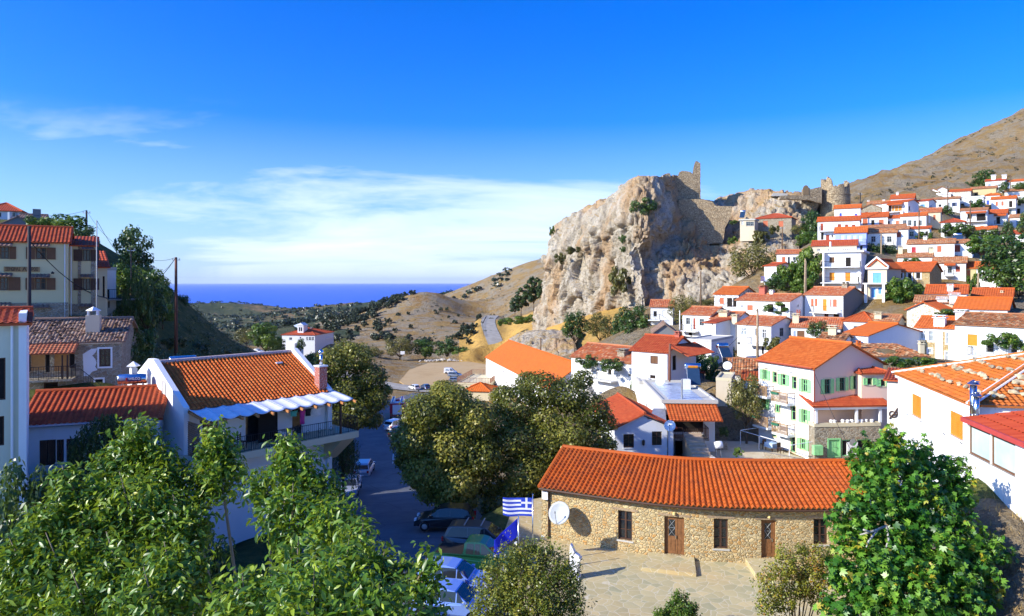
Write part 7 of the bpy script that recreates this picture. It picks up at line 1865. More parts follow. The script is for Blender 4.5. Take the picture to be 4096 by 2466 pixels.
CARS={'hatch':dict(L=3.95,w=.84,body=[(-1.95,.30),(-1.97,.62),(-1.90,.90),(-.9,.93),(.75,.92),(1.55,.78),(1.92,.60),(1.97,.34)],cab=[(-1.86,.90),(-1.58,1.36),(-1.25,1.46),(-.2,1.49),(.25,1.42),(1.02,.90)],pil=(-.45,.35)),'sedan':dict(L=4.4,w=.86,body=[(-2.18,.30),(-2.2,.7),(-2.12,.98),(-1.35,1.0),(.85,.93),(1.75,.80),(2.15,.62),(2.2,.32)],cab=[(-1.72,.97),(-1.0,1.36),(-.6,1.43),(.1,1.43),(.45,1.36),(1.2,.90)],pil=(-.35,.4)),'estate':dict(L=4.5,w=.88,body=[(-2.22,.34),(-2.25,.75),(-2.15,1.02),(-1.0,1.02),(.9,.98),(1.75,.88),(2.18,.68),(2.24,.36)],cab=[(-2.12,1.0),(-1.9,1.48),(-1.6,1.56),(.0,1.60),(.45,1.5),(1.2,.95)],pil=(-.7,.3)),'van':dict(L=4.1,w=.86,body=[(-2.02,.32),(-2.05,.9),(-2.0,1.0),(-.9,1.0),(.9,1.0),(1.6,.86),(2.0,.66),(2.05,.34)],cab=[(-2.0,.98),(-1.97,1.76),(-1.8,1.84),(.1,1.84),(.5,1.66),(1.25,.96)],pil=(-.1,.25)),'pickup':dict(L=4.9,w=.86,body=[(-2.42,.46),(-2.45,.95),(-2.4,1.02),(-.75,1.02),(.9,1.04),(1.9,.96),(2.38,.78),(2.44,.46)],cab=[(-.72,1.0),(-.66,1.58),(-.5,1.66),(.2,1.68),(.5,1.6),(1.2,1.02)],pil=(-.1,.25)),}
def car(kind,name,label,loc,heading,col,group=None,plate=True,bars=False,panel=False):
 """heading 0 looks along +x"""
 d=CARS[kind];w=d['w'];root=thing(name,label,'car' if kind not in('van','pickup')else kind.replace('pickup','pickup truck'),loc,heading,group)
 L=d['L']/2;b=d['body'];c=d['cab'];wx=L*.62;wr=.31 if kind!='pickup' else.36
 def arch(cx):
  return[(cx+(wr+.06)*math.cos(t),wr+(wr+.06)*math.sin(t))for t in[math.pi-k*math.pi/8 for k in range(9)]if wr+(wr+.06)*math.sin(t)>.29]
 low=[(b[0][0],.28)]+arch(-wx)+arch(wx)+[(b[-1][0],.28)]
 ring=b[::-1]+low
 mb=MB()
 lay=[(-1.0,1.0,0),(1.0,1.0,0)]
 cx0=0
 def pt(p,s,f):return(p[0]*(1-.0*f),s*w*f,p[1])
 rows=[]
 for s,f,sh in((-1,.86,.035),(-1,1.0,0),(1,1.0,0),(1,.86,.035)):
  row=[]
  for p in ring:
   x,z=p
   if f<1:x=x*.985;z=z+(sh*.2 if z<.5 else sh*.6)*(1 if z<.5 else-.2)
   yy=s*(w if f==1.0 else w+.0)
   row.append((x,s*(w-(.0 if f<1 else.0))*(1.0 if f<1 else 1.0),z))
  rows.append(row)
 def side(s):
  return[(x,s*(w-.05*max(0,(z-.7))/.35-(.05 if z<.36 else 0)-.10*max(0,(abs(x)-L+.45))/.45),z)for x,z in ring]
 A,B=side(-1),side(1)
 n=len(ring);k0=len(mb.v);mb.v.extend(A+B)
 mb.f.append(tuple(k0+i for i in range(n)));mb.f.append(tuple(k0+n+i for i in reversed(range(n))));mb.m+=[0,0];mb.uv+=[None,None]
 for i in range(n):
  j=(i+1)%n;mb.f.append((k0+i,k0+n+i,k0+n+j,k0+j));mb.m.append(0);mb.uv.append(None)
 top=max(z for x,z in c);bot=min(z for x,z in c)
 def cy(z):return w-.07-(z-bot)/(top-bot)*.17
 C1=[(x,-cy(z),z)for x,z in c];C2=[(x,cy(z),z)for x,z in c]
 m=len(c);k1=len(mb.v);mb.v.extend(C1+C2)
 mb.f.append(tuple(k1+i for i in reversed(range(m))));mb.f.append(tuple(k1+m+i for i in range(m)));mb.m+=[0,0];mb.uv+=[None,None]
 for i in range(m-1):
  mb.f.append((k1+i,k1+i+1,k1+m+i+1,k1+m+i));mb.m.append(0);mb.uv.append(None)
 if kind=='pickup':
  mb.box(-2.3,-.8,-w+.12,w-.12,1.021,1.03,None,1)
 mb.build('body',[col,DARKIN],root,bevel=.03)
 zl,zt=bot+.06,top-.09
 def cx_at(z,front):
  seg=list(zip(c[:-1],c[1:]))
  xs=[p[0]+(q[0]-p[0])*(z-p[1])/(q[1]-p[1])for p,q in seg if min(p[1],q[1])<=z<=max(p[1],q[1])and abs(q[1]-p[1])>1e-6]
  return(max(xs)if front else min(xs))
 xr0,xr1,xf0,xf1=cx_at(zl,False)+.12,cx_at(zt,False)+.1,cx_at(zl,True)-.14,cx_at(zt,True)-.1
 cuts=[None]+list(d['pil'])+[None]
 for s in(-1,1):
  edges=[(xr0,xr1)]+[(p,p)for p in d['pil']]+[(xf0,xf1)]
  for i,(e0,e1)in enumerate(zip(edges[:-1],edges[1:])):
   if kind=='van' and i==0:continue
   if e1[0]-e0[0]<.15:continue
   q=[(e0[0]+.03,zl),(e1[0]-.03,zl),(max(e1[1]-.03,e0[1]+.05),zt),(e0[1]+.03,zt)]
   g=MB();g.prism(q,lambda p,k:(p[0],s*(cy(p[1])+k),p[1]),-.01,.006);g.build('side_window',CARGLASS,root)
 def slab(i0,i1,ins,nm):
  (xa,za),(xb,zb)=c[i0],c[i1];dx,dz=xb-xa,zb-za;ln=math.hypot(dx,dz);nx,nz=-dz/ln,dx/ln
  if nz<0:nx,nz=-nx,-nz
  pts=[]
  for t_,s in((.08,-1),(.08,1),(.9,1),(.9,-1)):
   x,z=xa+dx*t_,za+dz*t_;pts.append((x+nx*.008,s*(cy(z)-.07),z+nz*.008))
  g=MB();g.face(pts);g.face([(x-nx*.02,y,z-nz*.02)for x,y,z in reversed(pts)])
  for i in range(4):
   j=(i+1)%4;o_=lambda p:(p[0]-nx*.02,p[1],p[2]-nz*.02);g.face([pts[i],o_(pts[i]),o_(pts[j]),pts[j]])
  g.build(nm,CARGLASS,root)
 slab(m-2,m-1,0,'windscreen')
 if kind!='van':slab(0,1,0,'rear_window')
 for sx in(-wx,wx):
  for s in(-1,1):
   Mx=Matrix.Translation((sx,s*(w-.10),wr))@Matrix.Rotation(R(90),4,'X')
   t_=MB();t_.lathe([(wr*.6,-.1),(wr*.95,-.1),(wr,-.06),(wr,.06),(wr*.95,.1),(wr*.6,.1),(wr*.6,-.1)],16,Mx);wh_=t_.build('wheel',TYRE,root,True)
   r_=MB();r_.lathe([(0,.085),(wr*.2,.085),(wr*.58,.06),(wr*.6,-.06),(0,-.085)],14,Mx);r_.lathe([(0,-.088),(wr*.56,-.07),(0,-.06)],14,Mx);r_.build('rim',GALV,wh_)
 fx,rx=b[-2][0],b[1][0]
 for s in(-1,1):
  h=MB();h.box(fx-.12,fx+.03,s*.48-.16,s*.48+.16,.60,.74);h.build('headlight',HEADL,root)
  h=MB();h.box(rx-.02,rx+.10,s*(w-.22)-.1,s*(w-.22)+.1,.70,.92);h.build('taillight',TAILL,root)
  h=MB();h.box(d['cab'][-1][0]-.32,d['cab'][-1][0]-.14,s*(w+.02),s*(w+.16),.92,1.04)if s>0 else h.box(d['cab'][-1][0]-.32,d['cab'][-1][0]-.14,-w-.16,-w-.02,.92,1.04);h.build('wing_mirror',col,root)
 for x0 in(b[0][0]-.03,b[-1][0]):
  h=MB();h.box(x0,x0+.03,-.26,.26,.42,.53);h.build('number_plate',W_WHITE,root)
 h=MB();h.box(fx+.005,fx+.05,-.36,.36,.40,.52);h.build('grille',DARKIN,root)
 if bars:
  h=MB()
  for x in(-.9,.1):h.box(x-.03,x+.03,-w+.2,w-.2,top+.06,top+.10)
  h.build('roof_bar',GALV,root)
 if panel:
  h=MB();h.prism([(-1.5,1.1),(-.4,1.1),(-.5,1.45),(-.95,1.62),(-1.4,1.45)],lambda p,k:(p[0],k,p[1]),-w-.001,-w+.02)
  h.build('side_emblem',plain('faded_blue_print',(.25,.33,.42)),root)
 return root
SILV=paint('silver_paint',(.42,.47,.56));SHADE_SILV=paint('shade_blue_silver_paint',(.22,.34,.72));DKB=paint('black_paint',(.015,.016,.02),.2);GRN=paint('dark_green_paint_car',(.006,.055,.03),.1);WHP=paint('white_car_paint',(.72,.73,.75),.1);NAVY=paint('navy_paint',(.04,.07,.16));GREY=paint('grey_car_paint',(.20,.23,.28));DGREY=paint('charcoal_paint',(.06,.06,.07))  # the blue on silver hatchbacks is shade tint mixed into their paint
CG,PG='cars parked along the street','cars in the parking lot'
def gcar(px,Y,**kw):
 p=on_ground(px,Y);z=p.z
 for nm,(line,hw)in ROADS.items():
  d_,rz=seg_field(np.array([p.x]),np.array([p.y]),line)
  if d_[0]<hw+.3:z=max(z,float(rz[0]))
 if poly_dist(np.array([p.x]),np.array([p.y]),LOT)[0]<0:z=-29.0
 return Vector((p.x,p.y,z+.01))
def heading_out(px):return R(90)-math.atan2((px-CX)/F,1)
car('estate','parked_car','silver car seen from behind beside the weeping tree',gcar(1457,74),R(94),SILV,CG)
car('sedan','parked_car','silver saloon facing the viewer at the left kerb of the street',gcar(1400,62),R(-84),SILV,CG)
car('hatch','parked_car','black car in deep shade under the plane tree',gcar(1780,46.5),R(176),DKB,CG)
car('estate','parked_car','dark estate car with two roof bars in the shaded row',gcar(1925,42.0),R(-8),DGREY,CG,bars=True)
car('pickup','parked_pickup','dark green pickup truck in the shaded row',gcar(1915,38.9),R(-10),GRN,CG)
car('hatch','parked_car','silver hatchback next to the green pickup, shade-blue in its paint',gcar(1815,36.0),R(-12),SHADE_SILV,CG)
car('hatch','parked_car','silver hatchback with shade-blue paint nearest the viewer, half behind walnut leaves',gcar(1815,33.2),R(-14),SHADE_SILV,CG)
car('hatch','parked_car','white hatchback alone with a dark saloon in the sandy lot',gcar(1656,189),R(128),WHP,PG)
car('sedan','parked_car','dark saloon with red tail lights beside the white hatchback',gcar(1703,190),R(118),NAVY,PG)
car('van','parked_van','white panel van with a round side emblem in the lot',gcar(1802,222),R(-6),WHP,PG,panel=True)
car('estate','parked_car','grey tall car just in front of the white van',gcar(1820,214),R(-14),GREY,PG)
car('hatch','parked_car','grey hatchback nearest the terrace in the lot',gcar(1822,203),R(-4),GREY,PG)
car('estate','parked_car','white car parked before the green fence and the fire truck',gcar(1588,105),R(60),WHP,CG)
car('sedan','parked_car','dark car with a red tail light below the white car near the fence',gcar(1602,99),R(70),DKB,CG)
car('sedan','parked_car','white saloon at the bend left of the villa',gcar(1030,256),R(-30),WHP,PG)
car('hatch','parked_car','dark blue hatchback on the verge in front of the villa',gcar(1180,246),R(172),NAVY,PG)
p=gcar(1592,118);ft=thing('fire_truck','red and white fire truck with ladders on its roof','fire truck',p,R(97))
mb=MB();mb.box(-3.2,1.2,-1.2,1.2,.6,2.75);mb.build('body',plain('fire_red',(.45,.03,.05),.35),ft,bevel=.05)
mb=MB();mb.prism([(1.25,.6),(1.25,2.6),(2.5,2.6),(3.0,1.6),(3.1,.6)],lambda q,k:(q[0],k,q[1]),-1.15,1.15);cabb=mb.build('cab',plain('fire_red',(.45,.03,.05),.35),ft,bevel=.05)
mb=MB();mb.prism([(2.56,2.45),(2.98,1.65),(3.0,1.65),(2.58,2.47)],lambda q,k:(q[0],k,q[1]),-1.0,1.0);mb.build('windscreen',CARGLASS,cabb)
mb=MB();mb.box(-3.24,-3.2,-.75,.75,.9,2.5);mb.build('rear_shutter',W_WHITE,ft)
mb=MB();mb.box(-3.15,1.1,-1.1,1.1,2.752,2.8);mb.build('deck',W_WHITE,ft)
for s in(-.7,.75):
 mb=MB()
 for q in(-.2,.2):mb.tube([(-3.2,s+q,3.0),(2.4,s+q,3.0)],.05,5)
 for i in range(14):mb.tube([(-3.1+i*.4,s-.2,3.0),(-3.1+i*.4,s+.2,3.0)],.035,4)
 for x in(-2.8,.8):mb.box(x,x+.08,s-.22,s+.22,2.8,2.98)
 mb.build('ladder',STEEL,ft)
mb=MB();mb.box(-1.5,-.3,-.3,.3,2.8,3.1);mb.build('roof_chest',plain('fire_red',(.45,.03,.05),.35),ft)
for sx in(-2.1,2.1):
 for s in(-1,1):
  Mx=Matrix.Translation((sx,s*1.05,.5))@Matrix.Rotation(R(90),4,'X');t_=MB();t_.lathe([(0,-.14),(.48,-.14),(.5,0),(.48,.14),(0,.14)],16,Mx);w_=t_.build('wheel',TYRE,ft)
  t_=MB();t_.lathe([(0,-.16),(.25,-.15),(.25,.15),(0,.16)],12,Mx);t_.build('rim',W_WHITE,w_)
for s in(-1,1):
 mb=MB();mb.box(-3.26,-3.2,s*.98-.1,s*.98+.1,.8,1.1);mb.build('taillight',TAILL,ft)
def fence(name,label,pts,h,mat,cat='fence',step=2.0,mesh=True):
 o=Vector(pts[0]);m_=MB()
 for a,b in zip(pts[:-1],pts[1:]):
  a,b=Vector(a)-o,Vector(b)-o;rail(m_,[a,b],h,.22,.014,.03)
 f=m_.build(name,mat);f.location=o;return tag(f,label,cat)
fp=[gcar(1540,112),gcar(1640,111),gcar(1700,108)]
fence('street_fence','green wire fence between the street and the fire truck',fp,1.3,plain('fence_green',(.06,.26,.14)))
fence('road_guard','dark low guard rail on the outside of the road bend',[on_ground(1935,300)+Vector((0,0,.2)),on_ground(1930,325)+Vector((0,0,.2)),on_ground(1945,350)+Vector((0,0,.2))],.9,IRON)
pp=on_ground(1610,262);nb=thing('notice_board','small white notice board on a post at the far edge of the lot','sign',pp)
mb=MB();mb.tube([(0,0,-.3),(0,0,3.2)],.06,6);mb.build('post',GALV,nb);mb=MB();mb.box(-.8,.8,-.08,-.02,2.4,3.6);mb.build('board',W_WHITE,nb)
def pole(label,px,y0,y1,Y,r=.13,mat=None,arms=1,lean=0,z0=None,cat='utility pole',dx=0):
 top=P(px+dx,y0,Y);foot=P(px,y1,Y)
 g_=gz(foot.x,foot.y)
 if z0 is None:foot.z=min(foot.z,g_)-.3 if foot.z-g_<8 else foot.z
 root=thing('utility_pole',label,cat,foot);d=top-foot
 mb=MB();mb.tube([(0,0,0),d*.5,d],[r*1.15,r,r*.8],8);mb.build('shaft',mat or POLEW,root,True)
 for a in range(arms):
  mb=MB();c=d-Vector((0,0,.35+a*.5));mb.box(c.x-.5,c.x+.5,c.y-.05,c.y+.05,c.z-.04,c.z+.04)
  for q in(-.42,.42):mb.lathe([(0,.2),(.05,.17),(.06,.08),(.03,.04),(.03,0)],7,Matrix.Translation((c.x+q,c.y,c.z+.03)))
  mb.build('cross_arm',GALV,root)
 return top
t1=pole('thick dark pole standing in front of the inn name board',117,905,1275,57,.15,plain('black_pole',(.03,.03,.035),.8),arms=0)
t2=pole('bare dark pole against the sky between the inn roof and the tall tree',346,842,1000,90,.14,plain('black_pole',(.03,.03,.035),.8))
t3=pole('thin grey pole rising at the end of the inn wing',387,882,1275,61,.05,W_GREY,arms=0)
t4=pole('reddish-brown wooden pole alone against the sea',704,1030,1400,88,.20,plain('reddish_pole',(.17,.07,.045),.85))
t5=pole('small dark pole in front of the tall sky tree',524,992,1080,86,.10,arms=1)
t6=pole('weathered pole in front of the big white vine house',3030,1235,1450,92,.17,POLEP,arms=0)
t7=pole('brown pole under the cliff with houses behind',2803,1086,1240,138,.16)
t8=pole('brown pole before the shutters of the lone cliff house',3128,908,1062,150,.14,dx=2)
t9=pole('pale double pole in front of the leafy thicket',3218,1036,1190,126,.16,POLEP,arms=0,dx=3)
t9b=pole('second leg of the pale double pole by the thicket',3224,1045,1190,126.5,.13,POLEP,arms=0)
t10=pole('dark pole with a lamp beside the round ruined tower',3441,772,835,176,.14,IRON)
t11=pole('pale tall pole behind the beige pediment house',3525,936,1042,146,.15,POLEP)
t12=pole('brown pole before the vine-hung house',3676,842,960,156,.15)
t13=pole('brown pole at the right end of the tile-porch house',3881,802,912,172,.14)
t14=pole('pole in front of the shutters in the top row',3791,745,825,190,.14)
t15=pole('leaning pale pole by the tall white house under the right-hand tree',3910,1092,1190,118,.16,POLEP,arms=0,dx=4)
t16=pole('reddish pole at the corner of the wood-shuttered red-roofed house',2676,1376,1520,79,.17,plain('reddish_pole',(.17,.07,.045),.85),arms=0,dx=4)
t17=pole('slim white pipe pole beside the slim-red-door house',2719,1243,1340,115,.08,W_WHITE,arms=0)
t18=pole('tall dark pole among rocks behind the long orange roof',2163,1352,1440,138,.14)
t19=pole('slim pole in the top row beside the highest house',4042,700,760,222,.12,arms=0)
for i,(a,b,sag,r,lab)in enumerate(((t1-Vector((0,0,1.2)),t4,5.0,.045,'thick cable from the inn pole to the pole by the sea'),(t2,t5,1.2,.02,'thin wire from the bare sky pole down to the small pole'),(t3,t4,3.5,.02,'thin wire from the grey pole to the pole by the sea'),(t4,t5-Vector((0,0,.3)),.8,.02,'wire between the small pole and the pole by the sea'),(t6,t16,3.5,.03,'cable dipping across the white houses from pole to pole'),(t9,t11,2.5,.02,'thin wire crossing the apartment block'),(t11,t12,2.0,.02,'thin wire above the two-window cottage'),(t12,t14,1.5,.02,'thin wire up the slope from the vine-hung house'),(t13,t15,2.0,.02,'thin wire down to the leaning pale pole'),(HOTEL.O+HOTEL.t*HOTEL.W+Vector((0,0,HOTEL.H-.4)),P(3420,1830,52),.3,.02,'thin cable slanting across the porch of the guesthouse'),(GABLE.O+GABLE.t*GABLE.W*.55+Vector((0,-.1,GABLE.H+.8)),P(2990,1620,68),.9,.025,'pale cable under the tiled porch to the garden tree'),(P(40,845,70),t2,.6,.02,'thin wire running over the inn roof to the sky pole'))):
 m_=MB();o=Vector(a);b=Vector(b)
 m_.tube([(b-o)*(k/14)-Vector((0,0,sag*4*(k/14)*(1-k/14)))for k in range(15)],r,4)
 w=m_.build('cable',IRON);w.location=o;tag(w,lab,'cable')
def dish(label,c,d,az,mat=None,mount=None):
 """dish centred at c looking along azimuth az (radians from +x)"""
 root=thing('satellite_dish',label,'satellite dish',c,az)
 M_=Matrix.Rotation(R(62),4,'Y')
 mb=MB();r=d/2;mb.lathe([(r*.02,.0)]+[(r*k/6,r*.22*(k/6)**2)for k in range(1,7)]+[(r*k/6,r*.22*(k/6)**2-.02)for k in range(6,0,-1)],22,M_);mb.build('reflector',mat or W_WHITE,root,True)
 mb=MB();mb.tube([M_@Vector((r,0,r*.2)),M_@Vector((r*.2,0,r*1.0))],.02,5);mb.box(-.04,.04,-.04,.04,-.06,.06,Matrix.Translation(M_@Vector((r*.15,0,r*1.02))));mb.build('receiver_arm',GALV,root)
 mb=MB();mb.tube([(0,0,0),(-.25,0,-.05),Vector(mount)-Vector(c)if False else(-.3,0,-.6)],.03,5);mb.build('mount',GALV,root)
 return root
SD=R(-110)
dish('white satellite dish on the shaded gable house wall',P(vx('N',712),vy('N',965),60.9),.98,SD)
dish('white satellite dish on the tall flat annexe, lower one',P(vx('N',408),vy('N',655),77.5),1.15,SD)
dish('white satellite dish on a mast above the silvery roof',P(vx('N',600),vy('N',440),76),1.0,SD)
dish('white satellite dish in front of the dark solar panel',P(vx('N',1395),vy('N',252),79),1.0,SD)
dish('white satellite dish at the right corner of the apartment block',P(vx('J',922),vy('J',1232),129),.8,SD)
dish('white satellite dish above the red tiled ridge house corner',P(vx('J',910),vy('J',775),140),.8,SD)
dish('small white dish on the long balcony house',P(vx('b',660),vy('b',270),116),.7,SD)
p0=at_s(1.6,-.55,-13.75)
dish('large pale grey satellite dish at the left end of the stone building',p0,1.35,R(-120),plain('grey_dish',(.42,.45,.46),.5))
def solar(label,c,az,word=None,L=1.7,r=.33,panel=(1.2,2.0),dark=True):
 root=thing('solar_heater',label,'solar water heater',c,az)
 mb=MB();Mx=Matrix.Translation((0,0,.85))@Matrix.Rotation(R(90),4,'Y');mb.lathe([(0,-L/2),(r*.9,-L/2),(r,-L/2+.06),(r,L/2-.06),(r*.9,L/2),(0,L/2)],18,Mx);tk=mb.build('tank',STEEL,root,True)
 for x in(-L/2+.25,L/2-.25):
  mb=MB();mb.tube([(x,-.3,0),(x,-.22,.6)],.03,5);mb.tube([(x,.3,0),(x,.22,.6)],.03,5);mb.tube([(x,-.3,.05),(x,.3,.05)],.025,5);mb.build('stand',GALV,root)
 if word:
  mb=MB();mb.grid(lambda a,b:(-.28+a*.82,-r*1.015*math.cos(-.35+b*.75),.85+r*1.015*math.sin(-.35+b*.75)),1,6);pl=mb.build('name_plate',plain('navy_plate',(.03,.05,.16),.4),tk);s_=pl.modifiers.new('thick','SOLIDIFY');s_.thickness=.012;s_.offset=1
  mb=MB();mb.box(-.36,-.27,-r-.03,-r-.01,.78,.98);mb.build('red_mark',plain('plate_red',(.5,.03,.03)),tk)
  text_obj('lettering',word,.21,W_WHITE,Matrix.Translation((.14,-r-.04,.90))@UP,tk,.008,.70,offset=.008)
 if panel:
  pw,pl_=panel;A=Vector((0,-.35,.55));up_=Vector((0,-.62,-.78)).normalized()
  mb=MB()
  for k in range(1):mb.face([(-pw/2,-.3,.62),(pw/2,-.3,.62),(pw/2,-.3-pl_*.62,.62-pl_*.70),(-pw/2,-.3-pl_*.62,.62-pl_*.70)])
  pn=mb.build('panel',plain('solar_panel_glass',(.02,.045,.09),.08,.6),root);s_=pn.modifiers.new('thick','SOLIDIFY');s_.thickness=.08
  mb=MB()
  for q in((-pw/2,-.3,.62),(pw/2,-.3,.62)):mb.tube([q,(q[0],q[1]-pl_*.62,q[2]-pl_*.7)],.03,4)
  for q in((-.3,.62),(-.3-pl_*.62,.62-pl_*.7)):mb.tube([(-pw/2,q[0],q[1]),(pw/2,q[0],q[1])],.03,4)
  for q in(-pw/2,pw/2):mb.tube([(q,-.3-pl_*.62,.62-pl_*.7),(q,-.3-pl_*.62,-.9)],.025,4)
  mb.build('panel_frame',GALV,root)
 return root
q=on_bh(2.0,D_/2+.35,H_+rh-.05)if False else on_bh(2.2,bh.dep/2+.45,bh.H+bh.rh-.75)
sol1=solar('shiny lettered water tank on the roof ridge of the pergola house',q,bh.th-.25,'WILCO',panel=None)
p=rr1.O+rr1.t*(rr1.W*.72)+rr1.b*(rr1.dep/2+.3)+Vector((0,0,rr1.H+rr1.rh-.25))
sol2=solar('shiny lettered water tank behind the ridge of the low red roof',p,rr1.th,'WILCO',panel=None)
sol3=solar('solar heater with a tilted green-grey panel on the silvery flat roof',FLAT.O+FLAT.t*4.6+FLAT.b*9.5+Vector((0,0,FLAT.H+1.5)),FLAT.th-.1,None,panel=(1.25,2.2))
mb=MB();mb.grid(lambda a,b:(-.5+a*1.0,-.34*math.cos(-.5+b*.8),.85+.34*math.sin(-.5+b*.8)),1,5);mb.build('name_plate',W_ORANGE,sol3.children[0]if len(sol3.children)else sol3)
p=P(vx('N',1335),vy('N',265),80.5);sol4=solar('dark solar panel and tank beside the white dish near the guesthouse',p+Vector((0,0,1.6)),R(10),None,panel=(1.2,1.4),L=1.3)
p=P(vx('I',905),vy('I',1120),150);sol5=solar('solar heater with twin panels on the crimson-door house',p+Vector((0,0,.6)),R(-38),None,panel=(1.8,1.6),L=1.5,r=.35)
p=P(vx('F',215),vy('F',690),193);sol6=solar('solar heater on the cement annexe of the lone cliff house',p+Vector((0,0,.9)),R(-30),None,panel=(1.3,2.3),L=1.3,r=.35)
for i,(u,w,lab)in enumerate(((an.W-.2,1.7,'large blue solar collector on the red sunroom roof, lower one'),(an.W-.3,3.6,'large blue solar collector on the red sunroom roof, upper one'))):
 p=an.O+an.t*u+an.b*w+Vector((0,0,an.H+.45+i*.55));r_=thing('solar_collector',lab,'solar panel',p,an.th)
 mb=MB();Mx=Matrix.Rotation(R(24),4,'X');mb.box(-1.4,2.0,-.75,.75,0,.09,Mx);mb.build('frame',STEEL,r_);mb=MB();mb.box(-1.33,1.93,-.68,.68,.092,.1,Mx);mb.build('panel',plain('blue_collector',(.04,.09,.22),.08,.6),r_)
 mb=MB()
 for x in(-1.2,1.8):mb.tube([Mx@Vector((x,.6,0)),Vector((x,.6,-.5))],.03,4);mb.tube([Mx@Vector((x,-.6,0)),Vector((x,-.6,-.5))],.03,4)
 mb.build('stand',GALV,r_)
def flagpole(label,px,y0,Y):
 g_=on_ground(px,Y);g_.z=max(g_.z,-15.75);top=P(px,y0,Y);r_=thing('flagpole',label,'flagpole',g_);mb=MB();h_=top.z-g_.z
 mb.tube([(0,0,-.2),(0,0,h_)],[.045,.03],8);mb.build('shaft',STEEL,r_,True);mb=MB();mb.lathe([(0,.09),(.05,.05),(.05,.0),(0,-.02)],8,Matrix.Translation((0,0,h_)));mb.build('finial',STEEL,r_);return top
FB1=plain('flag_blue',(.02,.06,.50),.7,var=.04);FWH=plain('flag_white',(.78,.78,.84),.7,var=.04);FEU=plain('flag_deep_blue',(.015,.03,.62),.7,var=.04);FST=plain('flag_star_yellow',(.75,.62,.12),.6)
tA=flagpole('steel pole carrying the striped blue and white flag',2131,1982,39.0)
tB=flagpole('steel pole carrying the deep blue flag with stars',2074,2062,37.5)
def flag_obj(name,label,o,w,h,ang,cell,nx,ny,wave,mats,fall=0.0):
 mb=MB();dirx=Vector((math.cos(ang),math.sin(ang),0));nr_=Vector((-dirx.y,dirx.x,0))
 def pt(a,b):
  s=a*w;return dirx*s+nr_*(math.sin(a*8+b*1.5)*wave*a)+Vector((0,0,-b*h-fall*a*w+math.sin(a*6+1)*.05*a))
 for j in range(ny):
  for i in range(nx):
   mb.face([pt(i/nx,(j+1)/ny),pt((i+1)/nx,(j+1)/ny),pt((i+1)/nx,j/ny),pt(i/nx,j/ny)],cell((i+.5)/nx,(j+.5)/ny))
 f=mb.build(name,mats,None,True);f.location=o;s_=f.modifiers.new('thick','SOLIDIFY');s_.thickness=.008;return tag(f,label,'flag'),pt
def greek(a,b):
 if a<10/27 and b<5/9:return 1 if(abs(a-5/27)<1/27 or abs(b-2.5/9)<.5/9)else 0
 return 0 if int(b*9)%2==0 else 1
flag_obj('flag','blue and white striped flag with a white cross streaming to the left',tA-Vector((.05,0,.15)),1.62,1.02,R(172),greek,54,18,.09,[FB1,FWH],.02)
fe,fpt=flag_obj('flag','deep blue flag with a ring of stars drooping from its pole',tB-Vector((.05,0,.15)),1.35,.95,R(200),lambda a,b:0,24,16,.10,[FEU],.75)
st_=MB()
for k in range(12):
 a=.5+.21*math.cos(k*math.pi/6);b=.5+.32*math.sin(k*math.pi/6);c=fpt(a,b)
 for off in(-.016,.016):
  ex=(fpt(a+.02,b)-fpt(a-.02,b)).normalized();ez=(fpt(a,b-.02)-fpt(a,b+.02)).normalized();nn=ex.cross(ez).normalized()*off
  st_.face([c+nn+ex*(.055 if q%2==0 else.022)*math.sin(q*math.pi/5)+ez*(.055 if q%2==0 else.022)*math.cos(q*math.pi/5)for q in range(10)])
st_.build('star',FST,fe)['kind']='stuff'
g_=P(2298,2255,37.2);g_.z=-15.7
mk=thing('marble_monument','small white carved monument with a pointed top on a square pedestal','monument',g_,R(-20))
mb=MB();mb.box(-.24,.24,-.2,.2,-.05,.78);mb.box(-.30,.30,-.26,.26,-.05,.12);mb.build('pedestal',plain('white_marble',(.78,.78,.78),.5),mk,bevel=.02)
mb=MB();mb.prism([(-.2,.78),(.28,.80),(.34,1.02),(.30,1.22),(.06,1.36),(-.12,1.72),(-.20,1.80),(-.24,1.3)],lambda q,k:(q[0],k,q[1]),-.16,.16);mb.prism([(-.05,.92),(.36,.98),(.36,1.12),(0,1.12)],lambda q,k:(q[0],k,q[1]),-.24,.24);mb.build('carving',plain('white_marble',(.78,.78,.78),.5),mk,bevel=.03)
p=P(vx('W',1675),vy('W',800),62);p.z=gz(p.x,p.y)+.9
bb=thing('garden_boiler','white round boiler drum on a stand at the top of the stone stair','drum',p)
mb=MB();mb.lathe([(0,-.35),(.3,-.33),(.34,0),(.3,.33),(0,.35)],14,Matrix.Translation((0,0,.8))@Matrix.Rotation(R(80),4,'Y'));mb.build('drum',W_WHITE,bb,True);mb=MB()
for a in(-.2,.2):mb.tube([(a,-.2,-.6),(a,0,.5)],.025,5);mb.tube([(a,.2,-.6),(a,0,.5)],.025,5)
mb.build('stand',GALV,bb)
hp=HOTEL.O+HOTEL.t*3.6-HOTEL.b*1.6;hp.z=-15.9
tt=thing('garden_table','patio table with a pale blue cloth under the guesthouse pergola','table',hp,HOTEL.th)
mb=MB();mb.box(-.5,.5,-.4,.4,.70,.74);mb.build('tabletop',W_BROWN,tt)
for a in(-.44,.44):
 for b in(-.34,.34):mb=MB();mb.box(a-.03,a+.03,b-.03,b+.03,0,.70);mb.build('leg',W_BROWN,tt)
mb=MB();mb.box(-.52,.52,-.42,.42,.742,.755);mb.box(-.52,.52,-.435,-.42,.35,.755);cl=mb.build('tablecloth',plain('pale_blue_cloth',(.5,.66,.8)));cl.location=hp;cl.rotation_euler=(0,0,HOTEL.th);tag(cl,'pale blue cloth on the patio table','tablecloth')
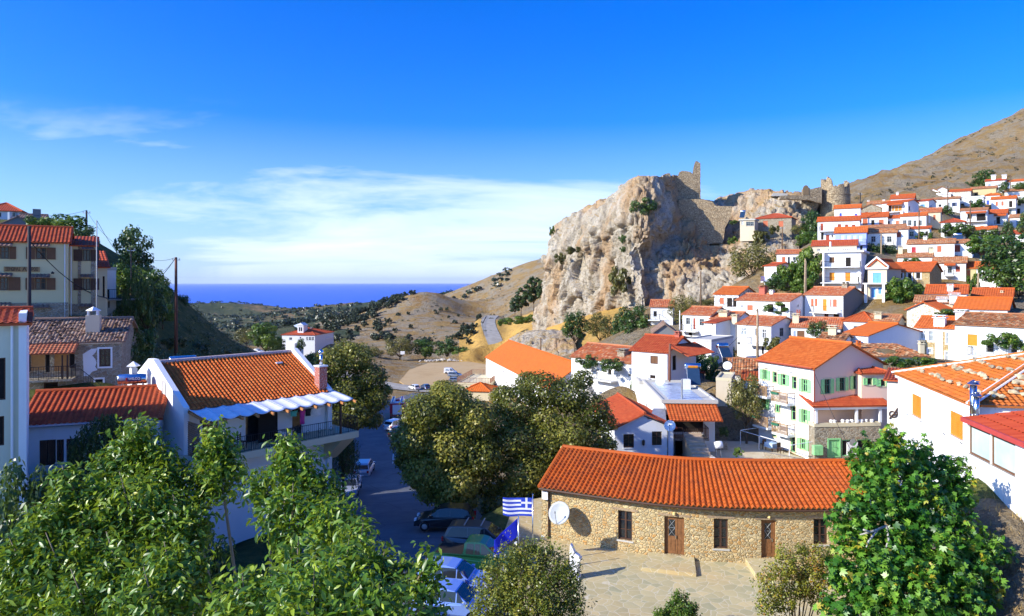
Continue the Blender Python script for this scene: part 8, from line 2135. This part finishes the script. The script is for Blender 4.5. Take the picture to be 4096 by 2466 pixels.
for i,(du,dn)in enumerate(((-1.0,-.2),(1.0,.1))):
 cpos=hp+HOTEL.t*du+HOTEL.b*dn;ch_=thing('garden_chair',('dark patio chair left of the blue-clothed table','dark patio chair right of the blue-clothed table')[i],'chair',cpos,HOTEL.th+(1.57 if i else-1.57))
 mb=MB();mb.box(-.22,.22,-.22,.22,.43,.46);mb.build('seat',W_DBROWN,ch_);mb=MB();mb.box(-.22,.22,.19,.22,.5,.95);mb.build('backrest',W_DBROWN,ch_)
 for a in(-.19,.19):
  for b in(-.19,.19):mb=MB();mb.box(a-.02,a+.02,b-.02,b+.02,0,.43);mb.build('leg',W_DBROWN,ch_)
hz_mat=bpy.data.materials.new('thin_sea_haze');hz_mat.use_nodes=True;hn=hz_mat.node_tree;hn.nodes.clear()
ho=hn.nodes.new('ShaderNodeOutputMaterial');pv_=hn.nodes.new('ShaderNodeVolumePrincipled');pv_.inputs['Density'].default_value=2.2e-5;pv_.inputs['Color'].default_value=(.80,.90,1,1);pv_.inputs['Anisotropy'].default_value=.2
hn.links.new(pv_.outputs[0],ho.inputs['Volume'])
mb=MB();mb.box(-62000,62000,-900,62000,-520,330);tag(mb.build('haze',hz_mat),kind='stuff')
EXPO=0.72
SUN_AZ=R(-112)
SUN_EL=R(28)
w=bpy.data.worlds.new('World');SC.world=w;w.use_nodes=True
nt=w.node_tree;nt.nodes.clear()
def wn(typ,**kw):
 x=nt.nodes.new(typ)
 for k,v in kw.items():setattr(x,k,v)
 return x
sky=wn('ShaderNodeTexSky',sky_type='NISHITA');sky.sun_disc=False;sky.sun_elevation=SUN_EL;sky.sun_rotation=SUN_AZ;sky.altitude=300;sky.air_density=1.0;sky.dust_density=1.6;sky.ozone_density=3.0
hs=wn('ShaderNodeHueSaturation');hs.inputs['Saturation'].default_value=1.5;hs.inputs['Value'].default_value=1.0;nt.links.new(sky.outputs[0],hs.inputs['Color'])
tc=wn('ShaderNodeTexCoord');sep=wn('ShaderNodeSeparateXYZ');nt.links.new(tc.outputs['Generated'],sep.inputs[0])
def wm_(op,a,b=None):
 x=wn('ShaderNodeMath',operation=op)
 for k,v in((0,a),(1,b)):
  if v is None:continue
  if isinstance(v,(int,float)):x.inputs[k].default_value=v
  else:nt.links.new(v,x.inputs[k])
 return x.outputs[0]
def wramp(f,stops):
 x=wn('ShaderNodeValToRGB');e=x.color_ramp.elements
 while len(e)<len(stops):e.new(.5)
 for el,(p,c)in zip(e,stops):el.position=p;el.color=(c,c,c,1)
 nt.links.new(f,x.inputs[0]);return x.outputs[0]
zc=wm_('MAXIMUM',sep.outputs[2],.02)
cb=wn('ShaderNodeCombineXYZ');nt.links.new(wm_('DIVIDE',sep.outputs[0],wm_('ADD',zc,.12)),cb.inputs[0]);nt.links.new(wm_('DIVIDE',sep.outputs[1],wm_('ADD',zc,.12)),cb.inputs[1])
mp=wn('ShaderNodeMapping');mp.inputs['Scale'].default_value=(.55,1.0,1);mp.inputs['Location'].default_value=(3.1,1.7,0);mp.inputs['Rotation'].default_value=(0,0,R(12));nt.links.new(cb.outputs[0],mp.inputs[0])
n1=wn('ShaderNodeTexNoise');n1.inputs['Scale'].default_value=.8;n1.inputs['Detail'].default_value=9;n1.inputs['Roughness'].default_value=.62;n1.inputs['Distortion'].default_value=.5;nt.links.new(mp.outputs[0],n1.inputs['Vector'])
band=wramp(sep.outputs[2],[(0,1.0),(.08,1.0),(.125,.75),(.165,.1),(.21,0)])
az=wn('ShaderNodeMath',operation='ARCTAN2');nt.links.new(sep.outputs[0],az.inputs[0]);nt.links.new(sep.outputs[1],az.inputs[1])
azw=wramp(wm_('ADD',wm_('MULTIPLY',az.outputs[0],.5),.5),[(.15,.1),(.26,.35),(.36,.85),(.48,1.0),(.56,.9),(.66,.3),(.8,0)])
thr=wm_('ADD',n1.outputs['Fac'],wm_('MULTIPLY',wm_('MULTIPLY',band,azw),.34))
cl=wramp(thr,[(.62,0),(.76,.5),(.97,.85)])
cl=wm_('MULTIPLY',cl,wramp(sep.outputs[2],[(0,.75),(.05,.9),(.17,.8),(.24,0)]))
gn=wn('ShaderNodeMixRGB',blend_type='MULTIPLY');gn.inputs[0].default_value=1;nt.links.new(hs.outputs[0],gn.inputs[1]);gn.inputs[2].default_value=(.48,.98,1.8,1)
hm=wn('ShaderNodeMixRGB');nt.links.new(wramp(sep.outputs[2],[(-.01,.75),(.02,.68),(.10,.34),(.22,0)]),hm.inputs[0]);nt.links.new(gn.outputs[0],hm.inputs[1]);hm.inputs[2].default_value=(4.6,6.0,8.2,1)
mx=wn('ShaderNodeMixRGB');nt.links.new(cl,mx.inputs[0]);nt.links.new(hm.outputs[0],mx.inputs[1]);mx.inputs[2].default_value=(8.0,8.6,9.6,1)
bg=wn('ShaderNodeBackground');bg.inputs['Strength'].default_value=.10;nt.links.new(mx.outputs[0],bg.inputs[0])
ow=wn('ShaderNodeOutputWorld');nt.links.new(bg.outputs[0],ow.inputs[0])
ld=bpy.data.lights.new('sun','SUN');ld.energy=4.6;ld.angle=R(.5);ld.color=(1,.93,.80)
lo=bpy.data.objects.new('sun',ld);COL.objects.link(lo)
sd=Vector((math.sin(SUN_AZ)*math.cos(SUN_EL),math.cos(SUN_AZ)*math.cos(SUN_EL),math.sin(SUN_EL)))
lo.rotation_euler=sd.to_track_quat('Z','Y').to_euler();lo.location=(-60,-40,60)
cd=bpy.data.cameras.new('camera');cam=bpy.data.objects.new('camera',cd);COL.objects.link(cam)
cd.sensor_width=36;cd.lens=36*F/4096;cd.shift_y=-(1233-HY)/4096;cam.rotation_euler=(R(90),0,0);cd.clip_start=.3;cd.clip_end=120000
SC.camera=cam
SC.view_settings.view_transform='Standard';SC.view_settings.look='None';SC.view_settings.exposure=EXPO;SC.view_settings.gamma=1
SC.cycles.max_bounces=6;SC.cycles.transparent_max_bounces=4;SC.cycles.diffuse_bounces=3;SC.cycles.caustics_reflective=False;SC.cycles.caustics_refractive=False
